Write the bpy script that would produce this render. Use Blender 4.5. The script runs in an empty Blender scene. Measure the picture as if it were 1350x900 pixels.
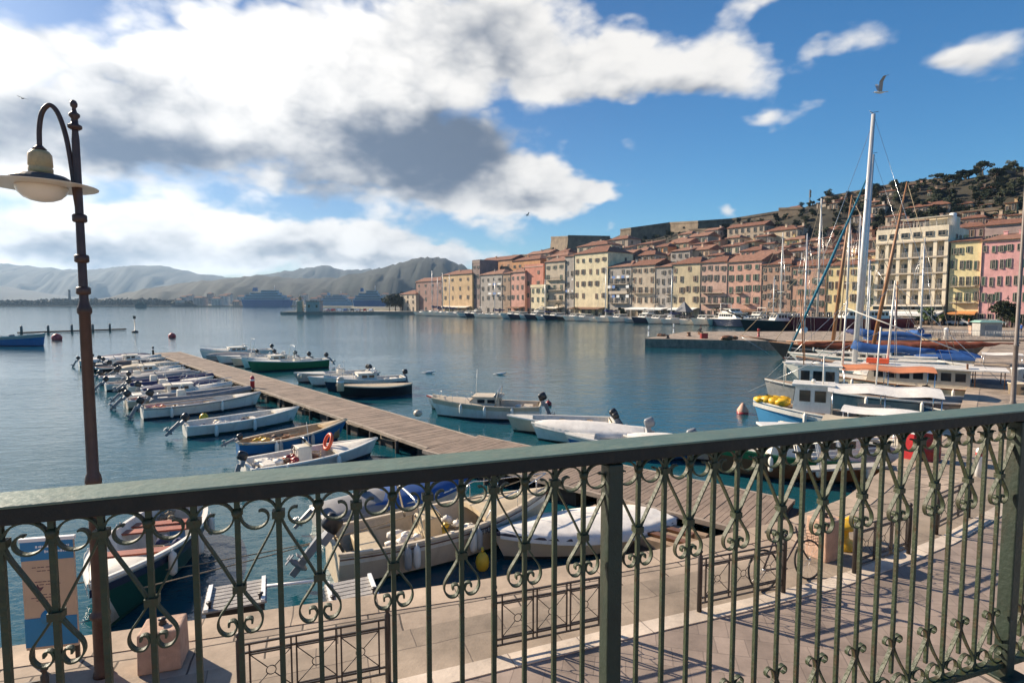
import bpy, bmesh, math, random
from mathutils import Vector, Matrix
R = math.radians
PI = math.pi
S = bpy.context.scene
COL = S.collection
random.seed(11)

# ---------------------------------------------------------------- survey helpers
F_PX, TH, EYE = 740.0, math.atan(51 / 740.0), 6.1

def _ray(u, v):
    x = u - 675.0; y = v - 450.0
    return (x, F_PX * math.cos(TH) - y * math.sin(TH), -(y * math.cos(TH) + F_PX * math.sin(TH)))

def at(u, v, z=0.0):
    r = _ray(u, v); t = (EYE - z) / -r[2]
    return (r[0] * t, r[1] * t)

def atY(u, v, Y):
    r = _ray(u, v); t = Y / r[1]
    return (r[0] * t, Y, EYE + r[2] * t)

# ---------------------------------------------------------------- materials
_M = {}

def nodes_of(m):
    m.use_nodes = True
    nt = m.node_tree
    return nt, nt.nodes, nt.links, nt.nodes['Principled BSDF']

def mat(name, col, rough=0.7, var=0.12, scale=3.0, bump=0.0, bscale=20.0, metal=0.0, spec=None, dirt=0.0, dirtcol=(0.05, 0.045, 0.04), coord='Object', coat=0.0):
    if name in _M:
        return _M[name]
    m = bpy.data.materials.new(name)
    nt, N, L, b = nodes_of(m)
    b.inputs['Roughness'].default_value = rough
    b.inputs['Metallic'].default_value = metal
    if spec is not None:
        b.inputs['Specular IOR Level'].default_value = spec
    if coat:
        b.inputs['Coat Weight'].default_value = coat
        b.inputs['Coat Roughness'].default_value = 0.15
    tc = N.new('ShaderNodeTexCoord')
    nz = N.new('ShaderNodeTexNoise')
    nz.inputs['Scale'].default_value = scale
    nz.inputs['Detail'].default_value = 5
    nz.inputs['Roughness'].default_value = 0.65
    L.new(tc.outputs[coord], nz.inputs['Vector'])
    mr = N.new('ShaderNodeMapRange')
    mr.inputs['From Min'].default_value = 0.3
    mr.inputs['From Max'].default_value = 0.7
    mr.inputs['To Min'].default_value = 1 - var
    mr.inputs['To Max'].default_value = 1 + var
    L.new(nz.outputs['Fac'], mr.inputs['Value'])
    mx = N.new('ShaderNodeVectorMath'); mx.operation = 'SCALE'
    mx.inputs[0].default_value = col[:3]
    L.new(mr.outputs['Result'], mx.inputs['Scale'])
    out = mx.outputs[0]
    if dirt > 0:
        n2 = N.new('ShaderNodeTexNoise')
        n2.inputs['Scale'].default_value = scale * 2.3
        n2.inputs['Detail'].default_value = 7
        n2.inputs['Roughness'].default_value = 0.75
        mp = N.new('ShaderNodeMapping'); mp.inputs['Scale'].default_value = (1, 1, 0.35)
        L.new(tc.outputs[coord], mp.inputs['Vector']); L.new(mp.outputs[0], n2.inputs['Vector'])
        r2 = N.new('ShaderNodeMapRange')
        r2.inputs['From Min'].default_value = 0.5; r2.inputs['From Max'].default_value = 0.72
        r2.inputs['To Min'].default_value = 0.0; r2.inputs['To Max'].default_value = dirt
        L.new(n2.outputs['Fac'], r2.inputs['Value'])
        mi = N.new('ShaderNodeMix'); mi.data_type = 'RGBA'
        L.new(r2.outputs['Result'], mi.inputs['Factor'])
        L.new(out, mi.inputs['A'])
        mi.inputs['B'].default_value = (*dirtcol, 1)
        out = mi.outputs['Result']
    L.new(out, b.inputs['Base Color'])
    if bump > 0:
        n3 = N.new('ShaderNodeTexNoise'); n3.inputs['Scale'].default_value = bscale; n3.inputs['Detail'].default_value = 4
        L.new(tc.outputs[coord], n3.inputs['Vector'])
        bp = N.new('ShaderNodeBump'); bp.inputs['Strength'].default_value = bump; bp.inputs['Distance'].default_value = 0.02
        L.new(n3.outputs['Fac'], bp.inputs['Height']); L.new(bp.outputs[0], b.inputs['Normal'])
    _M[name] = m
    return m

def paving(name, col, mortar, bw, bh, msize=0.012, rot=0.0, rough=0.85, bump=0.6, var=0.25, wet=0.0):
    m = bpy.data.materials.new(name)
    nt, N, L, b = nodes_of(m)
    b.inputs['Roughness'].default_value = rough
    tc = N.new('ShaderNodeTexCoord')
    mp = N.new('ShaderNodeMapping'); mp.inputs['Rotation'].default_value = (0, 0, rot)
    L.new(tc.outputs['Object'], mp.inputs['Vector'])
    # slight distortion makes the joints wander like hand-cut stone
    nz = N.new('ShaderNodeTexNoise'); nz.inputs['Scale'].default_value = 1.3; nz.inputs['Detail'].default_value = 3
    L.new(mp.outputs[0], nz.inputs['Vector'])
    sb = N.new('ShaderNodeVectorMath'); sb.operation = 'SUBTRACT'; sb.inputs[1].default_value = (0.5, 0.5, 0.5)
    L.new(nz.outputs['Color'], sb.inputs[0])
    sc = N.new('ShaderNodeVectorMath'); sc.operation = 'SCALE'; sc.inputs['Scale'].default_value = 0.07
    L.new(sb.outputs[0], sc.inputs[0])
    ad = N.new('ShaderNodeVectorMath'); L.new(mp.outputs[0], ad.inputs[0]); L.new(sc.outputs[0], ad.inputs[1])
    br = N.new('ShaderNodeTexBrick')
    br.inputs['Scale'].default_value = 1.0
    br.inputs['Brick Width'].default_value = bw
    br.inputs['Row Height'].default_value = bh
    br.inputs['Mortar Size'].default_value = msize
    br.inputs['Mortar Smooth'].default_value = 0.3
    br.inputs['Color1'].default_value = (*[c * (1 + var) for c in col], 1)
    br.inputs['Color2'].default_value = (*[c * (1 - var) for c in col], 1)
    br.inputs['Mortar'].default_value = (*mortar, 1)
    br.offset = 0.5
    L.new(ad.outputs[0], br.inputs['Vector'])
    n2 = N.new('ShaderNodeTexNoise'); n2.inputs['Scale'].default_value = 0.9; n2.inputs['Detail'].default_value = 9; n2.inputs['Roughness'].default_value = 0.7
    L.new(tc.outputs['Object'], n2.inputs['Vector'])
    mr = N.new('ShaderNodeMapRange'); mr.inputs['From Min'].default_value = 0.3; mr.inputs['From Max'].default_value = 0.7
    mr.inputs['To Min'].default_value = 0.55; mr.inputs['To Max'].default_value = 1.22
    L.new(n2.outputs['Fac'], mr.inputs['Value'])
    mx = N.new('ShaderNodeVectorMath'); mx.operation = 'SCALE'
    L.new(br.outputs['Color'], mx.inputs[0]); L.new(mr.outputs['Result'], mx.inputs['Scale'])
    L.new(mx.outputs[0], b.inputs['Base Color'])
    bp = N.new('ShaderNodeBump'); bp.inputs['Strength'].default_value = bump; bp.inputs['Distance'].default_value = 0.02
    n4 = N.new('ShaderNodeTexNoise'); n4.inputs['Scale'].default_value = 25; n4.inputs['Detail'].default_value = 5
    L.new(tc.outputs['Object'], n4.inputs['Vector'])
    m4 = N.new('ShaderNodeMath'); m4.operation = 'MULTIPLY_ADD'; m4.inputs[1].default_value = 0.35
    L.new(n4.outputs['Fac'], m4.inputs[0])
    iv = N.new('ShaderNodeMath'); iv.operation = 'SUBTRACT'; iv.inputs[0].default_value = 1.0; L.new(br.outputs['Fac'], iv.inputs[1])
    L.new(iv.outputs[0], m4.inputs[2])
    L.new(m4.outputs[0], bp.inputs['Height']); L.new(bp.outputs[0], b.inputs['Normal'])
    return m

# ---------------------------------------------------------------- mesh builder
class MB:
    def __init__(s):
        s.v = []; s.f = []; s.m = []; s.sm = []
    def add(s, verts, faces, mi=0, smooth=False, M=None):
        o = len(s.v)
        for p in verts:
            p = Vector(p)
            if M is not None: p = M @ p
            s.v.append(p)
        for f in faces:
            s.f.append([i + o for i in f]); s.m.append(mi); s.sm.append(smooth)
        return s
    def box(s, c, d, mi=0, rz=0.0, M=None, taper=1.0):
        x, y, z = d[0] / 2, d[1] / 2, d[2] / 2
        t = taper
        vs = [(-x, -y, -z), (x, -y, -z), (x, y, -z), (-x, y, -z), (-x * t, -y * t, z), (x * t, -y * t, z), (x * t, y * t, z), (-x * t, y * t, z)]
        T = Matrix.Translation(Vector(c)) @ Matrix.Rotation(rz, 4, 'Z')
        if M is not None: T = M @ T
        return s.add(vs, [(0, 3, 2, 1), (4, 5, 6, 7), (0, 1, 5, 4), (1, 2, 6, 5), (2, 3, 7, 6), (3, 0, 4, 7)], mi, False, T)
    def tube(s, pts, r, n=8, mi=0, caps=True, smooth=True, M=None):
        pts = [Vector(p) for p in pts]
        rs = r if isinstance(r, (list, tuple)) else [r] * len(pts)
        vs = []; fs = []
        up0 = None
        for i, p in enumerate(pts):
            if i == 0: d = pts[1] - p
            elif i == len(pts) - 1: d = p - pts[i - 1]
            else: d = (pts[i + 1] - pts[i - 1])
            if d.length < 1e-9: d = Vector((0, 0, 1))
            d.normalize()
            if up0 is None:
                a = Vector((0, 0, 1)) if abs(d.z) < 0.9 else Vector((1, 0, 0))
                e1 = d.cross(a).normalized()
            else:
                e1 = (up0 - d * up0.dot(d))
                e1 = e1.normalized() if e1.length > 1e-6 else d.orthogonal().normalized()
            up0 = e1
            e2 = d.cross(e1)
            for k in range(n):
                a = 2 * PI * k / n
                vs.append(p + (e1 * math.cos(a) + e2 * math.sin(a)) * rs[i])
        for i in range(len(pts) - 1):
            for k in range(n):
                k2 = (k + 1) % n
                fs.append((i * n + k, i * n + k2, (i + 1) * n + k2, (i + 1) * n + k))
        s.add(vs, fs, mi, smooth, M)
        if caps:
            o = len(s.v) - len(vs)
            s.f.append([o + k for k in range(n)][::-1]); s.m.append(mi); s.sm.append(False)
            o2 = o + (len(pts) - 1) * n
            s.f.append([o2 + k for k in range(n)]); s.m.append(mi); s.sm.append(False)
        return s
    def lathe(s, prof, n=16, mi=0, c=(0, 0, 0), M=None, smooth=True):
        vs = []; fs = []
        for (r, z) in prof:
            for k in range(n):
                a = 2 * PI * k / n
                vs.append((c[0] + r * math.cos(a), c[1] + r * math.sin(a), c[2] + z))
        for i in range(len(prof) - 1):
            for k in range(n):
                k2 = (k + 1) % n
                fs.append((i * n + k, i * n + k2, (i + 1) * n + k2, (i + 1) * n + k))
        fs.append(tuple(range(n))[::-1])
        fs.append(tuple((len(prof) - 1) * n + k for k in range(n)))
        return s.add(vs, fs, mi, smooth, M)
    def ball(s, c, r, n=8, mi=0, sc=(1, 1, 1), M=None, jit=0.0):
        vs = []; fs = []
        m = max(3, n // 2)
        for i in range(m + 1):
            t = PI * i / m
            for k in range(n):
                a = 2 * PI * k / n
                j = 1 + random.uniform(-jit, jit)
                vs.append((c[0] + r * sc[0] * math.sin(t) * math.cos(a) * j, c[1] + r * sc[1] * math.sin(t) * math.sin(a) * j, c[2] - r * sc[2] * math.cos(t) * j))
        for i in range(m):
            for k in range(n):
                k2 = (k + 1) % n
                fs.append((i * n + k, i * n + k2, (i + 1) * n + k2, (i + 1) * n + k))
        return s.add(vs, fs, mi, True, M)
    def prism(s, poly, z0, z1, mi=0, M=None, mtop=None):
        n = len(poly)
        vs = [(x, y, z0) for x, y in poly] + [(x, y, z1) for x, y in poly]
        s.add(vs, [tuple(range(n))[::-1]] + [(i, (i + 1) % n, n + (i + 1) % n, n + i) for i in range(n)], mi, False, M)
        o = len(s.v) - 2 * n
        s.f.append([o + n + i for i in range(n)]); s.m.append(mi if mtop is None else mtop); s.sm.append(False)
        return s
    def grid(s, rows, mi=0, smooth=True, M=None, flip=False):
        n = len(rows[0]); vs = [p for r in rows for p in r]; fs = []
        for i in range(len(rows) - 1):
            for k in range(n - 1):
                q = (i * n + k, i * n + k + 1, (i + 1) * n + k + 1, (i + 1) * n + k)
                fs.append(q[::-1] if flip else q)
        return s.add(vs, fs, mi, smooth, M)
    def mesh(s, name, mats):
        me = bpy.data.meshes.new(name)
        me.from_pydata([tuple(p) for p in s.v], [], s.f)
        for m in (mats if isinstance(mats, (list, tuple)) else [mats]):
            me.materials.append(m)
        me.polygons.foreach_set('material_index', s.m)
        me.polygons.foreach_set('use_smooth', s.sm)
        me.update()
        return me
    def build(s, name, mats, parent=None, loc=None, bevel=0.0, rz=0.0):
        o = bpy.data.objects.new(name, s.mesh(name, mats))
        COL.objects.link(o)
        if parent is not None: o.parent = parent
        if loc is not None: o.location = loc
        if rz: o.rotation_euler.z = rz
        if bevel:
            b = o.modifiers.new('Bevel', 'BEVEL'); b.width = bevel; b.segments = 2; b.limit_method = 'ANGLE'
        return o

def tag(o, label=None, cat=None, group=None, kind=None):
    if label: o['label'] = label
    if cat: o['category'] = cat
    if group: o['group'] = group
    if kind: o['kind'] = kind
    return o

def empty(name, loc=(0, 0, 0), rz=0.0, label=None, cat=None, group=None):
    o = bpy.data.objects.new(name, None); COL.objects.link(o)
    o.location = loc; o.rotation_euler = (0, 0, rz); o.empty_display_size = 0.3
    return tag(o, label, cat, group)

KIDS = {}
def copy_tree(o, parent=None):
    c = o.copy(); COL.objects.link(c)
    if parent is not None: c.parent = parent
    for ch in list(o.children):
        copy_tree(ch, c)
    return c

def struct(o):
    o['kind'] = 'structure'; return o

def catmull(pts, n=6):
    P = [Vector(p) for p in pts]
    P = [P[0] * 2 - P[1]] + P + [P[-1] * 2 - P[-2]]
    out = []
    for i in range(1, len(P) - 2):
        for k in range(n):
            t = k / n
            a, b, c, d = P[i - 1], P[i], P[i + 1], P[i + 2]
            out.append(0.5 * ((2 * b) + (c - a) * t + (2 * a - 5 * b + 4 * c - d) * t * t + (3 * b - a - 3 * c + d) * t ** 3))
    out.append(P[-2])
    return out
# ---------------------------------------------------------------- camera, sun, sky
cam_d = bpy.data.cameras.new('camera'); cam = bpy.data.objects.new('camera', cam_d); COL.objects.link(cam)
cam.location = (0, 0, EYE); cam.rotation_euler = (PI / 2 - TH, 0, 0)
cam_d.lens = F_PX / 1350 * 36; cam_d.sensor_width = 36
cam_d.clip_start = 0.05; cam_d.clip_end = 30000
S.camera = cam
SUN_AZ = math.atan2(-0.87, 0.50)      # bearing measured from +Y towards +X
SUN_EL = R(28)
sd = bpy.data.lights.new('sun', 'SUN'); sun = bpy.data.objects.new('sun', sd); COL.objects.link(sun)
sd.energy = 5.0; sd.angle = R(0.6); sd.color = (1.0, 0.85, 0.66)
sdir = Vector((math.sin(SUN_AZ) * math.cos(SUN_EL), math.cos(SUN_AZ) * math.cos(SUN_EL), math.sin(SUN_EL)))
sun.rotation_euler = sdir.to_track_quat('Z', 'Y').to_euler()

W = bpy.data.worlds.new('World'); S.world = W; W.use_nodes = True
nt = W.node_tree; N = nt.nodes; L = nt.links
for n in list(N): N.remove(n)
out = N.new('ShaderNodeOutputWorld'); bg = N.new('ShaderNodeBackground')
SKY_STR = 0.055
bg.inputs['Strength'].default_value = SKY_STR
L.new(bg.outputs[0], out.inputs[0])
sky = N.new('ShaderNodeTexSky'); sky.sky_type = 'NISHITA'; sky.sun_disc = False
sky.sun_elevation = SUN_EL; sky.sun_rotation = SUN_AZ
sky.air_density = 1.0; sky.dust_density = 0.6; sky.ozone_density = 2.0
hs = N.new('ShaderNodeHueSaturation'); hs.inputs['Saturation'].default_value = 1.25; hs.inputs['Value'].default_value = 1.0
L.new(sky.outputs[0], hs.inputs['Color'])
tc = N.new('ShaderNodeTexCoord')
sep = N.new('ShaderNodeSeparateXYZ'); L.new(tc.outputs['Generated'], sep.inputs[0])
def math_n(op, a=None, b=None, c=None):
    m = N.new('ShaderNodeMath'); m.operation = op
    for i, x in enumerate((a, b, c)):
        if x is None: continue
        if isinstance(x, (int, float)): m.inputs[i].default_value = x
        else: L.new(x, m.inputs[i])
    return m.outputs[0]
az = math_n('ARCTAN2', sep.outputs[0], sep.outputs[1])
el = math_n('ARCSINE', sep.outputs[2])
def noise(scale, detail, rough, zs=1.7, off=0.0, dist=0.0):
    mp = N.new('ShaderNodeMapping'); mp.inputs['Scale'].default_value = (1, 1, zs); mp.inputs['Location'].default_value = (off, off * 0.7, off * 1.3)
    L.new(tc.outputs['Generated'], mp.inputs['Vector'])
    n = N.new('ShaderNodeTexNoise'); n.inputs['Scale'].default_value = scale; n.inputs['Detail'].default_value = detail
    n.inputs['Roughness'].default_value = rough; n.inputs['Distortion'].default_value = dist
    L.new(mp.outputs[0], n.inputs['Vector'])
    return n
# warp az/el with noise so the cloud masses get ragged outlines
wn = noise(5.0, 4, 0.62, 1.8, 3.1)
wsub = N.new('ShaderNodeVectorMath'); wsub.operation = 'SUBTRACT'; wsub.inputs[1].default_value = (0.5, 0.5, 0.5)
L.new(wn.outputs['Color'], wsub.inputs[0])
wsc = N.new('ShaderNodeVectorMath'); wsc.operation = 'SCALE'; wsc.inputs['Scale'].default_value = 0.11
L.new(wsub.outputs[0], wsc.inputs[0])
cmb = N.new('ShaderNodeCombineXYZ'); L.new(az, cmb.inputs[0]); L.new(el, cmb.inputs[1])
wad = N.new('ShaderNodeVectorMath'); L.new(cmb.outputs[0], wad.inputs[0]); L.new(wsc.outputs[0], wad.inputs[1])
flat = N.new('ShaderNodeVectorMath'); flat.operation = 'MULTIPLY'; flat.inputs[1].default_value = (1, 1, 0)
L.new(wad.outputs[0], flat.inputs[0])
POS = flat.outputs[0]
def dirpx(u, v):
    r = Vector(_ray(u, v)).normalized()
    return math.atan2(r.x, r.y), math.asin(r.z)
def blob(u, v, ru, rv, amp):
    a, e = dirpx(u, v)
    a2, _ = dirpx(u + ru, v); a1, _ = dirpx(u - ru, v)
    _, e2 = dirpx(u, v - rv); _, e1 = dirpx(u, v + rv)
    sx = max((a2 - a1) / 2, 0.01); sy = max((e2 - e1) / 2, 0.01)
    s = N.new('ShaderNodeVectorMath'); s.operation = 'SUBTRACT'; s.inputs[1].default_value = (a, e, 0)
    L.new(POS, s.inputs[0])
    m = N.new('ShaderNodeVectorMath'); m.operation = 'MULTIPLY'; m.inputs[1].default_value = (1 / sx, 1 / sy, 0)
    L.new(s.outputs[0], m.inputs[0])
    l = N.new('ShaderNodeVectorMath'); l.operation = 'DOT_PRODUCT'; L.new(m.outputs[0], l.inputs[0]); L.new(m.outputs[0], l.inputs[1])
    # amp * exp(-d^2)
    ng = math_n('MULTIPLY', l.outputs['Value'], -1.0)
    ex = math_n('EXPONENT', ng)
    return math_n('MULTIPLY', ex, amp)
def total(lst):
    acc = None
    for b in lst:
        x = blob(*b)
        acc = x if acc is None else math_n('ADD', acc, x)
    return acc
cover = total([
    # u, v, ru, rv, amp : the cloud masses of the sky
    (90, 70, 150, 45, 0.75), (300, 60, 150, 60, 0.9), (520, 70, 150, 75, 1.0), (660, 50, 110, 75, 1.0), (740, 110, 70, 40, 0.7),
    (60, 190, 170, 60, 1.1), (260, 180, 150, 60, 1.0), (440, 150, 110, 50, 0.9), (530, 210, 150, 66, 1.15), (640, 240, 110, 44, 0.95),
    (725, 262, 62, 24, 0.8), (792, 250, 34, 18, 0.95), (735, 228, 22, 16, 0.5),
    (815, 82, 48, 46, 1.15), (870, 112, 62, 30, 0.8), (948, 84, 66, 46, 1.25), (1010, 8, 46, 14, 0.8), (1092, 54, 30, 18, 0.62), (1150, 32, 46, 24, 0.50), (1262, 66, 36, 26, 0.66), (1320, 50, 60, 40, 0.62),
    (1015, 158, 56, 16, 0.62), (1065, 136, 34, 12, 0.5), (962, 278, 20, 12, 0.85), (855, 290, 20, 7, 0.5), (808, 297, 14, 8, 0.65),
    (40, 308, 110, 34, 1.4), (160, 306, 90, 30, 1.3), (285, 306, 90, 30, 1.3), (400, 312, 80, 26, 1.3), (500, 322, 90, 24, 1.2), (600, 330, 60, 14, 0.7), (250, 345, 420, 22, 0.8),
    (-260, 160, 260, 240, 1.1), (-150, 330, 200, 40, 0.9), (150, -150, 380, 110, 0.8), (700, -170, 260, 90, 0.6), (1500, -250, 300, 120, 0.4),
])
shade = total([
    (70, 180, 200, 52, 1.10), (270, 205, 130, 36, 0.95), (210, 130, 120, 30, 0.5), (535, 205, 115, 62, 1.8), (620, 190, 70, 34, 1.1), (420, 245, 60, 24, 0.8), (700, 262, 70, 16, 0.8),
    (650, 60, 100, 60, 0.95), (770, 128, 60, 16, 0.4), (880, 125, 90, 14, 0.45), (960, 110, 60, 12, 0.35), (1320, 70, 60, 22, 0.45), (1270, 72, 50, 12, 0.3),
    (-250, 200, 240, 120, 0.6), (60, 325, 160, 18, 0.75), (300, 330, 200, 18, 0.75), (520, 340, 120, 12, 0.7), (180, 300, 40, 10, 0.3), (380, 305, 40, 10, 0.3), (150, -180, 420, 90, 0.6), (30, 20, 80, 30, 0.4), (120, 90, 260, 60, 0.35), (430, 40, 200, 40, 0.3),
])
fb = noise(7.0, 6, 0.58, 1.9, 0.4, 0.0)
fb2 = noise(22.0, 4, 0.6, 1.5, 1.9)
# rounded billows: inverted cell distance gives the cauliflower outline
def billow(scale, off):
    mp = N.new('ShaderNodeMapping'); mp.inputs['Scale'].default_value = (1, 1, 1.5); mp.inputs['Location'].default_value = (off, off, off)
    av = N.new('ShaderNodeVectorMath'); L.new(tc.outputs['Generated'], av.inputs[0])
    w2 = N.new('ShaderNodeVectorMath'); w2.operation = 'SCALE'; w2.inputs['Scale'].default_value = 0.10; L.new(wsub.outputs[0], w2.inputs[0]); L.new(w2.outputs[0], av.inputs[1])
    L.new(av.outputs[0], mp.inputs['Vector'])
    v = N.new('ShaderNodeTexVoronoi'); v.feature = 'F1'; v.inputs['Scale'].default_value = scale
    L.new(mp.outputs[0], v.inputs['Vector'])
    return math_n('SUBTRACT', 0.45, v.outputs['Distance'])
b1_ = billow(13.0, 0.7); b2_ = billow(34.0, 2.2)
dens = math_n('ADD', cover, math_n('MULTIPLY', math_n('SUBTRACT', fb.outputs['Fac'], 0.5), 1.0))
dens = math_n('ADD', dens, math_n('MULTIPLY', math_n('SUBTRACT', fb2.outputs['Fac'], 0.5), 0.30))
dens = math_n('ADD', dens, math_n('MULTIPLY', b1_, 0.55))
dens = math_n('ADD', dens, math_n('MULTIPLY', b2_, 0.22))
cm = N.new('ShaderNodeMapRange'); cm.interpolation_type = 'SMOOTHSTEP'
cm.inputs['From Min'].default_value = 0.28; cm.inputs['From Max'].default_value = 0.88
L.new(dens, cm.inputs['Value'])
sh = math_n('ADD', shade, math_n('MULTIPLY', math_n('SUBTRACT', fb2.outputs['Fac'], 0.5), 0.55))
sh = math_n('ADD', sh, math_n('MULTIPLY', b1_, -0.75))
sh = math_n('ADD', sh, math_n('MULTIPLY', b2_, -0.25))
sh = math_n('ADD', sh, math_n('MULTIPLY', math_n('SUBTRACT', wn.outputs['Fac'], 0.5), 1.3))
sm_ = N.new('ShaderNodeMapRange'); sm_.interpolation_type = 'SMOOTHSTEP'
sm_.inputs['From Min'].default_value = 0.05; sm_.inputs['From Max'].default_value = 1.70
L.new(sh, sm_.inputs['Value'])
cc = N.new('ShaderNodeMix'); cc.data_type = 'RGBA'
K = 1.0 / SKY_STR
cc.inputs['A'].default_value = (0.53 * K, 0.515 * K, 0.495 * K, 1)
cc.inputs['B'].default_value = (0.075 * K, 0.098 * K, 0.140 * K, 1)
L.new(sm_.outputs['Result'], cc.inputs['Factor'])
gl = N.new('ShaderNodeMapRange'); gl.interpolation_type = 'SMOOTHSTEP'; gl.inputs['From Min'].default_value = 0.52; gl.inputs['From Max'].default_value = 1.0; gl.inputs['To Min'].default_value = 1.0; gl.inputs['To Max'].default_value = 1.35
gd = N.new('ShaderNodeVectorMath'); gd.operation = 'DOT_PRODUCT'; gd.inputs[1].default_value = tuple(sdir); L.new(tc.outputs['Generated'], gd.inputs[0]); L.new(gd.outputs['Value'], gl.inputs['Value'])
gs = N.new('ShaderNodeVectorMath'); gs.operation = 'SCALE'; L.new(cc.outputs['Result'], gs.inputs[0]); L.new(gl.outputs['Result'], gs.inputs['Scale'])
fin = N.new('ShaderNodeMix'); fin.data_type = 'RGBA'
L.new(cm.outputs['Result'], fin.inputs['Factor'])
tint = N.new('ShaderNodeVectorMath'); tint.operation = 'MULTIPLY'; 
sdv = N.new('ShaderNodeVectorMath'); sdv.operation = 'DOT_PRODUCT'; sdv.inputs[1].default_value = tuple(sdir); L.new(tc.outputs['Generated'], sdv.inputs[0])
smr = N.new('ShaderNodeMapRange'); smr.interpolation_type = 'SMOOTHSTEP'; smr.inputs['From Min'].default_value = 0.15; smr.inputs['From Max'].default_value = 0.80; L.new(sdv.outputs['Value'], smr.inputs['Value'])
tm = N.new('ShaderNodeMix'); tm.data_type = 'VECTOR'; tm.inputs['A'].default_value = (0.72, 1.20, 1.42); tm.inputs['B'].default_value = (0.70, 0.82, 0.98)
L.new(smr.outputs['Result'], tm.inputs['Factor']); L.new(tm.outputs['Result'], tint.inputs[1]); L.new(hs.outputs[0], tint.inputs[0]); L.new(tint.outputs[0], fin.inputs['A']); L.new(gs.outputs[0], fin.inputs['B'])
L.new(fin.outputs['Result'], bg.inputs['Color'])

S.view_settings.view_transform = 'Standard'; S.view_settings.look = 'None'
S.view_settings.exposure = 0.88; S.view_settings.gamma = 1.0
S.render.engine = 'CYCLES'
S.cycles.max_bounces = 6; S.cycles.diffuse_bounces = 2; S.cycles.glossy_bounces = 3; S.cycles.transmission_bounces = 3
S.cycles.volume_bounces = 0; S.cycles.use_denoising = True; S.cycles.use_adaptive_sampling = True; S.cycles.adaptive_threshold = 0.02
W.cycles.sampling_method = 'MANUAL'; W.cycles.sample_map_resolution = 512
S.cycles.sample_clamp_indirect = 6.0
S.cycles.caustics_reflective = False; S.cycles.caustics_refractive = False
# ---------------------------------------------------------------- water
def water_mat():
    m = bpy.data.materials.new('sea_water')
    nt, N, L, b = nodes_of(m)
    b.inputs['Roughness'].default_value = 0.06
    b.inputs['IOR'].default_value = 1.45
    tc = N.new('ShaderNodeTexCoord')
    n0 = N.new('ShaderNodeTexNoise'); n0.inputs['Scale'].default_value = 0.02; n0.inputs['Detail'].default_value = 3
    L.new(tc.outputs['Object'], n0.inputs['Vector'])
    mi = N.new('ShaderNodeMix'); mi.data_type = 'RGBA'
    L.new(n0.outputs['Fac'], mi.inputs['Factor'])
    mi.inputs['A'].default_value = (0.006, 0.058, 0.090, 1); mi.inputs['B'].default_value = (0.010, 0.085, 0.100, 1)
    L.new(mi.outputs['Result'], b.inputs['Base Color'])
    geo = N.new('ShaderNodeVectorMath'); geo.operation = 'LENGTH'; L.new(tc.outputs['Object'], geo.inputs[0])
    def wave(sc, rot, st, det, rough):
        mp = N.new('ShaderNodeMapping'); mp.inputs['Rotation'].default_value = (0, 0, rot); mp.inputs['Scale'].default_value = (sc * st, sc, sc)
        L.new(tc.outputs['Object'], mp.inputs['Vector'])
        n = N.new('ShaderNodeTexNoise'); n.inputs['Scale'].default_value = 1.0; n.inputs['Detail'].default_value = det; n.inputs['Roughness'].default_value = rough
        n.inputs['Distortion'].default_value = 0.6
        L.new(mp.outputs[0], n.inputs['Vector'])
        return n.outputs['Fac']
    a = wave(0.55, 0.25, 0.45, 3, 0.5); c = wave(2.1, -0.2, 0.5, 4, 0.55); d = wave(7.0, 0.5, 0.7, 3, 0.5)
    patch = wave(0.035, 0.3, 0.4, 4, 0.6)
    def mul(x, y):
        q = N.new('ShaderNodeMath'); q.operation = 'MULTIPLY'
        for i, z in enumerate((x, y)):
            if isinstance(z, (int, float)): q.inputs[i].default_value = z
            else: L.new(z, q.inputs[i])
        return q.outputs[0]
    def add(x, y):
        q = N.new('ShaderNodeMath'); q.operation = 'ADD'; L.new(x, q.inputs[0]); L.new(y, q.inputs[1]); return q.outputs[0]
    pr = N.new('ShaderNodeMapRange'); pr.inputs['From Min'].default_value = 0.35; pr.inputs['From Max'].default_value = 0.65; pr.inputs['To Min'].default_value = 0.55; pr.inputs['To Max'].default_value = 1.25
    L.new(patch, pr.inputs['Value'])
    h = add(mul(a, 0.13), add(mul(c, 0.090), mul(d, 0.020)))
    h = mul(h, pr.outputs['Result'])
    bp = N.new('ShaderNodeBump'); bp.inputs['Strength'].default_value = 1.0; bp.inputs['Distance'].default_value = 0.40
    L.new(h, bp.inputs['Height']); L.new(bp.outputs[0], b.inputs['Normal'])
    return m
mb = MB(); mb.add([(-6000, -200, 0), (6000, -200, 0), (6000, 5000, 0), (-6000, 5000, 0)], [(0, 1, 2, 3)])
struct(mb.build('water', water_mat()))
mb = MB(); mb.add([(-6200, -250, -4), (6200, -250, -4), (6200, 5050, -4), (-6200, 5050, -4)], [(0, 1, 2, 3)])
struct(mb.build('seabed', mat('seabed', (0.05, 0.08, 0.08), 0.9)))

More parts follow.
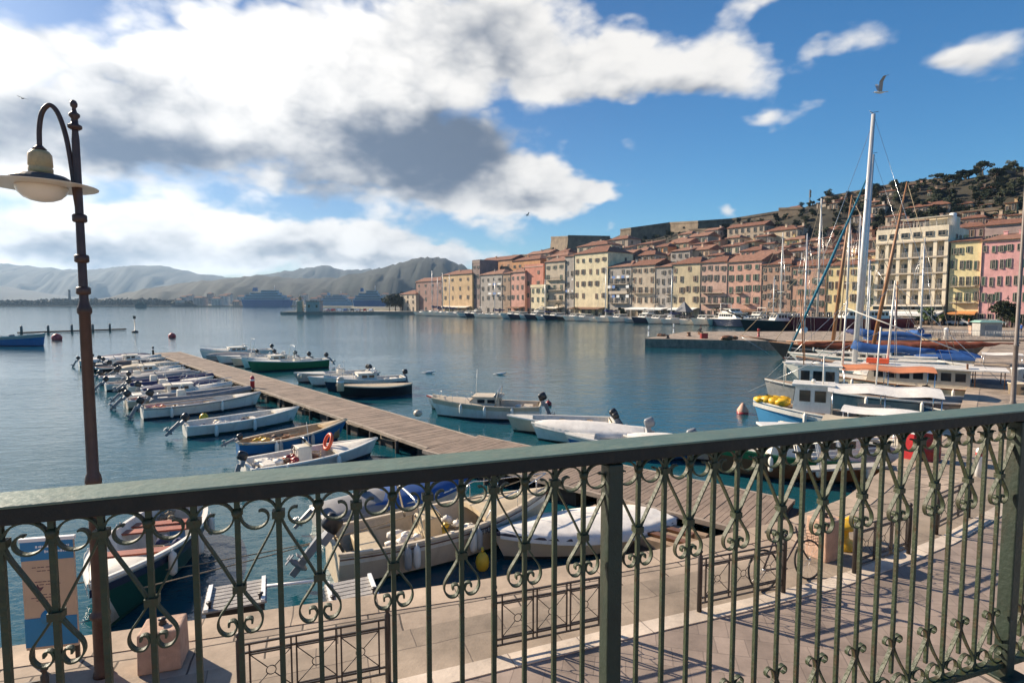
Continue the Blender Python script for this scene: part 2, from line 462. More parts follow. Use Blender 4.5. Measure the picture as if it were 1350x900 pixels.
# ---------------------------------------------------------------- quays
D_ = Vector((0.621, -0.784)); NRM = Vector((-0.784, -0.621))   # along the waterfront, and out of its facades
F0 = Vector((-15.0, 268.0)); FD = Vector((111.0, -140.0))
def Fp(t, s=0.0):      # s metres behind the facade line
    p = F0 + FD * t - NRM * s
    return (p.x, p.y)
def onrow(u, s=0.0):   # where the sight line of column u crosses the row s metres behind the facade line
    k = (u - 675) / 738.0
    a = F0 - NRM * s
    # a.x + FD.x t = k (a.y + FD.y t)
    t = (k * a.y - a.x) / (FD.x - k * FD.y)
    return t
QZ = 1.2
edge = [(-60, -8), (-6.9, 7.75), (-0.5, 9.62), (2.94, 10.84), (6.3, 12.4), (8.4, 13.8), (12.0, 17.2), (20.6, 25.5), (45, 54), (57, 67)]
mole = [(32, 72.5), (18.3, 77), (29.6, 95.5), (66, 97), (72, 110), (82, 123)]
w0 = Fp(0.93, -12); w1 = Fp(-0.16, -12)
land = edge + mole + [w0, w1, (w1[0] + 40, w1[1] + 32), (260, 330), (420, 200), (420, -80), (-60, -80)]
stone = (0.39, 0.305, 0.23)
m_flag = paving('quay_flagstones', stone, (0.085, 0.065, 0.05), 0.95, 0.62, 0.016, rot=R(-18), var=0.20)
m_wall = paving('quay_masonry', (0.30, 0.25, 0.20), (0.10, 0.085, 0.07), 0.9, 0.4, 0.02, rot=0, var=0.2)
mb = MB(); mb.prism(land, -4.2, QZ, 1, mtop=0)
struct(mb.build('quay_ground', [m_flag, mat('quay_side', (0.24, 0.20, 0.16), 0.9, 0.3, 1.5, 0.6, 6, dirt=0.8)]))
def strip(name, line, w0_, w1_, z, m, h=0.0):
    # ribbon between offsets w0_ and w1_ to the left of a polyline (positive = towards the water)
    P = [Vector(p) for p in line]; rows = []
    for i, p in enumerate(P):
        d = (P[min(i + 1, len(P) - 1)] - P[max(i - 1, 0)]).normalized(); n = Vector((-d.y, d.x))
        rows.append((p + n * w0_, p + n * w1_))
    mb = MB()
    for i in range(len(rows) - 1):
        a, b = rows[i]; c, d = rows[i + 1]
        if h:
            mb.prism([(a.x, a.y), (c.x, c.y), (d.x, d.y), (b.x, b.y)], z - h, z, 0)
        else:
            mb.add([(a.x, a.y, z), (c.x, c.y, z), (d.x, d.y, z), (b.x, b.y, z)], [(0, 1, 2, 3)])
    return struct(mb.build(name, m))
m_cope = paving('coping_stone', (0.46, 0.355, 0.26), (0.16, 0.125, 0.095), 1.3, 2.0, 0.012, rot=R(-18), var=0.1)
strip('quay_coping', edge, -0.55, 0.03, QZ + 0.012, m_cope, 0.16)
kerb = [(-60, -14.5), (-7.0, 4.75), (-3.0, 6.25), (-0.56, 7.16), (1.6, 8.0), (4.0, 8.86), (5.63, 9.5), (7.3, 10.35), (8.94, 11.25), (11.9, 13.2), (17, 17.2), (28, 27.5), (60, 60), (120, 95)]
strip('quay_band_pavement', kerb, 0.16, 1.25, QZ + 0.004, paving('band_slabs', (0.33, 0.262, 0.197), (0.20, 0.155, 0.12), 1.35, 1.1, 0.010, rot=R(-20), var=0.10))
strip('kerb', kerb, -0.15, 0.15, QZ + 0.022, paving('kerb_stone', (0.62, 0.52, 0.42), (0.3, 0.24, 0.2), 1.1, 3.0, 0.01, rot=R(-22), var=0.08), 0.1)
road_poly = kerb + [(300, 60), (300, -70), (-60, -70)]
mb = MB()
n_ = len(road_poly)
mb.add([(x, y, QZ + 0.006) for x, y in road_poly], [tuple(range(n_))])
struct(mb.build('road', paving('road_setts', (0.30, 0.235, 0.195), (0.21, 0.165, 0.138), 0.42, 0.42, 0.008, rot=R(12), var=0.13, bump=0.25)))
# waterfront promenade kerb in front of the houses
strip('promenade_road', [Fp(-0.16, -1.0), Fp(1.5, -1.0)], -7.5, -0.5, QZ + 0.008, mat('asphalt', (0.10, 0.095, 0.095), 0.9, 0.2, 0.8, 0.3, 40))

# ---------------------------------------------------------------- terrace the camera stands on
RD = Vector((math.sin(R(71.25)), math.cos(R(71.25)), 0)); RN = Vector((-RD.y, RD.x, 0))   # along the railing; RN points at the harbour
RAIL0 = Vector((0.2817, 1.558, 0)); RTOP = EYE - 0.403
fl = RTOP - 1.06
def rl(a, b, z=0): p = RAIL0 + RD * a + RN * b; return (p.x, p.y, z)
mb = MB(); mb.prism([rl(-9, 0.07)[:2], rl(-9, -14)[:2], rl(12, -14)[:2], rl(12, 0.07)[:2]], QZ - 0.2, fl, 0)
struct(mb.build('terrace_floor', paving('terrace_stone', (0.45, 0.36, 0.30), (0.2, 0.16, 0.13), 0.6, 0.4, 0.01, rot=R(-18))))

# ---------------------------------------------------------------- town hill behind the waterfront
ridge_px = [(560, 392), (600, 380), (640, 360), (700, 340), (725, 330), (800, 322), (850, 312), (900, 304), (950, 297), (1000, 290), (1050, 277), (1100, 262), (1150, 252), (1200, 243), (1250, 236), (1300, 232), (1350, 224), (1420, 214), (1600, 214)]
def lerp_tab(tab, x):
    if x <= tab[0][0]: return tab[0][1]
    for (a, b), (c, d) in zip(tab, tab[1:]):
        if x <= c: return b + (d - b) * (x - a) / (c - a)
    return tab[-1][1]
RS = 92.0
def u_of(x, y, z=0.0):
    return 675 + F_PX * x / (y * math.cos(TH) + (EYE - z) * math.sin(TH))
_rz = {}
def ridge_z(t):
    x, y = Fp(t, RS)
    if y < 25: return 60.0
    k = (F_PX * x / y) + 675
    v = lerp_tab(ridge_px, k)
    return max(2.0, atY(k, v, y)[2])
def hz(t, s):
    zr = ridge_z(t)
    if s < 12: return QZ
    if s < RS:
        q = (s - 12) / (RS - 12); q = q * q * (3 - 2 * q) * 0.35 + q * 0.65
        z = QZ + (zr - QZ) * q
    else:
        z = zr - (s - RS) * 0.35
    z += 0.8 * math.sin(t * 37 + s * 0.11) * min(1, (s - 12) / 30) if s > 12 else 0
    return max(z, -3)
mb = MB(); rows = []
ts = [-0.35 + i * 0.02 for i in range(96)]
ss = [0, 6, 12, 18, 24, 30, 36, 42, 50, 58, 66, 74, 82, 88, 92, 98, 110, 130, 160, 220]
for s in ss:
    rows.append([(*Fp(t, s), hz(t, s) + (random.uniform(-.4, .4) if 12 < s < 90 else 0) - (0.3 if s < 13 else 0)) for t in ts])
mb.grid(rows, 0, True, flip=False)
struct(mb.build('hill_terrain', mat('scrub_ground', (0.034, 0.029, 0.018), 0.95, 0.6, 0.12, 0.8, 0.6, coord='Object')))

# ---------------------------------------------------------------- far hills and coast
def hills(name, prof, Y, depth, m, rough=1.35, seed=1):
    rnd = random.Random(seed)
    us = []; u = prof[0][0]
    while u <= prof[-1][0]: us.append(u); u += 4
    rows = []
    nz = [rnd.uniform(-1, 1) for _ in range(999)]
    J = 12
    for j in range(J + 1):
        q = j / J; row = []
        for i, uu in enumerate(us):
            s = -depth + 2 * depth * q
            y = Y + s
            base = atY(uu, lerp_tab(prof, uu), Y)
            x = base[0]; z = base[2]
            w = math.cos((q - 0.5) * PI) ** 0.8
            zz = z * w
            zz += rough * (nz[(i * 7 + j * 13) % 999] * 0.03 + math.sin(uu * 0.07 + j * 1.9) * 0.09 * (1 - w * w) + math.sin(uu * 0.21 + j) * 0.035 * (0.15 + 1 - w)) * z
            row.append((x * (y / Y) ** 0.5, y, max(zz, -2) if 0 < j < J else -3))
        rows.append(row)
    mb = MB(); mb.grid(rows, 0, True)
    return struct(mb.build(name, m))
m_for = mat('forest_hill', (0.012, 0.019, 0.016), 0.95, 0.6, 0.012, 0.0, coord='Object')
hills('hills_far', [(-420, 345), (-250, 352), (-100, 350), (0, 349), (50, 352), (100, 357), (150, 356), (175, 353), (200, 350), (222, 353), (260, 361), (320, 368), (400, 372), (520, 376)], 3600, 900, m_for, seed=3)
hills('hills_middle', [(280, 378), (320, 368), (360, 361), (400, 355), (425, 351), (440, 353), (455, 357), (480, 356), (505, 353), (560, 362), (660, 380)], 3000, 600, m_for, seed=5)
hills('hills_low', [(-420, 370), (-100, 372), (0, 377), (60, 387), (120, 395), (170, 399)], 2500, 400, m_for, seed=6)
hills('hills_near', [(130, 401), (170, 393), (200, 386), (240, 376), (300, 369), (350, 364), (400, 368), (450, 367), (500, 357), (530, 349), (550, 343), (570, 340), (590, 342), (610, 351), (640, 364), (700, 380), (800, 400)], 1750, 500, mat('forest_near', (0.011, 0.017, 0.012), 0.95, 0.8, 0.03), seed=8)
# low coast the far town stands on
mb = MB(); mb.prism([(-1500, 960), (-1050, 905), (-520, 880), (-330, 860), (-200, 700), (-95, 420), (-60, 330), (-30, 300), (40, 420), (100, 900), (100, 1600), (-1500, 1700)], -4, 1.5, 0)
struct(mb.build('far_coast_ground', mat('coast_ground', (0.12, 0.11, 0.08), 0.95, 0.4, 0.02)))
# dark belt of trees along the far shore, one mass
def leafmass(mb, cx, cy, cz, rx, ry, rz, n, size, mi=0, rnd=random):
    for _ in range(n):
        while True:
            p = Vector((rnd.uniform(-1, 1), rnd.uniform(-1, 1), rnd.uniform(-1, 1)))
            if 0.25 < p.length < 1: break
        c = Vector((cx + p.x * rx, cy + p.y * ry, cz + p.z * rz))
        a = Vector((rnd.gauss(0, 1), rnd.gauss(0, 1), rnd.gauss(0, 1))).normalized() * size * rnd.uniform(0.6, 1.3)
        b = a.orthogonal().normalized() * size * rnd.uniform(0.5, 1.1)
        mb.add([c - a, c + b, c + a, c - b], [(0, 1, 2, 3)], mi)
rnd = random.Random(4)
mb = MB()
for i in range(260):
    u = -30 + i * 1.15
    hgt = (8.0 if u < 60 else 10.0) * rnd.uniform(0.7, 1.15) * (1 if u < 240 else 0.7)
    y = 935 + rnd.uniform(-10, 25); x = (u - 675) / 738 * y
    leafmass(mb, x, y, 1.5 + hgt * 0.5, 6, 6, hgt * 0.62, 26, 1.8, 0, rnd)
leaf_far = mat('leaf_far', (0.035, 0.042, 0.026), 0.9, 0.4, 0.05)
tag(mb.build('shore_woodland', leaf_far), 'dark belt of trees along the low far shore', 'trees', None, 'stuff')

# ---------------------------------------------------------------- haze
def add_haze():
    mb = MB(); mb.box((0, 2400, 148), (13000, 5400, 306), 0)
    m = bpy.data.materials.new('haze_air'); m.use_nodes = True
    nt = m.node_tree; N = nt.nodes
    for n in list(N):
        if n.type != 'OUTPUT_MATERIAL': N.remove(n)
    o = [n for n in N if n.type == 'OUTPUT_MATERIAL'][0]
    pv = N.new('ShaderNodeVolumePrincipled')
    pv.inputs['Color'].default_value = (0.44, 0.68, 1.0, 1); pv.inputs['Density'].default_value = HAZE_D; pv.inputs['Anisotropy'].default_value = 0.3
    nt.links.new(pv.outputs[0], o.inputs['Volume'])
    h = mb.build('haze', m); tag(h, 'thin blue haze between the harbour and the far hills', 'haze', None, 'stuff')
HAZE_D = 0.00011
# ---------------------------------------------------------------- the green wrought-iron balustrade
green = mat('green_iron_paint', (0.033, 0.047, 0.022), 0.55, 0.30, 13, 0.25, 70, dirt=0.85, dirtcol=(0.065, 0.030, 0.012))
green_shaded = mat('shaded_handrail_green', (0.007, 0.007, 0.0055), 0.65, 0.3, 7, 0.15, 50, dirt=0.5, dirtcol=(0.045, 0.028, 0.018))  # shade on the handrail's near face is put into this near-black colour
green_sunlit = mat('sunlit_handrail_green', (0.105, 0.155, 0.115), 0.40, 0.16, 6, 0.12, 50, dirt=0.35, dirtcol=(0.27, 0.24, 0.15))  # sunlight on the handrail's top is put into this paler green
green_post = mat('post_green_paint', (0.020, 0.033, 0.022), 0.55, 0.25, 5, 0.15, 50, dirt=0.55, dirtcol=(0.05, 0.035, 0.02))
rail = empty('balustrade', (RAIL0.x, RAIL0.y, RTOP), R(90 - 71.25), 'green painted wrought iron balustrade with heart scrolls along the terrace edge', 'balustrade')
PITCH = 0.0872; MOD = PITCH * 2
A, B = -9, 11         # half modules shown: from before the left edge to past the right post
x0, x1 = -22 * PITCH, 24 * PITCH
hr_ = MB().box(((x0 + x1) / 2, 0.016, -0.021), (x1 - x0, 0.102, 0.036)); hr_.build('handrail', green_shaded, rail, bevel=0.003)
MB().box(((x0 + x1) / 2, 0.016, -0.001), (x1 - x0, 0.108, 0.006)).build('handrail_sunlit_top', green_sunlit, rail, bevel=0.002)  # thin sheet added over the handrail to carry the sunlit tone
MB().box(((x0 + x1) / 2, 0.0, -1.006), (x1 - x0, 0.034, 0.022)).build('bottom_rail', green, rail, bevel=0.002)
post_me = MB().box((0, 0, -0.556), (0.046, 0.050, 1.02)).box((0, 0, -1.05), (0.12, 0.12, 0.012)).mesh('post', [green_post])
def child(name, me, parent, loc, bevel=0):
    o = bpy.data.objects.new(name, me); COL.objects.link(o); o.parent = parent; o.location = loc
    if bevel:
        b = o.modifiers.new('Bevel', 'BEVEL'); b.width = bevel; b.segments = 2
    return o
for i in (-20, 0, 20): child('post', post_me, rail, (i * PITCH, -0.003, 0), 0.004)
bar_me = MB().box((0, 0, -0.5185), (0.0120, 0.0120, 0.965)).mesh('baluster', [green])
bar_s = MB().box((0, 0, -0.477), (0.0112, 0.0112, 0.878)).mesh('centre_baluster', [green])
def sweep(pts, w, t):
    # flat bar bent along a path in the railing's plane: w across (y), t thick
    mb = MB(); vs = []; P = [Vector((p[0], 0, p[1])) for p in pts]
    for i, p in enumerate(P):
        d = (P[min(i + 1, len(P) - 1)] - P[max(i - 1, 0)]).normalized()
        n = Vector((-d.z, 0, d.x))
        for a, b in ((-1, -1), (1, -1), (1, 1), (-1, 1)):
            vs.append(p + n * (a * t / 2) + Vector((0, b * w / 2, 0)))
    fs = []
    for i in range(len(P) - 1):
        for k in range(4):
            fs.append((i * 4 + k, i * 4 + (k + 1) % 4, (i + 1) * 4 + (k + 1) % 4, (i + 1) * 4 + k))
    fs += [(3, 2, 1, 0), tuple(len(vs) - 4 + k for k in range(4))]
    mb.add(vs, fs, 0, False)
    return mb
w = PITCH
def spiral(cx, cz, r0, r1, a0, a1, hold=0.35, n=26):
    out = []
    for i in range(n + 1):
        q = i / n; a = R(a0 + (a1 - a0) * q)
        r = r0 if q < hold else r0 + (r1 - r0) * (q - hold) / (1 - hold)
        out.append((cx + r * math.cos(a), cz + r * math.sin(a)))
    return out
def heart_path():
    sp = spiral(0.52 * w, -0.085, 0.0395, 0.010, 0, 450, 0.38, 30)[::-1]
    low = catmull([(0.96 * w, -0.086, 0), (0.84 * w, -0.118, 0), (0.45 * w, -0.182, 0), (0.11 * w, -0.242, 0), (0.10 * w, -0.258, 0), (0.30 * w, -0.287, 0), (0.50 * w, -0.314, 0), (0.53 * w, -0.337, 0), (0.40 * w, -0.355, 0), (0.20 * w, -0.357, 0), (0.09 * w, -0.342, 0), (0.14 * w, -0.327, 0), (0.27 * w, -0.327, 0), (0.28 * w, -0.338, 0)], 4)
    return sp[:-1] + [(p.x, p.y) for p in low]
def foot_path():
    top = catmull([(0.30 * w, -0.806, 0), (0.44 * w, -0.802, 0), (0.46 * w, -0.789, 0), (0.33 * w, -0.779, 0), (0.17 * w, -0.786, 0), (0.085 * w, -0.808, 0), (0.10 * w, -0.828, 0), (0.46 * w, -0.885, 0), (0.84 * w, -0.934, 0), (0.95 * w, -0.957, 0)], 4)
    sp = spiral(0.53 * w, -0.957, 0.0375, 0.010, 0, -450, 0.38, 30)
    return [(p.x, p.y) for p in top[:-1]] + sp
def pair(path):
    r = sweep(path, 0.0135, 0.0042).mesh('scroll', [green])
    l = sweep([(-x, z) for x, z in path], 0.0135, 0.0042).mesh('scroll', [green])
    return l, r
hl, hr = pair(heart_path()); fl_, fr_ = pair(foot_path())
col_me = MB().box((0, 0, 0), (0.027, 0.024, 0.017)).mesh('collar', [green])
knob_me = MB().ball((0, 0, 0), 0.013, 10, 0, (1, 1, 1)).mesh('collar', [green])
for i in range(-20, 23):
    x = i * PITCH
    if i % 2 == 0:
        if i not in (-20, 0, 20):
            child('baluster', bar_me, rail, (x, 0, 0))
            child('collar', col_me, rail, (x, 0, -0.086))
    else:
        child('centre_baluster', bar_s, rail, (x, 0, 0))
        for me in (hl, hr, fl_, fr_): child('scroll', me, rail, (x, 0, 0))
        child('collar', col_me, rail, (x, 0, -0.250))
        if -18 < i < 21: child('collar', knob_me, rail, (x, 0, -0.074))

# ---------------------------------------------------------------- street lamp on the left
brown = mat('brown_iron_paint', (0.060, 0.030, 0.024), 0.45, 0.3, 5, 0.2, 30, dirt=0.4, dirtcol=(0.10, 0.06, 0.045))
lamp = empty('street_lamp', (-5.40, 7.10, QZ), R(190), 'tall brown iron street lamp with a gooseneck arm and a saucer shade', 'street lamp')
prof = [(0.17, 0), (0.17, 0.05), (0.145, 0.08), (0.14, 0.78), (0.175, 0.80), (0.18, 0.84), (0.135, 0.87), (0.12, 0.92), (0.118, 1.0), (0.108, 2.55), (0.135, 2.57), (0.140, 2.62), (0.125, 2.68), (0.10, 2.72), (0.092, 4.75), (0.118, 4.77), (0.122, 4.82), (0.10, 4.86), (0.075, 4.92), (0.062, 6.9), (0.052, 7.0), (0.050, 7.05)]
prof = [(r_ * 0.67, z) for r_, z in prof]
MB().lathe(prof, 20).build('post', brown, lamp)
fin = [(0.05, 7.03), (0.075, 7.05), (0.075, 7.08), (0.04, 7.10), (0.035, 7.16), (0.058, 7.19), (0.058, 7.22), (0.03, 7.24), (0.02, 7.29), (0.036, 7.31), (0.04, 7.345), (0.028, 7.375), (0.004, 7.39)]
MB().lathe(fin, 14).build('finial', brown, lamp)
# arm: leaves the post, rises, arches over and drops to the lamp (local +x is away from the harbour; rz turns it to the left)
arm = catmull([(0.0, 0, 5.90), (0.035, 0, 6.25), (0.06, 0, 6.58), (0.105, 0, 6.95), (0.18, 0, 7.22), (0.265, 0, 7.31), (0.35, 0, 7.22), (0.39, 0, 7.03), (0.40, 0, 6.80)], 7)
MB().tube(arm, 0.028, 10).build('arm', brown, lamp)
for z in (5.95, 5.45, 5.05): MB().lathe([(0.062, -0.05), (0.078, -0.035), (0.078, 0.035), (0.062, 0.05)], 14, c=(0.0, 0, z)).build('clamp', brown, lamp)
LX = 0.40
MB().lathe([(0.045, 6.40), (0.075, 6.415), (0.05, 6.44), (0.035, 6.46)], 14, c=(LX, 0, 0.36)).build('arm_socket', brown, lamp)
MB().lathe([(0.122, 6.10), (0.125, 6.18), (0.113, 6.20), (0.125, 6.215), (0.120, 6.35), (0.09, 6.395), (0.05, 6.40)], 20, c=(LX, 0, 0.36)).build('lamp_housing', mat('cream_housing', (0.58, 0.38, 0.18), 0.5, 0.15, 8, dirt=0.3), lamp)
sh = MB().lathe([(0.57, 5.968), (0.575, 5.976), (0.32, 6.0), (0.31, 6.055), (0.25, 6.095), (0.14, 6.12), (0.13, 6.10), (0.23, 6.06), (0.28, 6.0), (0.29, 5.99)], 32, c=(LX, 0, 0.36), smooth=False)
for i in range(len(sh.f)):
    r_ = sum((Vector((sh.v[k].x - LX, sh.v[k].y)).length for k in sh.f[i])) / len(sh.f[i])
    sh.m[i] = 1 if r_ > 0.32 else 0
sh.build('lamp_shade', [mat('dark_cap', (0.075, 0.055, 0.05), 0.5), mat('aluminium_brim', (0.66, 0.62, 0.55), 0.38, 0.1, 4)], lamp)
m_gl = mat('frosted_globe', (0.80, 0.74, 0.66), 0.25, 0.05, 2)
MB().lathe([(0.265, 5.99), (0.262, 5.94), (0.24, 5.885), (0.19, 5.83), (0.12, 5.797), (0.05, 5.782), (0.002, 5.78)], 24, c=(LX, 0, 0.36)).build('lamp_globe', m_gl, lamp)

# slim grey mast at the right edge of the view, on the far side of the railing
g = at(1334, 548, QZ)
pole = empty('lamp_pole', (g[0], g[1], QZ), 0, 'slim weathered grey pole rising from the quay at the right edge', 'pole')
mgp = mat('grey_pole', (0.16, 0.13, 0.115), 0.55, 0.25, 3, dirt=0.3)
MB().lathe([(0.13, 0), (0.13, 0.6), (0.10, 0.66), (0.085, 3.0), (0.10, 3.02), (0.10, 3.1), (0.08, 3.14), (0.06, 10.3), (0.03, 10.35)], 14).build('post', mgp, pole)
MB().tube(catmull([(0, 0, 10.3), (0.2, 0, 10.9), (0.8, -0.1, 11.1), (1.2, -0.15, 10.9)], 5), 0.03, 8, 0).build('arm', mgp, pole)
MB().lathe([(0.33, 10.62), (0.33, 10.65), (0.2, 10.72), (0.1, 10.9), (0.03, 10.92)], 16, c=(1.2, -0.15, 0)).build('lamp_shade', mat('dark_cap', (0.075, 0.055, 0.05), 0.5), pole)

# ---------------------------------------------------------------- low fence panels on the quay
black = mat('black_iron', (0.030, 0.024, 0.022), 0.45, 0.3, 10)
def fence_panel():
    root = empty('fence_panel', (0, 0, 0), 0)
    Lp = 1.72
    for x in (0, Lp):
        MB().lathe([(0.038, 0), (0.038, 0.93), (0.026, 0.945), (0.022, 0.97), (0.036, 0.985), (0.036, 1.01), (0.012, 1.035)], 12, c=(x, 0, 0)).build('post', black, root)
    for z in (0.87, 0.765, 0.235, 0.15): MB().box((Lp / 2, 0, z), (Lp - 0.07, 0.022, 0.022)).build('rail', black, root)
    n = 3; cw = (Lp - 0.16) / n
    for k in range(n):
        xa = 0.11 + k * cw; xb = xa + cw - 0.06
        mb = MB()
        for x in (xa, xb): mb.box((x, 0, 0.5), (0.02, 0.022, 0.72))
        mb.box(((xa + xb) / 2, 0, 0.735), (xb - xa, 0.016, 0.014)); mb.box(((xa + xb) / 2, 0, 0.265), (xb - xa, 0.016, 0.014))
        mb.build('frame', black, root)
        m2 = MB(); c = Vector(((xa + xb) / 2, 0, 0.5))
        for p, q in (((xa, 0.265), (xb, 0.735)), ((xa, 0.735), (xb, 0.265))):
            a = Vector((p[0], 0, p[1])); b_ = Vector((q[0], 0, q[1])); d = (b_ - a).normalized()
            m2.tube([a, c - d * 0.055], 0.006, 6); m2.tube([c + d * 0.055, b_], 0.006, 6)
        ring = [c + Vector((math.cos(2 * PI * i / 16) * 0.055, 0, math.sin(2 * PI * i / 16) * 0.055)) for i in range(17)]
        m2.tube(ring, 0.006, 6, caps=False)
        m2.build('cross_and_ring', black, root)
    return root
fp = fence_panel()
spots = [((-6.62, 5.16), 20, 'low black fence panel beside the street lamp foot'), ((-3.22, 6.36), 19, 'low black fence panel nearest the two floating ramps'),
         ((-0.24, 7.48), 19, 'low black fence panel in front of the covered white boat'), ((2.97, 8.59), 20, 'low black fence panel with the bicycle leaning on it'),
         ((6.2, 9.86), 27, 'low black fence panel beyond the stone bollard'), ((9.0, 11.6), 33, 'low black fence panel farthest along the kerb'), ]
for i, (p, a, lab) in enumerate(spots):
    o = fp if i == 0 else copy_tree(fp)
    o.location = (p[0], p[1], QZ); o.rotation_euler.z = R(a)
    tag(o, lab, 'fence panel', 'low iron fence panels along the kerb')

# ---------------------------------------------------------------- stone bollards, yellow bollard, red box
def stone_bollard(p, w_, h_, label, rz):
    root = empty('stone_bollard', (p[0], p[1], QZ), rz, label, 'bollard', 'pinkish stone mooring blocks')
    ms = mat('pink_stone', (0.46, 0.30, 0.22), 0.85, 0.2, 4, 0.6, 14, dirt=0.4, dirtcol=(0.2, 0.14, 0.11))
    MB().box((0, 0, h_ / 2), (w_, w_ * 0.9, h_), taper=0.96).build('block', ms, root, bevel=0.025)
    MB().lathe([(0.05, h_ - 0.01), (0.05, h_ + 0.02), (0.03, h_ + 0.05), (0.055, h_ + 0.07), (0.02, h_ + 0.09)], 12).build('cap_bolt', black, root)
stone_bollard((-4.75, 7.35), 0.52, 0.55, 'pinkish stone block right beside the brown street lamp', R(18))
g = at(1086, 733, QZ); stone_bollard(g, 0.5, 0.78, 'pinkish stone block behind the bicycle', R(24))
g = at(1112, 722, QZ)
yb = empty('mooring_bollard', (g[0], g[1] + 0.15, QZ), R(20), 'big bright yellow mooring bollard near the quay edge', 'bollard')
yel = mat('yellow_paint', (0.72, 0.42, 0.02), 0.45, 0.12, 6, 0.2, 20, dirt=0.25, dirtcol=(0.25, 0.13, 0.04))
MB().lathe([(0.36, 0), (0.36, 0.05), (0.22, 0.09), (0.17, 0.18), (0.16, 0.30), (0.22, 0.36), (0.30, 0.39), (0.31, 0.44), (0.25, 0.49), (0.1, 0.51)], 22).build('bollard_body', yel, yb)
MB().tube(catmull([(0.2, 0, 0.42), (0.42, 0.05, 0.44), (0.58, 0.08, 0.34), (0.60, 0.1, 0.2)], 5), [0.10] * 6 + [0.09] * 10, 12).build('horn', yel, yb)
g = at(1200, 604, QZ)
rb = empty('service_box', (g[0], g[1], QZ), R(35), 'red quayside service pedestal with a white band', 'service pedestal')
red = mat('red_paint', (0.50, 0.03, 0.035), 0.45, 0.15, 5, dirt=0.2)
MB().box((0, 0, 0.62), (0.42, 0.32, 1.24)).build('cabinet', red, rb, bevel=0.02)
MB().box((0, 0, 0.86), (0.426, 0.326, 0.07)).build('band', mat('white_paint', (0.8, 0.8, 0.78), 0.4), rb)
MB().box((0, 0, 1.29), (0.5, 0.4, 0.1), taper=0.7).build('cap', mat('white_paint', (0.8, 0.8, 0.78), 0.4), rb, bevel=0.01)
g = at(1217, 606, QZ)
rb2 = empty('fuel_drum', (g[0] + 0.2, g[1], QZ), 0, 'dark red drum standing beside the red service pedestal', 'drum')
MB().lathe([(0.28, 0), (0.29, 0.02), (0.28, 0.04), (0.28, 0.3), (0.29, 0.31), (0.28, 0.33), (0.28, 0.6), (0.29, 0.61), (0.28, 0.63), (0.28, 0.86), (0.29, 0.88)], 20).build('drum_body', mat('dark_red', (0.26, 0.02, 0.025), 0.5), rb2)
MB().lathe([(0.29, 0.88), (0.29, 0.93), (0.26, 0.93)], 20).build('lid', mat('white_paint', (0.8, 0.8, 0.78), 0.4), rb2)
for (u, v, lab) in ((1290, 628, 'short white marker post on the quay left of the last balusters'), (1228, 598, 'short white marker post just behind the dark red drum')):
    g = at(u, v, QZ); o = empty('marker_post', (g[0], g[1], QZ), 0, lab, 'post', 'white marker posts')
    MB().lathe([(0.09, 0), (0.09, 0.75), (0.07, 0.8), (0.02, 0.83)], 12).build('post_body', mat('white_paint', (0.8, 0.8, 0.78), 0.4), o)
    MB().lathe([(0.094, 0.6), (0.094, 0.7)], 12).build('band', red, o)

# ---------------------------------------------------------------- bicycle leaning on the fence
bk = empty('bicycle', (0, 0, 0), 0, 'old dark bicycle leaning against the low fence', 'bicycle')
gA = at(1012, 786, QZ); 
bk.location = (gA[0] + 0.05, gA[1] + 0.2, QZ); bk.rotation_euler = (R(-9), 0, R(22))
rub = mat('rubber', (0.02, 0.02, 0.02), 0.8); fr_m = mat('bike_frame', (0.05, 0.035, 0.035), 0.4)
def wheel(x):
    root = MB()
    rg = [(x + 0.33 * math.cos(2 * PI * i / 28), 0, 0.34 + 0.33 * math.sin(2 * PI * i / 28)) for i in range(29)]
    t = root.tube(rg, 0.017, 8, caps=False).build('wheel', rub, bk)
    s = MB()
    for k in range(14):
        a = 2 * PI * k / 14; s.tube([(x, 0.02 * (1 if k % 2 else -1), 0.34), (x + 0.32 * math.cos(a), 0, 0.34 + 0.32 * math.sin(a))], 0.002, 4)
    s.lathe([(0.02, -0.04), (0.02, 0.04)], 8, M=Matrix.Translation((x, 0, 0.34)) @ Matrix.Rotation(PI / 2, 4, 'X'))
    s.build('spokes', mat('steel', (0.5, 0.5, 0.5), 0.3, metal=0.8), t)
wheel(0); wheel(1.06)
mb = MB()
for a, b_ in (((0, 0, .34), (.42, 0, .30)), ((0, 0, .34), (.30, 0, .80)), ((.42, 0, .30), (.28, 0, .92)), ((.42, 0, .30), (.86, 0, .72)), ((.30, 0, .80), (.84, 0, .86)), ((.82, 0, .95), (.90, 0, .60)), ((.90, 0, .60), (1.06, 0, .34))):
    mb.tube([a, b_], 0.016, 8)
mb.build('frame', fr_m, bk)
MB().tube(catmull([(.70, .28, 1.0), (.80, .22, 1.04), (.83, 0, 1.0), (.80, -.22, 1.04), (.70, -.28, 1.0)], 5), 0.012, 8).build('handlebar', fr_m, bk)
MB().ball((.24, 0, .95), .1, 10, 0, (1.3, .7, .35)).build('saddle', rub, bk)
MB().lathe([(0.09, -0.005), (0.09, 0.005)], 16, M=Matrix.Translation((.42, 0.03, .30)) @ Matrix.Rotation(PI / 2, 4, 'X')).build('chainring', mat('steel', (0.5, 0.5, 0.5), 0.3, metal=0.8), bk)
mb = MB()
for s_ in (-1, 1): mb.tube([(.42, .06 * s_, .30), (.42 + .16 * s_, .06 * s_, .30 - .06 * s_)], 0.008, 6).box((.42 + .16 * s_, .1 * s_, .30 - .06 * s_), (.08, .07, .02))
mb.build('pedals', rub, bk)
mb = MB()
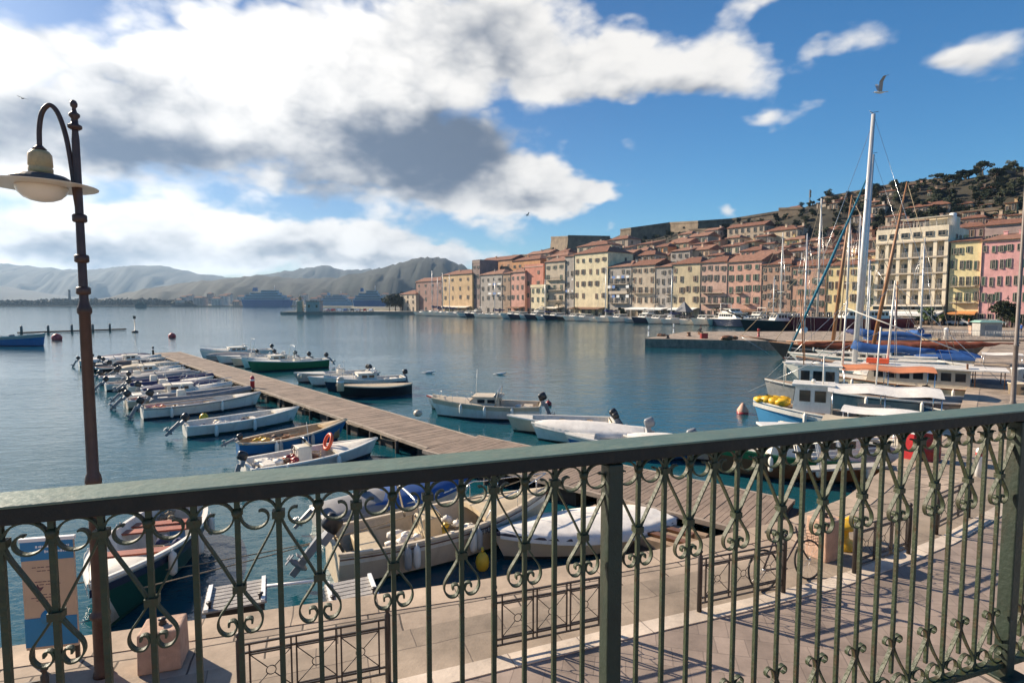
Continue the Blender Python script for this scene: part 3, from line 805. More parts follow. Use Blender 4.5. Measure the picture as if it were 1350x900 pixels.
for k in range(5):
    z = 0.62 + k * 0.055; q = 0.13 + k * .012
    mb.tube([(1.14 - q, -q, z), (1.14 + q, -q, z), (1.14 + q, q, z), (1.14 - q, q, z), (1.14 - q, -q, z)], 0.004, 4)
for k in range(12):
    a = 2 * PI * k / 12; mb.tube([(1.14 + .13 * math.cos(a), .13 * math.sin(a), .62), (1.14 + .2 * math.cos(a), .2 * math.sin(a), .84)], 0.004, 4)
mb.build('basket', fr_m, bk)

# ---------------------------------------------------------------- information board, lower left
T = [atY(52, 772, 7.25), atY(118, 762, 7.45), atY(40, 905, 7.1), atY(98, 905, 7.3)]
bd = empty('information_board', (-6.25, 7.35, QZ), R(12), 'blue and tan information board standing at the quay edge beside the lamp', 'information board')
wB, hB = 0.62, 1.50
blue = mat('board_blue', (0.01, 0.20, 0.42), 0.4, 0.08, 3); tan = mat('board_tan', (0.56, 0.40, 0.27), 0.5, 0.08, 3)
MB().box((0, 0, 0.22 + hB / 2), (wB, 0.04, hB)).build('panel', tan, bd, bevel=0.004)
MB().box((0, -0.022, 0.22 + hB - 0.13), (wB - 0.004, 0.012, 0.26)).build('header', blue, bd)
MB().box((0, -0.022, 0.22 + 0.24), (wB - 0.004, 0.012, 0.40)).build('footer', blue, bd)
MB().lathe([(0.12, -0.004), (0.12, 0.004)], 20, M=Matrix.Translation((0, -0.026, 0.66)) @ Matrix.Rotation(PI / 2, 4, 'X')).build('emblem_disc', blue, bd)
MB().box((0, 0.0, 0.22 + hB + 0.02), (wB + 0.03, 0.06, 0.045)).build('top_trim', mat('white_paint', (0.8, 0.8, 0.78), 0.4), bd)
for s_ in (-1, 1): MB().box((s_ * (wB / 2 - 0.04), 0.03, 0.12), (0.05, 0.03, 0.26)).build('leg', black, bd)
def text(body, size, parent, loc, rot, m, name='lettering', extrude=0.002, align='CENTER', shear=0.0):
    c = bpy.data.curves.new(name, 'FONT'); c.body = body; c.size = size; c.extrude = extrude; c.align_x = align; c.align_y = 'CENTER'; c.shear = shear
    o = bpy.data.objects.new(name, c); COL.objects.link(o); o.parent = parent; o.location = loc; o.rotation_euler = rot
    c.materials.append(m)
    bpy.context.view_layer.update(); dg = bpy.context.evaluated_depsgraph_get(); me = bpy.data.meshes.new_from_object(o.evaluated_get(dg)); me.name = name
    q = bpy.data.objects.new(name, me); COL.objects.link(q); q.parent = parent; q.location = loc; q.rotation_euler = rot
    if not me.materials: me.materials.append(m)
    bpy.data.objects.remove(o); return q
wh = mat('white_paint', (0.8, 0.8, 0.78), 0.4); ink = mat('brown_ink', (0.10, 0.04, 0.06), 0.6)
# two lines of header writing too small to read in the photograph, a bird-like mark and short lines of print
mb = MB(); rnd = random.Random(2)
for row, z in enumerate((1.645, 1.575)):
    x = -0.12 if row == 0 else -0.02
    while x < 0.26:
        lw = rnd.uniform(0.012, 0.022); mb.box((x, -0.0295, z), (lw, 0.003, rnd.uniform(0.022, 0.034))); x += lw + 0.008
mb.build('header_print', wh, bd)
mb = MB()
for z in (1.36, 1.31, 1.16, 1.12, 0.98, 0.94, 0.90):
    x = -0.2 + rnd.uniform(0, .1)
    while x < rnd.uniform(0.02, 0.22):
        lw = rnd.uniform(0.01, 0.05); mb.box((x, -0.0215, z), (lw, 0.002, 0.010)); x += lw + 0.01
mb.build('print', ink, bd)
mb = MB(); mb.add([(-0.16, -0.022, 1.05), (-0.10, -0.022, 1.03), (-0.06, -0.022, 1.09), (-0.11, -0.022, 1.08), (-0.14, -0.022, 1.13), (-0.15, -0.022, 1.08)], [(0, 1, 2, 3, 4, 5)]); mb.build('bird_mark', ink, bd)

# ---------------------------------------------------------------- two slatted boarding ramps lying at the quay edge
grey_w = mat('grey_planks', (0.34, 0.32, 0.30), 0.85, 0.25, 3, 0.4, 25, dirt=0.4)
dark_w = mat('dark_timber', (0.05, 0.04, 0.035), 0.9, 0.3, 4)
def ramp(pa, pb, wid, label):
    a = Vector((*pa, 0)); b_ = Vector((*pb, 0)); d = b_ - a; ln = d.length
    root = empty('boarding_ramp', ((a.x + b_.x) / 2, (a.y + b_.y) / 2, 0.72), math.atan2(d.y, d.x), label, 'ramp', 'grey slatted boarding ramps at the quay edge')
    mb = MB(); n = int(wid / 0.13)
    for k in range(n): mb.box((0, -wid / 2 + (k + .5) * wid / n, 0.03), (ln, wid / n - 0.03, 0.035))
    mb.build('slats', grey_w, root)
    for x in (-ln / 2 + .06, ln / 2 - .06): MB().box((x, 0, 0.075), (0.07, wid, 0.05)).build('end_beam', mat('white_paint', (0.8, 0.8, 0.78), 0.4), root)
    MB().box((0, 0, -0.2), (ln * 0.9, wid * 0.8, 0.42)).build('float', dark_w, root)
    mb = MB()
    for sx in (-1, 1): mb.lathe([(0.03, 0.05), (0.03, 0.12), (0.05, 0.14), (0.05, 0.16)], 8, c=(sx * ln * .4, -wid * .35, 0))
    mb.build('cleats', black, root)
    return root
ramp(at(270, 792, .75), at(352, 777, .75), 0.95, 'grey slatted floating ramp, the left one, lying beside the quay')
ramp(at(430, 785, .75), at(496, 772, .75), 0.85, 'grey slatted floating ramp, the right one, lying beside the quay')
q = MB(); a = at(352, 772, .8); b_ = at(430, 764, .8)
q.tube([(a[0], a[1], .8), (b_[0], b_[1], .8)], 0.03, 8)
tag(q.build('tie_bar', wh), 'thin white bar joining the two slatted floating ramps', 'bar')
# ---------------------------------------------------------------- houses of the waterfront and the hill
ROTF = math.atan2(D_.y, D_.x)
m_glass = mat('window_dark', (0.018, 0.022, 0.026), 0.12, 0.3, 1)
m_frame = mat('window_frame', (0.30, 0.26, 0.21), 0.7, 0.1, 3)
SHUT = {'g': mat('shutter_green', (0.035, 0.075, 0.05), 0.6, 0.2, 2), 'b': mat('shutter_brown', (0.09, 0.045, 0.025), 0.6, 0.2, 2), 'd': mat('shutter_dark', (0.04, 0.04, 0.042), 0.6, 0.2, 2), 'w': mat('shutter_white', (0.5, 0.48, 0.44), 0.6)}
m_tile = [mat('roof_tiles', (0.20, 0.085, 0.05), 0.9, 0.45, 1.6, 0.6, 5, dirt=0.5, dirtcol=(0.09, 0.06, 0.045)), mat('roof_tiles_pale', (0.26, 0.13, 0.085), 0.9, 0.4, 1.2, 0.6, 5, dirt=0.5, dirtcol=(0.11, 0.08, 0.06))]
m_iron = mat('balcony_iron', (0.05, 0.05, 0.05), 0.5)
m_slab = mat('balcony_slab', (0.50, 0.42, 0.33), 0.8)
_wm = {}
def window_mesh(w, h, sh, door=False, shut=0):
    k = (round(w, 2), round(h, 2), sh, door, shut)
    if k in _wm: return _wm[k]
    mb = MB(); t = 0.12
    mb.box((0, -0.02, h / 2), (w, 0.05, h), 0)
    for s in (-1, 1): mb.box((s * (w / 2 + t / 2), -0.06, h / 2), (t, 0.14, h + 2 * t), 1)
    mb.box((0, -0.06, h + t / 2), (w, 0.14, t), 1)
    if not door: mb.box((0, -0.10, -t / 2), (w, 0.24, t), 1)
    mb.box((0, -0.055, h / 2), (0.06, 0.03, h), 1); mb.box((0, -0.056, h * 0.62), (w, 0.03, 0.05), 1)
    if sh:
        for s in (-1, 1):
            if shut == 2 or (shut == 1 and s == 1): mb.box((s * w * .25, -0.09, h / 2), (w * .49, 0.05, h), 2)
            else: mb.box((s * (w / 2 + t + w * 0.27), -0.045, h / 2), (w * 0.5, 0.07, h), 2)
    me = mb.mesh('window', [m_glass, m_frame, SHUT.get(sh or 'g')])
    _wm[k] = me
    return me
_bc = {}
def balcony_mesh(w, iron=True):
    k = (round(w, 1), iron)
    if k in _bc: return _bc[k]
    mb = MB(); mb.box((0, -0.5, -0.08), (w, 1.0, 0.16), 0)
    if iron:
        mb.box((0, -0.98, 0.95), (w, 0.04, 0.05), 1)
        n = max(3, int(w / 0.22))
        for i in range(n + 1): mb.box((-w / 2 + w * i / n, -0.98, 0.47), (0.03, 0.03, 0.95), 1)
        for s in (-1, 1): mb.box((s * w / 2, -0.5, 0.95), (0.04, 0.95, 0.05), 1); mb.box((s * w / 2, -0.5, 0.5), (0.03, 0.95, 0.04), 1)
    else:
        mb.box((0, -0.97, 0.45), (w, 0.06, 0.9), 0)
    for s in (-1, 1): mb.box((s * w * 0.35, -0.3, -0.24), (0.14, 0.5, 0.18), 0)
    me = mb.mesh('balcony', [m_slab, m_iron]); _bc[k] = me
    return me
_wallm = {}
def wall_mat(c):
    k = tuple(round(x, 3) for x in c)
    if k not in _wallm:
        g_ = sum(c) / 3; c = tuple(min(.8, (x * .84 + g_ * .16) * 1.15) for x in c)
        _wallm[k] = mat('plaster_%d' % len(_wallm), c, 0.9, 0.24, 0.35, 0.3, 6, dirt=0.5, dirtcol=tuple(x * 0.45 for x in c))
    return _wallm[k]
B_LIST = []
def house(label, u0, u1, v, s, col, fl=4, nw=3, sh='g', roof='hip', dep=11, seed=0, balc=(), awn=None, base=None, name='house', cat='house', group=None, top=None, fh=None, t01=None, chim=1, ground=True, rot=0.0, laundry=False):
    rnd = random.Random(seed or int(u0 * 7 + v))
    if t01 is None:
        t0, t1 = onrow(u0, s), onrow(u1, s)
    else: t0, t1 = t01
    p0 = Vector(Fp(t0, s)); p1 = Vector(Fp(t1, s)); W_ = (p1 - p0).length; c = (p0 + p1) / 2
    um = 675 + 738 * c.x / c.y
    zt = atY(um, v, c.y)[2]
    zb = min(hz(t0, s), hz(t1, s), hz(t0, s + dep * 0.5)) - 1.0 if base is None else base
    if s < 3: zb = QZ - 0.05
    H_ = zt - zb
    if H_ < 3: H_ = 3
    root = empty(name, (c.x, c.y, zb), ROTF + rot, label, cat, group)
    wm = wall_mat(col)
    mb = MB(); mb.box((0, dep / 2, H_ / 2), (W_, dep, H_))
    mb.build('wall', wm, root)
    # roof
    rm = m_tile[rnd.random() < 0.4]
    ov = 0.45
    if roof in ('hip', 'gable', 'shed'):
        mb = MB(); x = W_ / 2 + ov * (0.5 if roof == 'hip' else .6); ya, yb = -ov, dep + ov; hh = min(W_, dep) * (0.22 if roof != 'shed' else 0.16)
        inset = min(x * 0.6, (yb - ya) / 2) if roof == 'hip' else 0
        ym = (ya + yb) / 2
        if roof == 'shed':
            vs = [(-x, ya, 0), (x, ya, 0), (x, yb, hh * 1.6), (-x, yb, hh * 1.6), (-x, ya, .18), (x, ya, .18), (x, yb, hh * 1.6 + .18), (-x, yb, hh * 1.6 + .18)]
            fs = [(0, 3, 2, 1), (4, 5, 6, 7), (0, 1, 5, 4), (1, 2, 6, 5), (2, 3, 7, 6), (3, 0, 4, 7)]
            # close the gap below the mono-pitch
            vs += [(-W_ / 2, dep - .01, -0.1), (W_ / 2, dep - .01, -0.1)]
        else:
            vs = [(-x, ya, 0), (x, ya, 0), (x, yb, 0), (-x, yb, 0), (-x, ya, .16), (x, ya, .16), (x, yb, .16), (-x, yb, .16), (-x + inset, ym, hh + .16), (x - inset, ym, hh + .16)]
            fs = [(0, 3, 2, 1), (0, 1, 5, 4), (1, 2, 6, 5), (2, 3, 7, 6), (3, 0, 4, 7), (4, 5, 9, 8), (6, 7, 8, 9), (5, 6, 9), (7, 4, 8)]
        mb.add(vs, fs)
        rf = mb.build('roof', rm, root, loc=(0, 0, H_ + 0.002))
        for k in range(chim):
            cb = MB(); cx = rnd.uniform(-W_ * .35, W_ * .35); cb.box((cx, dep * rnd.uniform(.3, .7), hh * .55 + .5), (0.7, 0.5, 1.7)).box((cx, dep * .5, hh * .55 + 1.4), (0.01, 0.01, 0.01))
            cb = MB(); cy = dep * rnd.uniform(.3, .7); cb.box((cx, cy, hh * .5 + .5), (0.7, 0.5, 1.7)); cb.box((cx, cy, hh * .5 + 1.42), (0.9, 0.7, 0.12))
            cb.build('chimney', wm, rf)
        if roof == 'shed':
            g = MB()
            for sx in (-1, 1): g.prism([(0, 0), (1, 0), (1, 0.01)], 0, 0.001)
            g = MB(); yy = dep
            g.add([(-W_ / 2, 0, 0), (-W_ / 2, yy, 0), (-W_ / 2, yy, hh * 1.5), (W_ / 2, 0, 0), (W_ / 2, yy, 0), (W_ / 2, yy, hh * 1.5)], [(0, 2, 1), (3, 4, 5), (1, 2, 5, 4)])
            g.build('gable_wall', wm, root, loc=(0, 0, H_))
    else:
        mb = MB()
        for (cx, cy, sx, sy) in ((0, 0.15, W_, 0.3), (0, dep - .15, W_, 0.3), (-W_ / 2 + .15, dep / 2, .3, dep - .6), (W_ / 2 - .15, dep / 2, .3, dep - .6)):
            mb.box((cx, cy, 0.45), (sx, sy, 0.9))
        mb.build('parapet', wm, root, loc=(0, 0, H_ + 0.002))
    # cornice and string course
    if s < 40:
        MB().box((0, -0.08, H_ - 0.18), (W_ + 0.02, 0.16, 0.22)).build('cornice', m_slab, root)
    # windows
    vis = H_ if top is None else top
    fhh = fh or (vis / (fl + (0.2 if ground else 0)))
    ww = min(1.0, W_ / nw * 0.34); wh_ = min(1.75, fhh * 0.52)
    for f in range(fl):
        zf = H_ - (f + 1) * fhh + fhh * 0.30
        if zf < 0.4 and not (ground and f == fl - 1): continue
        gf = ground and f == fl - 1 and s < 3
        for k in range(nw):
            if rnd.random() < 0.10: continue
            xx = -W_ / 2 + (k + 0.5) * W_ / nw
            if gf:
                me = window_mesh(ww * 1.4, 2.4, None, True); o = child('door', me, root, (xx, 0, 0.1))
            else:
                hgt = wh_ * (0.7 if f == 0 and fl > 3 else 1)
                q = sh if (sh and rnd.random() < 0.85) else None
                o = child('window', window_mesh(ww, hgt, q, False, rnd.choice((0, 0, 0, 1, 2, 2)) if q else 0), root, (xx + rnd.uniform(-.2, .2), 0, zf + rnd.choice((0, 0, 0, .15, -.2))))
        if f in balc:
            child('balcony', balcony_mesh(W_ * 0.8, rnd.random() < .7), root, (0, 0, zf - 0.25))
        elif 'r' in balc and f and not gf and rnd.random() < .5:
            child('balcony', balcony_mesh(W_ / nw * 0.9), root, (-W_ / 2 + (rnd.randrange(nw) + 0.5) * W_ / nw, 0, zf - 0.2))
    if s < 3 and W_ > 6:
        MB().box((-W_ / 2 + .18, -0.08, H_ / 2), (.13, .12, H_ - .3)).build('downpipe', SHUT['d'], root)
    # windows on the side that faces the camera
    if s > 3 or W_ > 8:
        for f in range(1, min(fl, 4)):
            zf = H_ - f * fhh + fhh * 0.3
            if zf < 1: continue
            for k in range(2):
                if rnd.random() < 0.55: continue
                o = child('window', window_mesh(ww * .9, wh_ * .8, None), root, (W_ / 2, dep * (0.3 + 0.4 * k), zf)); o.rotation_euler.z = PI / 2
    if awn:
        colr, zz, out_ = awn
        mb = MB(); mb.add([(-W_ * .46, -0.05, zz + .5), (W_ * .46, -0.05, zz + .5), (W_ * .46, -out_, zz), (-W_ * .46, -out_, zz), (-W_ * .46, -0.05, zz + .44), (W_ * .46, -0.05, zz + .44), (W_ * .46, -out_, zz - .28), (-W_ * .46, -out_, zz - .28)], [(0, 1, 2, 3), (3, 2, 6, 7), (7, 6, 5, 4), (0, 3, 7, 4), (1, 5, 6, 2)])
        mb.build('awning', mat('awning_' + colr, {'cream': (0.72, 0.66, 0.55), 'white': (0.8, 0.79, 0.76), 'brown': (0.20, 0.11, 0.07), 'orange': (0.6, 0.25, 0.08), 'green': (0.06, .16, .10)}[colr], 0.8), root)
        mb = MB()
        for i in range(4): mb.box((-W_ * .44 + i * W_ * .88 / 3, -out_ + .1, (zz - .2) / 2), (.08, .08, zz - .2))
        mb.build('awning_posts', m_iron, root)
    if laundry:
        mb = MB()
        for f in range(1, fl - 1):
            zf = H_ - f * fhh
            for k in range(5):
                if rnd.random() < .6: mb.box((-W_ * .4 + k * W_ * .2, -0.75, zf - .2), (W_ * .13, 0.03, rnd.uniform(.6, 1.1)), k % 2)
        mb.build('laundry', [mat('white_paint', (0.8, 0.8, 0.78), 0.4), mat('blue_cloth', (0.15, 0.25, 0.5), 0.8)], root)
    B_LIST.append((u0, u1, s, label))
    return root

OCH = (0.50, 0.33, 0.15); ORA = (0.50, 0.24, 0.09); YEL = (0.60, 0.46, 0.22); PYEL = (0.64, 0.53, 0.32); BEI = (0.44, 0.35, 0.25); GREY = (0.33, 0.29, 0.25)
PINK = (0.52, 0.26, 0.19); SAL = (0.54, 0.24, 0.15); RED = (0.33, 0.10, 0.07); BRN = (0.30, 0.20, 0.13); ROSE = (0.62, 0.29, 0.27); CREAM = (0.60, 0.50, 0.36)
H = house
H('low weathered stone house at the far left end of the waterfront row', 528, 549, 388, 0, BEI, 3, 3, 'd', 'hip')
H('dark red house behind the group of four tall masts', 549, 585, 371, 2, (0.27, 0.15, 0.12), 4, 4, 'd', 'gable')
H('orange-yellow four-storey palazzo standing alone near the left end of the row', 583, 623, 362, 0, (0.50, 0.33, 0.16), 4, 4, 'b', 'hip', awn=('cream', 2.8, 3))
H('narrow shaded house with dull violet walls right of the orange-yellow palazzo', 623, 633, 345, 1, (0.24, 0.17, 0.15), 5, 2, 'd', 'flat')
H('wide grey-beige house with long rows of balconies', 633, 663, 362, 0, GREY, 4, 4, 'd', 'hip', balc=('r',), laundry=True)
H('tall orange-brown house rising behind the grey-beige balcony house', 632, 675, 344, 14, (0.45, 0.23, 0.11), 5, 5, 'b', 'gable')
H('brown narrow house left of the pink houses', 662, 674, 361, 0, BRN, 4, 2, 'd', 'hip')
H('pink house with dark arched-looking windows', 673, 692, 359, 0, PINK, 4, 3, 'd', 'hip', awn=('brown', 2.8, 3))
H('upper orange house with a long window row behind the pink houses', 675, 712, 343, 14, ORA, 5, 5, 'd', 'hip')
H('salmon-red house with a single visible upper window', 691, 716, 351, 1.2, (0.52, 0.19, 0.12), 4, 2, 'b', 'flat')
H('small pale yellow house in front of the salmon-red one', 699, 719, 378, -1.5, PYEL, 3, 3, 'g', 'flat', dep=4)
H('beige house with three levels of green-shuttered balconies', 718, 744, 345, 0, BEI, 5, 3, 'g', 'hip', balc=(1, 2, 3), awn=('cream', 2.9, 4))
H('narrow grey house squeezed left of the big pale yellow palazzo', 744, 757, 338, 0.4, GREY, 5, 2, 'd', 'hip', laundry=True)
H('big pale yellow palazzo of five storeys with brown shutters', 756, 800, 334, -0.4, PYEL, 5, 5, 'b', 'hip', dep=14, awn=('brown', 2.8, 4), chim=2)
H('grey house hung with washing right of the big pale yellow palazzo', 801, 831, 352, 0, GREY, 5, 4, 'd', 'hip', balc=(1, 2, 3), laundry=True)
H('beige house with one long white balcony', 831, 862, 350, 0, BEI, 5, 4, 'b', 'gable', balc=(2,), awn=('white', 2.9, 5))
H('grey-green house with small dark balconies', 862, 884, 352, 0, GREY, 5, 3, 'd', 'hip', balc=('r',), awn=('white', 2.9, 5))
H('dull yellow house with few windows right of the grey-green house', 884, 921, 348, 0, (0.46, 0.37, 0.22), 5, 4, 'b', 'hip', awn=('white', 2.9, 3))
H('dusty pink house with a long dark balcony', 921, 956, 346, 0, (0.47, 0.29, 0.22), 5, 4, 'd', 'hip', balc=(2, 3))
H('salmon house with green shutters behind the white motor yacht', 956, 1001, 345, 0, (0.52, 0.28, 0.20), 5, 4, 'g', 'gable', balc=('r',), awn=('brown', 2.6, 2))
H('brick-brown house with many small balconies behind the leaning rigging', 1001, 1040, 349, 0, (0.36, 0.21, 0.14), 6, 5, 'd', 'hip', balc=('r',))
H('terracotta house between the brick-brown and the yellow house', 1040, 1085, 351, 0, (0.46, 0.25, 0.16), 5, 5, 'g', 'gable', balc=('r',))
H('bright yellow house with plants on its small balcony', 1086, 1127, 350, 0, (0.66, 0.50, 0.22), 4, 4, 'b', 'hip', balc=('r',))
H('set-back yellow attic storey above the bright yellow house', 1098, 1122, 337, 6, YEL, 5, 3, 'd', 'hip')
H('straw-yellow house just left of the hotel block', 1127, 1149, 345, 0, (0.60, 0.48, 0.25), 5, 2, 'g', 'hip', balc=(1, 2))
# the hotel: cream block of loggias with a glazed restaurant and a long white awning
def hotel():
    u0, u1 = 1149, 1243
    t0, t1 = onrow(u0), onrow(u1); p0 = Vector(Fp(t0)); p1 = Vector(Fp(t1)); W_ = (p1 - p0).length; c = (p0 + p1) / 2
    zt = atY(675 + 738 * c.x / c.y, 300, c.y)[2]; H_ = zt - QZ; dep = 16
    root = empty('hotel', (c.x, c.y, QZ - .03), ROTF, 'cream six-storey hotel with a grid of recessed balconies and a long white awning', 'hotel')
    cm_ = wall_mat((0.74, 0.60, 0.42)); body = 1.2
    mb = MB(); mb.box((0, body + (dep - body) / 2, H_ / 2), (W_, dep - body, H_)); mb.build('wall', cm_, root)
    nb = 6; g0 = 4.4; top = H_ - 3.3; nf = 4; fh = (top - g0) / nf; cw = W_ / nb
    mb = MB()
    for i in range(nb + 1):
        x = -W_ / 2 + i * cw; x = min(max(x, -W_ / 2 + .35), W_ / 2 - .35)
        mb.box((x, body / 2, (g0 + top) / 2), (0.7, body - .004, top - g0))
    mb.build('pier_grid', cm_, root)
    mb = MB(); mb.box((0, body / 2 - .05, H_ - 1.65 + 0.0), (W_, body - .1, 3.28)); mb.build('attic_wall', cm_, root)
    for f in range(nf + 1):
        MB().box((0, body / 2 - .12, g0 + f * fh + 0.002), (W_ - .01, body + .2, 0.34)).build('floor_slab', m_slab, root)
    bal = MB(); bal.box((0, 0, .5), (cw - .75, .05, .06), 1)
    for i in range(13): bal.box((-(cw - .75) / 2 + i * (cw - .75) / 12, 0, .02), (.03, .03, .98), 1)
    bme = bal.mesh('balcony_railing', [m_iron, mat('pale_rail', (0.5, 0.47, 0.42), 0.6)])
    gw = window_mesh(1.5, 2.05, None, True)
    cur = MB().box((0.1, 0, 1.0), (1.2, 0.04, 2.0)).mesh('curtain', [mat('curtain', (0.62, 0.60, 0.56), 0.8)])
    for f in range(nf):
        for i in range(nb):
            x = -W_ / 2 + (i + .5) * cw; z = g0 + f * fh + .18
            child('balcony_railing', bme, root, (x, 0.1, z + .5))
            w_ = child('window', gw, root, (x + .35, body, z)); child('curtain', cur, w_, (-1.25, -0.05, 0.02))
    for i in range(nb): child('window', window_mesh(1.3, 0.95, None), root, (-W_ / 2 + (i + .5) * cw, -0.002, H_ - 2.2))
    MB().box((0, 1.2, 3.1), (W_ - .02, 2.4, .25)).build('restaurant_slab', m_slab, root)
    for i in range(5):
        MB().box((-W_ / 2 + (i + .5) * W_ / 5, -0.9, 3.55), (W_ / 5 - .5, .06, 1.15)).build('restaurant_window', m_glass, root)
    MB().box((0, 0.2, 3.15), (W_, 2.3, .2)).box((0, 0.2, 4.2), (W_ , 2.5, .22)).build('terrace_roof', mat('awning_cream', (0.72, 0.66, 0.55), 0.8), root)
    mb = MB(); a, b_ = -W_ / 2, W_ / 2
    mb.add([(a, -1, 2.95), (b_, -1, 2.95), (b_, -5.4, 2.5), (a, -5.4, 2.5), (b_, -5.4, 1.95), (a, -5.4, 1.95), (b_, -1, 2.85), (a, -1, 2.85)], [(0, 1, 2, 3), (3, 2, 4, 5), (5, 4, 6, 7), (0, 3, 5, 7), (1, 6, 4, 2)])
    mb.build('awning', mat('awning_white', (0.8, 0.79, 0.76), 0.8), root)
    mb = MB()
    for i in range(7): mb.box((a + .2 + i * (W_ - .4) / 6, -5.3, 1.0), (.1, .1, 2.0))
    mb.build('awning_posts', mat('pale_rail', (0.5, 0.47, 0.42), 0.6), root)
    for i in range(6): child('door', window_mesh(2.0, 2.3, None, True), root, (-W_ / 2 + (i + .5) * cw, body, 0.05))
    # roof terrace: railings, pergola, lift box, chimney drum
    mb = MB()
    for i in range(22): mb.box((-W_ / 2 + .3 + i * (W_ - .6) / 21, .3, .5), (.04, .04, 1.0))
    mb.box((0, .3, 1.0), (W_ - .5, .05, .05)).box((0, .3, .55), (W_ - .5, .04, .04)); mb.build('roof_railing', mat('pale_rail', (0.5, 0.47, 0.42), 0.6), root, loc=(0, 0, H_))
    mb = MB()
    for i in range(5): mb.box((-W_ * .2 + i * 2.2, 4, 1.2), (.12, .12, 2.4))
    mb.box((-W_ * .2 + 4.4, 5, 2.45), (10, 3.5, .14)); mb.build('pergola', mat('pale_rail', (0.5, 0.47, 0.42), 0.6), root, loc=(0, 0, H_))
    MB().box((W_ * .28, 9, 1.3), (5, 4, 2.6)).build('lift_house', cm_, root, loc=(0, 0, H_))
    MB().lathe([(.7, 0), (.7, 3.0), (.5, 3.2)], 14, c=(W_ * .44, 6, 0)).build('drum_chimney', mat('white_paint', (0.8, 0.8, 0.78), 0.4), root, loc=(0, 0, H_))
    # low side wing
    MB().box((W_ / 2 + 2.2, dep / 2 + 1, 3.6), (4.4, dep - 2, 7.2)).build('side_wing', wall_mat((0.36, 0.20, 0.15)), root)
    for k in range(3): o = child('window', window_mesh(1.1, .8, None), root, (W_ / 2, 6 + 3 * k, H_ - 2.6)); o.rotation_euler.z = PI / 2
hotel()
H('lemon yellow house with green shutters between the hotel and the pink house', 1247, 1287, 318, 0.5, (0.66, 0.54, 0.25), 5, 4, 'g', 'hip', balc=(2, 3), awn=('orange', 2.6, 1.5))
H('big rose-pink house at the right edge of the view', 1287, 1352, 316, 0, ROSE, 5, 6, 'g', 'hip', dep=14, chim=2)
H('pale corner house beyond the right edge of the pink house', 1353, 1420, 330, 0, CREAM, 5, 5, 'g', 'hip')
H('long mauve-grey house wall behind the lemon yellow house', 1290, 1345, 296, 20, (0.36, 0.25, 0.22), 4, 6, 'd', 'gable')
# second and third rows climbing the hill
UP = [(1100, 1122, 278, 74, (0.34, 0.25, 0.18), 2, 3, 'brown house among scrub right of the two tall masts'), (1128, 1150, 262, 84, (0.30, 0.22, 0.16), 2, 3, 'dark brown house close under the crest wall'), (1246, 1272, 274, 68, (0.42, 0.32, 0.22), 2, 3, 'tan house among the trees above the lemon yellow house'), (1278, 1304, 264, 76, (0.32, 0.23, 0.17), 2, 3, 'brown house among the trees below the upper fort block'), (1300, 1336, 300, 34, (0.40, 0.27, 0.20), 3, 5, 'reddish house directly above the rose-pink roof'), (1256, 1290, 288, 46, (0.36, 0.25, 0.18), 3, 4, 'weathered brown house on the slope right of the hotel roof'), (1150, 1172, 258, 82, (0.44, 0.35, 0.25), 1, 3, 'low sandy cottage just below the crest')]

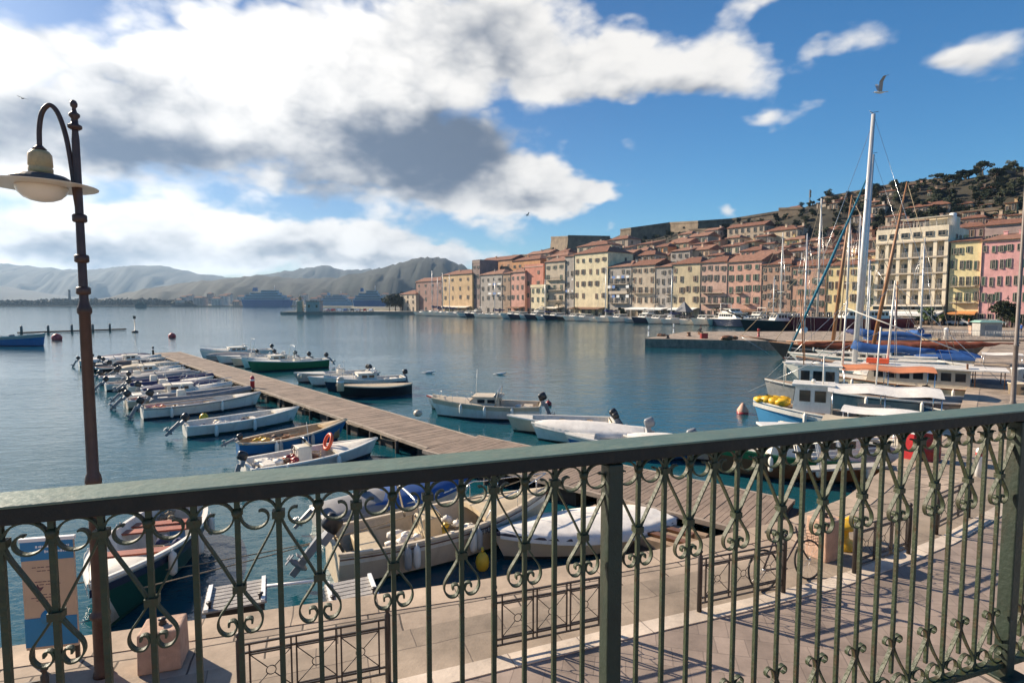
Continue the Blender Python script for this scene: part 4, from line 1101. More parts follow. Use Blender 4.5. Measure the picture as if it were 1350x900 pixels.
G2 = None
hill = [
 (720, 748, 338, 16, BRN, 3, 3, 'shaded brown house behind the green-shuttered balcony house'),
 (760, 800, 324, 20, BEI, 3, 4, 'sandy house whose red roof shows above the big pale yellow palazzo'),
 (806, 832, 336, 16, (0.36, 0.26, 0.19), 4, 3, 'tawny house behind the house hung with washing'),
 (830, 862, 337, 17, GREY, 3, 4, 'grey-brown house with a long dark window row in the second row'),
 (800, 826, 316, 40, (0.36, 0.28, 0.21), 3, 2, 'solitary stone tower-house under the fort wall'),
 (838, 858, 322, 38, BRN, 3, 2, 'brown house left of the bright orange hillside house'),
 (858, 878, 326, 36, (0.56, 0.25, 0.08), 3, 3, 'bright orange house halfway up the hill'),
 (878, 905, 321, 42, (0.40, 0.27, 0.16), 3, 3, 'ochre-brown house right of the bright orange hillside house'),
 (882, 907, 331, 20, GREY, 4, 3, 'grey house in the second row left of the cream hillside house'),
 (904, 932, 330, 22, (0.56, 0.38, 0.24), 3, 4, 'peach house with a lit wall in the second row'),
 (930, 950, 337, 16, BEI, 3, 3, 'low beige house tucked behind the dusty pink house'),
 (946, 972, 325, 34, CREAM, 3, 3, 'cream cube house on the middle of the hill'),
 (972, 1000, 331, 24, PINK, 3, 4, 'pink house with a red roof on the middle of the hill'),
 (990, 1022, 336, 16, BRN, 4, 4, 'brown house behind the salmon waterfront house'),
 (905, 930, 312, 58, GREY, 3, 3, 'grey stone house directly under the long fort wall'),
 (955, 1003, 299, 66, (0.40, 0.31, 0.22), 2, 6, 'long barrack building with a row of dark windows under the rampart'),
 (1003, 1046, 304, 56, (0.52, 0.41, 0.27), 2, 6, 'long pale barrack building with a tiled roof'),
 (1030, 1056, 316, 44, (0.56, 0.42, 0.16), 2, 3, 'yellow villa below the pale barrack building'),
 (1018, 1036, 327, 30, BEI, 3, 2, 'beige house left of the white hillside house'),
 (1034, 1062, 331, 26, (0.52, 0.48, 0.42), 2, 3, 'whitish hillside house behind the slanting rigging'),
 (1060, 1090, 335, 20, BEI, 3, 4, 'beige second-row house behind the terracotta house'),
 (1052, 1076, 318, 44, BRN, 3, 3, 'brown house above the whitish hillside house'),
 (1078, 1112, 303, 58, (0.36, 0.22, 0.17), 3, 4, 'maroon-brown house high on the hill behind the big masts'),
 (1084, 1100, 285, 80, BEI, 3, 2, 'beige house on the crest left of the big masts'),
 (1022, 1050, 277, 86, BRN, 3, 3, 'brown crest building beside the fort'),
 (1070, 1082, 280, 82, BEI, 2, 2, 'small crest house with a dark hipped roof'),
 (1096, 1122, 322, 34, (0.34, 0.20, 0.15), 3, 3, 'red-brown house behind the yellow attic storey'),
 (1118, 1150, 318, 34, (0.30, 0.21, 0.17), 3, 4, 'dark tawny house left of the hotel roof'),
 (1150, 1180, 300, 40, BEI, 3, 4, 'beige house just above the hotel roof terrace'),
 (1160, 1185, 285, 56, (0.42, 0.34, 0.24), 2, 3, 'sandy house on the slope above the hotel'),
 (1186, 1243, 272, 66, (0.34, 0.26, 0.20), 2, 6, 'long brown house with a flat top on the slope above the hotel'),
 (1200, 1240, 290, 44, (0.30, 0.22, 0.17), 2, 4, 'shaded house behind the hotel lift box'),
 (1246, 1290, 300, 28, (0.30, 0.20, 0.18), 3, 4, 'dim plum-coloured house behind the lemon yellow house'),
 (1318, 1340, 284, 40, (0.46, 0.36, 0.22), 2, 3, 'tan villa on the slope above the rose-pink house'),
 (1336, 1350, 238, 84, CREAM, 3, 1, 'narrow cream house near the top of the slope at the right edge'),
 (1345, 1375, 302, 24, CREAM, 3, 3, 'cream second-row house cut by the right edge'),
 (640, 665, 352, 26, BRN, 2, 3, 'low brown house behind the tall orange-brown house'),
 (694, 724, 335, 30, (0.36, 0.25, 0.18), 2, 4, 'brown house under the left end of the fort'),
]
hill += UP
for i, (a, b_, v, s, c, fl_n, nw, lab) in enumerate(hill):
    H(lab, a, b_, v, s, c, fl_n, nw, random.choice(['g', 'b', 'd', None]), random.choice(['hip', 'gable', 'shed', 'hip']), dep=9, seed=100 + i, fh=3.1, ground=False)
# little filler houses whose roofs overlap on the hill
rnd = random.Random(9)
cols = [BRN, BEI, GREY, (0.42, 0.26, 0.17), (0.46, 0.34, 0.22), (0.36, 0.20, 0.14), OCH, (0.50, 0.42, 0.33), PINK]
cname = ['brown', 'beige', 'grey', 'tan', 'sand-coloured', 'rust-red', 'ochre', 'off-white', 'pink']
spots_f = [(740, 24, 333), (780, 34, 322), (812, 28, 329), (842, 30, 331), (870, 24, 338), (893, 52, 317), (918, 36, 322), (940, 44, 318), (962, 48, 314), (985, 40, 319), (1008, 38, 322), (955, 24, 338), (1044, 36, 322), (1070, 32, 327), (1112, 48, 309), (1136, 50, 304), (1140, 22, 333), (1085, 42, 314), (1270, 40, 298), (1300, 44, 290), (1150, 68, 272), (1125, 66, 285), (925, 24, 337), (1000, 50, 312), (1322, 60, 268), (1100, 84, 272), (1142, 76, 270), (1170, 74, 262), (1196, 84, 256), (1222, 78, 262), (1240, 54, 288), (1268, 58, 280), (1290, 66, 272), (1308, 52, 284), (1334, 46, 290), (1178, 48, 292), (1135, 62, 288), (1046, 60, 300), (900, 66, 309), (934, 70, 304)]
FL = set()
anchors = sorted([(h[0] + (h[1] - h[0]) / 2, h[7]) for h in hill])
for i, (u, s, v) in enumerate(spots_f):
    wd = rnd.uniform(13, 20); k = rnd.randrange(len(cols))
    near = min(anchors, key=lambda q: abs(q[0] - u) + rnd.random())[1].split(' ')
    ref = ' '.join(near[:8])
    side = ('left' if u < min(anchors, key=lambda q: abs(q[0] - u))[0] else 'right')
    lb_ = 'small %s house just %s of the %s' % (cname[k], side, ref)
    if lb_ in FL: lb_ = lb_.replace('small', 'another small')
    FL.add(lb_)
    H(lb_, u - wd / 2, u + wd / 2, v, s, cols[k], 2, 2 + (i % 2), rnd.choice(['g', 'b', 'd', None]), rnd.choice(['hip', 'gable', 'shed']), dep=8, seed=300 + i, fh=3.0, ground=False)

# ---------------------------------------------------------------- fort walls along the crest
m_fort = mat('fort_stone', (0.18, 0.14, 0.10), 0.95, 0.4, 0.25, 0.8, 3, dirt=0.6, dirtcol=(0.08, 0.065, 0.045))
def fort(label, u0, v0, u1, v1, s0, s1, th=6, drop=16, cat='fort wall', name='fort_wall', group='walls of the hilltop fort'):
    t0, t1 = onrow(u0, s0), onrow(u1, s1)
    a = Vector(Fp(t0, s0)); b_ = Vector(Fp(t1, s1))
    za = atY(u0, v0, a.y)[2]; zb = atY(u1, v1, b_.y)[2]
    d = (b_ - a).normalized(); n = Vector((-d.y, d.x));
    if n.dot(NRM) > 0: n = -n
    root = empty(name, (a.x, a.y, 0), 0, label, cat, group)
    ax, ay = 0, 0; bx, by = b_.x - a.x, b_.y - a.y
    bat = 1.6
    mb = MB()
    vs = [(-n.x * bat, -n.y * bat, za - drop), (bx - n.x * bat, by - n.y * bat, zb - drop), (bx + n.x * th, by + n.y * th, zb - drop), (n.x * th, n.y * th, za - drop),
          (0, 0, za - 1.0), (bx, by, zb - 1.0), (bx + n.x * th, by + n.y * th, zb - 1.0), (n.x * th, n.y * th, za - 1.0)]
    mb.add(vs, [(0, 3, 2, 1), (4, 5, 6, 7), (0, 1, 5, 4), (1, 2, 6, 5), (2, 3, 7, 6), (3, 0, 4, 7)])
    mb.build('wall', m_fort, root)
    mb = MB(); o = 0.25
    vs = [(-n.x * o, -n.y * o, za - 1.0), (bx - n.x * o, by - n.y * o, zb - 1.0), (bx + n.x * 1.2, by + n.y * 1.2, zb - 1.0), (n.x * 1.2, n.y * 1.2, za - 1.0)]
    vs += [(x, y, z + 1.0) for x, y, z in vs]
    mb.add(vs, [(0, 3, 2, 1), (4, 5, 6, 7), (0, 1, 5, 4), (1, 2, 6, 5), (2, 3, 7, 6), (3, 0, 4, 7)])
    mb.build('parapet', m_fort, root)
fort('low square fort outwork farthest left on the crest', 676, 336, 700, 335, 78, 76, drop=12)
fort('fort wall stepping up left of the bastion', 700, 334, 728, 326, 80, 80, drop=12)
fort('left face of the square fort bastion above the roofs', 726, 312, 748, 311, 86, 74, drop=16)
fort('long front face of the square fort bastion', 748, 310, 802, 311, 72, 82, th=12, drop=18)
fort('dark mid wall between the two bastions', 802, 316, 820, 308, 88, 86, drop=14)
fort('rounded corner wall where the long rampart begins', 816, 302, 830, 300, 84, 82, drop=14)
fort('first stretch of the long rampart rising to the right', 830, 300, 880, 293, 82, 92, drop=14)
fort('pale-cornered middle stretch of the long rampart', 880, 293, 917, 291, 92, 84, drop=14)
fort('stretch of rampart above the long barrack building', 917, 291, 960, 288, 84, 92, drop=12)
fort('long smooth rampart slope climbing to the crest fort', 960, 288, 1021, 278, 92, 94, drop=14)
fort('blocky crest fort left of the tallest distant mast', 1021, 274, 1052, 273, 84, 84, th=14, drop=12)
fort('dark crest wall behind the two tall white masts', 1075, 260, 1150, 246, 92, 92, drop=10)
fort('crest wall between the masts and the umbrella pines', 1150, 245, 1232, 234, 92, 92, drop=8)
fort('upper fort block at the right end of the crest', 1302, 226, 1350, 222, 86, 92, th=16, drop=14)
for i, (ua, va, ub, vb, s_, lab) in enumerate(((1112, 296, 1160, 288, 66, 'low stone terrace wall above the maroon-brown house'), (1150, 270, 1240, 262, 78, 'stone terrace wall high on the slope above the hotel'), (1232, 282, 1310, 272, 62, 'stone terrace wall above the lemon yellow house'), (1290, 258, 1350, 250, 74, 'stone terrace wall under the upper fort block'), (1120, 274, 1150, 270, 80, 'short stone terrace wall just under the dark crest wall'), (1200, 252, 1262, 248, 88, 'thin stone terrace wall right under the umbrella pines'), (1296, 294, 1350, 286, 48, 'stone terrace wall behind the rose-pink house'), (905, 302, 950, 300, 76, 'terrace wall below the long rampart'))):
    fort(lab, ua, va, ub, vb, s_, s_, th=1.2, drop=5, cat='wall', name='terrace_wall', group='stone terrace walls on the hillside')
# radio mast on the crest
p = atY(1068, 250, Fp(onrow(1068, 92), 92)[1])
rm_ = empty('radio_mast', (p[0], p[1], p[2] - 16), 0, 'thin dark radio mast on the crest', 'mast')
m3 = MB()
for a in range(3):
    x = .5 * math.cos(a * 2.09); y = .5 * math.sin(a * 2.09); m3.tube([(x, y, 0), (x * .4, y * .4, 16)], .07, 5)
m3.build('lattice', m_iron, rm_)
for z in (11, 13.5, 15): MB().box((0.2, 0, z), (.6, .3, 1.3)).build('antenna', m_frame, rm_)

# ---------------------------------------------------------------- hill trees and bushes
bark = mat('bark', (0.07, 0.05, 0.035), 0.9, 0.3, 3)
leafs = [mat('leaf_dark', (0.030, 0.042, 0.018), 0.85, 0.5, 0.7), mat('leaf_olive', (0.055, 0.060, 0.028), 0.85, 0.5, 0.7), mat('leaf_green', (0.05, 0.085, 0.02), 0.8, 0.4, 1.0)]
def tree_meshes(kind, li, seed):
    rnd = random.Random(seed); tr = MB(); cr = MB()
    if kind == 'pine':
        tr.tube([(0, 0, -1), (.1, 0, 2.5), (.35, .1, 4.6)], [.3, .22, .16], 7)
        for k in range(6):
            a = k * 1.05 + .3; tr.tube([(.3, .1, 4.2), (1.4 * math.cos(a), 1.3 * math.sin(a), 5.4), (2.6 * math.cos(a), 2.4 * math.sin(a), 5.9)], [.12, .08, .04], 5)
        for k in range(16):
            a = rnd.uniform(0, 6.28); r_ = rnd.uniform(0, 3.2); leafmass(cr, r_ * math.cos(a), r_ * math.sin(a) * .9, 6.2 + rnd.uniform(-.25, .4) - r_ * .08, 1.2, 1.2, .55, 38, .28, 0, rnd)
    elif kind == 'cypress':
        tr.tube([(0, 0, -1), (0, 0, 6)], [.2, .06], 6)
        for k in range(12): leafmass(cr, rnd.uniform(-.1, .1), rnd.uniform(-.1, .1), .8 + k * .62, .9 - k * .055, .9 - k * .055, .6, 26, .24, 0, rnd)
    elif kind == 'palm':
        tr.tube([(0, 0, 0), (.1, 0, 2.2), (.05, 0, 3.4)], [.22, .17, .16], 8)
        for k in range(15):
            a = k * 2.4; up = rnd.uniform(.2, 1.0)
            P = [(0.05, 0, 3.4), (.6 * math.cos(a), .6 * math.sin(a), 3.5 + up * .7), (1.3 * math.cos(a), 1.3 * math.sin(a), 3.4 + up * .5), (1.8 * math.cos(a), 1.8 * math.sin(a), 2.7 + up * .4)]
            C_ = catmull(P, 5)
            for q in range(1, len(C_)):
                c = C_[q]; d = (C_[q] - C_[q - 1]).normalized(); sd_ = d.cross(Vector((0, 0, 1))).normalized()
                for s_ in (-1, 1): cr.add([c, c + d * .08, c + sd_ * s_ * .42 - Vector((0, 0, .22)) + d * .15], [(0, 1, 2)], 0)
    else:
        h = {'bush': 1.6, 'broad': 4.2}[kind]
        tr.tube([(0, 0, -1), (0, 0, h * .7)], [.22, .1], 6)
        for k in range(3): a = k * 2.1; tr.tube([(0, 0, h * .5), (h * .3 * math.cos(a), h * .3 * math.sin(a), h * .95)], [.1, .04], 5)
        for k in range(11 if kind == 'broad' else 7):
            a = rnd.uniform(0, 6.28); r_ = rnd.uniform(0, h * .42); q = h * .27
            leafmass(cr, r_ * math.cos(a), r_ * math.sin(a), h * .75 + rnd.uniform(-.25, .3) * h, q, q, q * .8, 45, h * .055 + .08, 0, rnd)
    return tr.mesh('trunk', [bark]), cr.mesh('crown', [leafs[li]])
TM = {('pine', 0): [tree_meshes('pine', 0, i) for i in (1, 2)], ('cypress', 0): [tree_meshes('cypress', 0, 3)], ('palm', 1): [tree_meshes('palm', 1, 8), tree_meshes('palm', 1, 9)],
      ('broad', 0): [tree_meshes('broad', 0, i) for i in (4, 5)], ('broad', 1): [tree_meshes('broad', 1, i) for i in (6, 7)], ('bush', 0): [tree_meshes('bush', 0, i) for i in (11, 12)], ('bush', 1): [tree_meshes('bush', 1, 13)], ('bush', 2): [tree_meshes('bush', 2, 14)], ('broad', 2): [tree_meshes('broad', 2, 15)]}
NM = {'pine': 'pine_tree', 'cypress': 'cypress_tree', 'palm': 'palm_tree', 'broad': 'tree', 'bush': 'bush'}
CT = {'pine': 'tree', 'cypress': 'tree', 'palm': 'palm', 'broad': 'tree', 'bush': 'bush'}
_tc = [0]
def tree(kind, li, x, y, z, sc, label, group):
    L_ = TM[(kind, li)]; tm, cm2 = L_[_tc[0] % len(L_)]; _tc[0] += 1
    root = empty(NM[kind], (x, y, z), random.uniform(0, 6.28), label, CT[kind], group)
    root.scale = (sc, sc, sc * random.uniform(.85, 1.15))
    child('trunk', tm, root, (0, 0, 0)); child('crown', cm2, root, (0, 0, 0))
    return root
def on_hill(u, s): t = onrow(u, s); x, y = Fp(t, s); return x, y, hz(t, s)
for (u, s, sc, lab) in ((1262, 94, 1.15, 'umbrella pine with the flattest crown, topmost on the crest'), (1284, 90, 1.0, 'umbrella pine just left of the upper fort block'), (1300, 84, .9, 'umbrella pine right in front of the upper fort block'), (1225, 92, .8, 'umbrella pine left of the topmost pine'), (1246, 86, .85, 'lower umbrella pine under the topmost pine')):
    x, y, z = on_hill(u, s); tree('pine', 0, x, y, z - 2.6 * sc, sc * 1.0, lab, 'umbrella pines on the crest')
x, y, z = on_hill(792, 84); tree('broad', 1, x, y, z + 1.5, .8, 'small loose tree on top of the square fort bastion', None)
x, y, z = on_hill(1050, 92); tree('broad', 0, x, y, z, .5, 'round dark tree beside the blocky crest fort', None)
x, y, z = on_hill(1085, 92); tree('broad', 0, x, y, z + 1, .8, 'spreading dark tree on the crest left of the two tall masts', None)
rnd = random.Random(31)
for i in range(400):
    u = rnd.uniform(1090, 1360) if i < 285 else rnd.uniform(830, 1090); s = rnd.uniform(44, 93) if i < 285 else rnd.uniform(52, 90)
    x, y, z = on_hill(u, s)
    kk = rnd.choice([('bush', 0), ('bush', 1), ('broad', 0), ('broad', 1), ('bush', 0), ('bush', 0)] if i % 3 else [('bush', 0), ('broad', 0)])
    o = tree(kk[0], kk[1], x, y, z - .2, rnd.uniform(.7, 1.15) * (1.4 if kk[0] == 'bush' else .62), 'dark scrubby evergreen on the steep hillside under the crest', 'scrub and small trees on the hillside')
# waterfront greenery
for (u, s, kind, li, sc, lab) in ((716, -5, 'palm', 1, 1.0, 'short palm in front of the small pale yellow house'), (736, -6, 'palm', 1, 1.1, 'short palm in front of the green-shuttered balcony house'), (758, -5, 'palm', 1, .9, 'short palm at the left corner of the big pale yellow palazzo'), (819, -6, 'bush', 0, 1.5, 'round bush in front of the house hung with washing'),
        (944, -6, 'palm', 1, 1.0, 'palm left of the white motor yacht cabin'), (958, -7, 'palm', 1, .8, 'smaller palm beside the white motor yacht cabin'), (1222, -7, 'broad', 2, .75, 'light green tree at the right end of the hotel awning'), (1236, -7, 'bush', 2, 1.2, 'bright green bush right of the hotel awning'),
        (1262, -7, 'bush', 0, 1.3, 'dark bush before the lemon yellow house'), (1277, -7, 'bush', 2, 1.1, 'pale green bush before the lemon yellow house'), (1322, -8, 'broad', 0, 1.0, 'large dark leafy tree before the rose-pink house'), (1332, -9, 'broad', 0, .95, 'second dark leafy tree by the right edge, before the rose-pink house'), (1340, -11, 'bush', 2, 1.2, 'yellow-green shrub under the dark leafy trees'), (1205, -6, 'bush', 0, 1.0, 'dark planter bush under the hotel awning')):
    x, y = Fp(onrow(u, s), s); tree(kind, li, x, y, QZ, sc, lab, 'trees and shrubs on the promenade')
# ---------------------------------------------------------------- far shore: town, ferries, pier with its little tower
rnd = random.Random(77)
fw = [wall_mat((0.42, 0.38, 0.33)), wall_mat((0.45, 0.30, 0.22)), wall_mat((0.50, 0.46, 0.40)), wall_mat((0.34, 0.26, 0.22))]
fn = ['pale grey', 'tan', 'whitish', 'brown']
fspots = []
for i in range(34):
    u = 238 + i * 8.4 + rnd.uniform(-3, 3); tier = i % 3
    fspots.append((u, tier))
for i, (u, tier) in enumerate(fspots):
    Y = 905 + tier * 60 + rnd.uniform(0, 20); k = rnd.randrange(4)
    x = (u - 675) / 738 * Y; w_ = rnd.uniform(9, 17); h_ = rnd.uniform(6, 13); z = 1.5 + tier * 4
    where = 'left of the big blue ferry' if u < 320 else 'above the big blue ferry' if u < 385 else 'left of the beacon tower' if u < 425 else 'behind the white and blue ferries' if u < 505 else 'at its right end'
    root = empty('house', (x, Y, z - 5), 0, '%s %d-storey house on the far shore, %s, %s row' % (fn[k], 2 + int(h_ > 9), where, ('front', 'middle', 'upper')[tier]), 'house', 'houses of the far shore')
    MB().box((0, 0, (h_ + 5) / 2), (w_, 9, h_ + 5)).build('wall', fw[k], root)
    mb = MB(); X = w_ / 2 + .5; zz = h_ + 5
    mb.add([(-X, -5, zz), (X, -5, zz), (X, 5, zz), (-X, 5, zz), (-X + 3, 0, zz + 2.4), (X - 3, 0, zz + 2.4)], [(0, 3, 2, 1), (0, 1, 5, 4), (2, 3, 4, 5), (1, 2, 5), (3, 0, 4)]); mb.build('roof', m_tile[0], root)
    for f in range(int(h_ / 3)):
        for q in range(3):
            MB().box((-w_ * .33 + q * w_ * .33, -4.52, 5 + 1.5 + f * 3), (1.2, .1, 1.5)).build('window', m_glass, root)
# chimney stack over the woods
g = (95 - 675) / 738 * 950
o = empty('chimney_stack', (g, 950, 1), 0, 'slim dark chimney stack standing above the shore trees', 'chimney')
MB().lathe([(2.4, 0), (1.5, 26)], 10).build('shaft', mat('dark_stack', (0.12, 0.11, 0.10), 0.9), o)
MB().lathe([(1.9, 25), (1.9, 27)], 10).build('rim', mat('dark_stack', (0.12, 0.11, 0.10), 0.9), o)

m_ship_b = mat('ferry_blue', (0.04, 0.12, 0.27), 0.5, 0.1, .1); m_ship_w = mat('ferry_white', (0.30, 0.36, 0.43), 0.5, 0.1, .1)
def ship(label, u0, u1, Y, hh, ww, hull, sup):
    xa = (u0 - 675) / 738 * Y; xb = (u1 - 675) / 738 * Y; Lh = xb - xa
    root = empty('ferry', ((xa + xb) / 2, Y, 0), 0, label, 'ferry', 'ferries at the far quay')
    mb = MB(); a = Lh / 2
    out_ = [(-a, 0), (-a * .9, -ww * .5), (a * .72, -ww * .5), (a, 0), (a * .72, ww * .5), (-a * .9, ww * .5)]
    bot = [(x * .93, y * .8) for x, y in out_]
    n = 6; vs = [(x, y, -1) for x, y in bot] + [(x, y, hh * .42) for x, y in out_]
    mb.add(vs, [tuple(range(n))[::-1], tuple(range(n, 2 * n))] + [(i, (i + 1) % n, n + (i + 1) % n, n + i) for i in range(n)]); mb.build('hull', hull, root)
    z = hh * .42
    for k, (l, sh_) in enumerate(((.84, -.02), (.74, -.05), (.56, -.04), (.3, .12))):
        h = hh * .145; MB().box((a * sh_, 0, z + h / 2), (Lh * l, ww * (.86 - .1 * k), h - .25)).build('deck_house', sup, root)
        MB().box((a * sh_, -ww * (.43 - .05 * k) - .06, z + h * .55), (Lh * l * .92, .1, h * .3)).build('window_band', m_glass, root)
        MB().box((a * sh_, 0, z + h - .12), (Lh * l + 1, ww * (.88 - .1 * k), .25)).build('deck', sup, root); z += h
    MB().box((-a * .45, 0, z + hh * .05), (Lh * .08, ww * .3, hh * .22), taper=.8).build('funnel', hull, root)
    MB().tube([(a * .3, 0, z - 1), (a * .3, 0, z + hh * .3)], .35, 6).build('mast', sup, root)
ship('big blue ferry with stepped upper decks, the leftmost at the far quay', 320, 388, 862, 25, 18, m_ship_b, m_ship_w)
ship('pale blue and white ferry in the middle of the far quay', 423, 466, 850, 18, 14, m_ship_w, m_ship_w)
ship('blue and white ferry nearest the dark tree clump', 466, 512, 700, 21, 14, m_ship_b, m_ship_w)
ship('small grey-green workboat crossing far off, left of the ferries', 181, 196, 640, 7, 4, mat('workboat', (0.08, 0.13, 0.12), 0.6), mat('workboat', (0.08, 0.13, 0.12), 0.6))
ship('low dark barge lying left of the big blue ferry', 228, 262, 840, 6, 8, mat('barge', (0.07, 0.07, 0.07), 0.8), mat('barge', (0.07, 0.07, 0.07), 0.8))

pa = (375 - 675) / 738 * 292; pb = (500 - 675) / 738 * 300
mb = MB(); mb.prism([(pa, 288), (pb, 296), (pb + 30, 300), (pb + 30, 312), (pb, 308), (pa, 299)], -4, 1.5)
struct(mb.build('pier_ground', mat('pier_stone', (0.30, 0.26, 0.21), 0.9, .3, .3)))
xt = (412 - 675) / 738 * 293
o = empty('harbour_house', (xt, 293, 1.5), 0, 'grey stone harbour house on the end of the far pier', 'house')
MB().box((1.5, 0, 2.6), (7.0, 5, 5.2)).build('wall', wall_mat((0.42, 0.37, 0.31)), o)
mb = MB(); mb.box((1.5, 0, 5.35), (7.5, 5.5, .3)); mb.build('roof', m_tile[0], o)
for q in (-1, 1): MB().box((1.5 + q * 2, -2.53, 2.8), (1, .1, 1.4)).build('window', m_glass, o)
xt2 = (397 - 675) / 738 * 291
o = empty('harbour_light', (xt2, 291, 1.5), 0, 'slim pale beacon tower left of the stone harbour house', 'beacon tower')
MB().lathe([(1.9, 0), (1.6, 5.2), (1.9, 5.3), (1.9, 5.6), (1.0, 5.7)], 12).build('tower', wall_mat((0.62, 0.52, 0.40)), o)
MB().lathe([(.8, 5.7), (.8, 7.2), (1.0, 7.3), (.2, 8.1), (.05, 9.0)], 10).build('lantern', wall_mat((0.40, 0.30, 0.20)), o)
# a few cars on the far pier
def car_proto():
    root = empty('parked_car', (0, 0, 0), 0)
    mb = MB(); sec = [(-2.1, .35), (-2.1, .85), (-1.9, .95), (-1.2, 1.0), (-.7, 1.42), (.6, 1.45), (1.15, 1.0), (1.9, .85), (2.1, .7), (2.1, .35)]
    n = len(sec); vs = [(x, -.82, z) for x, z in sec] + [(x, .82, z) for x, z in sec]
    mb.add(vs, [tuple(range(n)), tuple(range(n, 2 * n))[::-1]] + [(i, n + i, n + (i + 1) % n, (i + 1) % n) for i in range(n)])
    mb.build('body', CARM[0], root)
    mb = MB(); gl = [(-1.12, 1.02), (-.68, 1.36), (.56, 1.38), (1.02, 1.02)]
    for y in (-.835, .835): mb.add([(x, y, z) for x, z in gl], [(0, 1, 2, 3) if y > 0 else (3, 2, 1, 0)])
    mb.build('side_windows', m_glass, root)
    for x in (-1.3, 1.3):
        for y in (-.8, .8): MB().lathe([(.31, -.1), (.31, .1)], 12, M=Matrix.Translation((x, y, .31)) @ Matrix.Rotation(PI / 2, 4, 'X')).build('wheel', mat('rubber', (0.02, 0.02, 0.02), 0.8), root)
    return root
CARM = [mat('car_silver', (0.45, 0.46, 0.48), .3), mat('car_white', (0.75, 0.75, 0.75), .3), mat('car_dark', (0.05, 0.05, 0.06), .3), mat('car_red', (0.35, 0.03, 0.03), .3), mat('car_blue', (0.05, 0.10, 0.25), .3)]
cp = car_proto(); cn = ['silver', 'white', 'dark', 'red', 'blue']
ordn = ['first', 'second', 'third', 'fourth', 'fifth', 'sixth', 'seventh', 'eighth', 'ninth', 'tenth', 'eleventh']
def place_car(i, x, y, z, rz, label, grp):
    o = cp if i == 0 and not cp.get('used') else copy_tree(cp)
    cp['used'] = 1
    o.location = (x, y, z); o.rotation_euler.z = rz; tag(o, label, 'car', grp)
    return o
cars = []
for i in range(8):
    u = 432 + i * 8.3; Y = 298 + i * .3
    o = place_car(i, (u - 675) / 738 * Y, Y, 1.5, R(80 + (i * 37) % 25), '%s car parked on the far pier, %s from the stone harbour house' % (cn[(i * 3) % 5], ordn[i]), 'cars parked on the far pier'); cars.append((o, (i * 3) % 5))
for i, (u, s, k) in enumerate(((1296, -4, 0), (1308, -4, 1), (1252, -4, 2), (1262, -4.2, 1), (880, -5, 1), (905, -5, 2))):
    x, y = Fp(onrow(u, s), s); o = place_car(9, x, y, QZ + .01, ROTF, '%s car parked on the promenade in front of the %s' % (cn[k], ['rose-pink house, the left one', 'rose-pink house, the right one', 'lemon yellow house, the left one', 'lemon yellow house, the right one', 'grey-green house', 'dull yellow house'][i]), 'cars on the promenade'); cars.append((o, k))
for o, k in cars:
    for ch in o.children:
        if ch.name.startswith('body') and k:
            ch.data = ch.data.copy() if False else ch.data
            ch.material_slots[0].link = 'OBJECT'; ch.material_slots[0].material = CARM[k]
# dark clump at the left end of the waterfront
for (u, Y, sc, lab) in ((514, 330, 1.7, 'large dark tree clump left of the waterfront row, the left tree'), (522, 335, 2.2, 'large dark tree clump left of the waterfront row, the tallest tree'), (531, 330, 1.6, 'large dark tree clump left of the waterfront row, the right tree')):
    tree('broad', 0, (u - 675) / 738 * Y, Y, .8, sc, lab, 'dark trees at the left end of the waterfront')
mb = MB(); mb.prism([(-95, 318), (-45, 300), (-30, 296), (-10, 345), (-90, 352)], -4, 1.3)
struct(mb.build('point_ground', mat('pier_stone', (0.30, 0.26, 0.21), 0.9)))
# ---------------------------------------------------------------- boats
wpaint = mat('boat_white', (0.80, 0.76, 0.68), 0.32, 0.10, 1.5, dirt=0.35, dirtcol=(0.34, 0.28, 0.2))
cream = mat('boat_cream', (0.60, 0.50, 0.37), 0.4, 0.10, 1.5, dirt=0.35, dirtcol=(0.3, 0.23, 0.15))
greyp = mat('boat_grey', (0.36, 0.35, 0.33), 0.5, 0.15, 2, dirt=0.4)
antif = {'g': mat('antifoul_green', (0.015, 0.07, 0.045), 0.6), 'r': mat('antifoul_red', (0.22, 0.04, 0.03), 0.6), 'b': mat('antifoul_blue', (0.02, 0.06, 0.16), 0.6), 'd': mat('antifoul_dark', (0.03, 0.035, 0.035), 0.6)}
HC = {'white': wpaint, 'cream': cream, 'grey': greyp, 'blue': mat('hull_blue', (0.015, 0.13, 0.33), 0.35, .12, 2, dirt=.25), 'navy': mat('hull_navy', (0.012, 0.02, 0.05), 0.3, .15, 2), 'black': mat('hull_black', (0.012, 0.012, 0.014), 0.3, .2, 2),
      'green': mat('hull_green', (0.02, 0.16, 0.06), 0.4, .15, 2), 'dkgreen': mat('hull_dkgreen', (0.01, 0.07, 0.05), 0.4, .15, 2), 'red': mat('hull_red', (0.30, 0.03, 0.03), 0.35, .12, 2), 'burgundy': mat('hull_burgundy', (0.17, 0.010, 0.018), 0.3, .12, 2), 'brown': mat('hull_varnish', (0.16, 0.07, 0.03), 0.4, .3, 3), 'sky': mat('hull_sky', (0.10, 0.36, 0.62), 0.4, .1, 2)}
wood = mat('varnished_wood', (0.24, 0.11, 0.05), 0.4, .35, 4); teak = mat('old_teak', (0.32, 0.22, 0.14), 0.8, .25, 5)
blk = mat('motor_black', (0.02, 0.02, 0.024), 0.3, .2, 4); gry = mat('motor_grey', (0.22, 0.23, 0.25), 0.3, .1, 4)
inner = mat('inner_gelcoat', (0.70, 0.65, 0.56), 0.5, .14, 2.5, dirt=.5, dirtcol=(.25, .2, .14)); steel_m = mat('stainless', (0.6, 0.6, 0.6), 0.25, .05, 2, metal=.9)
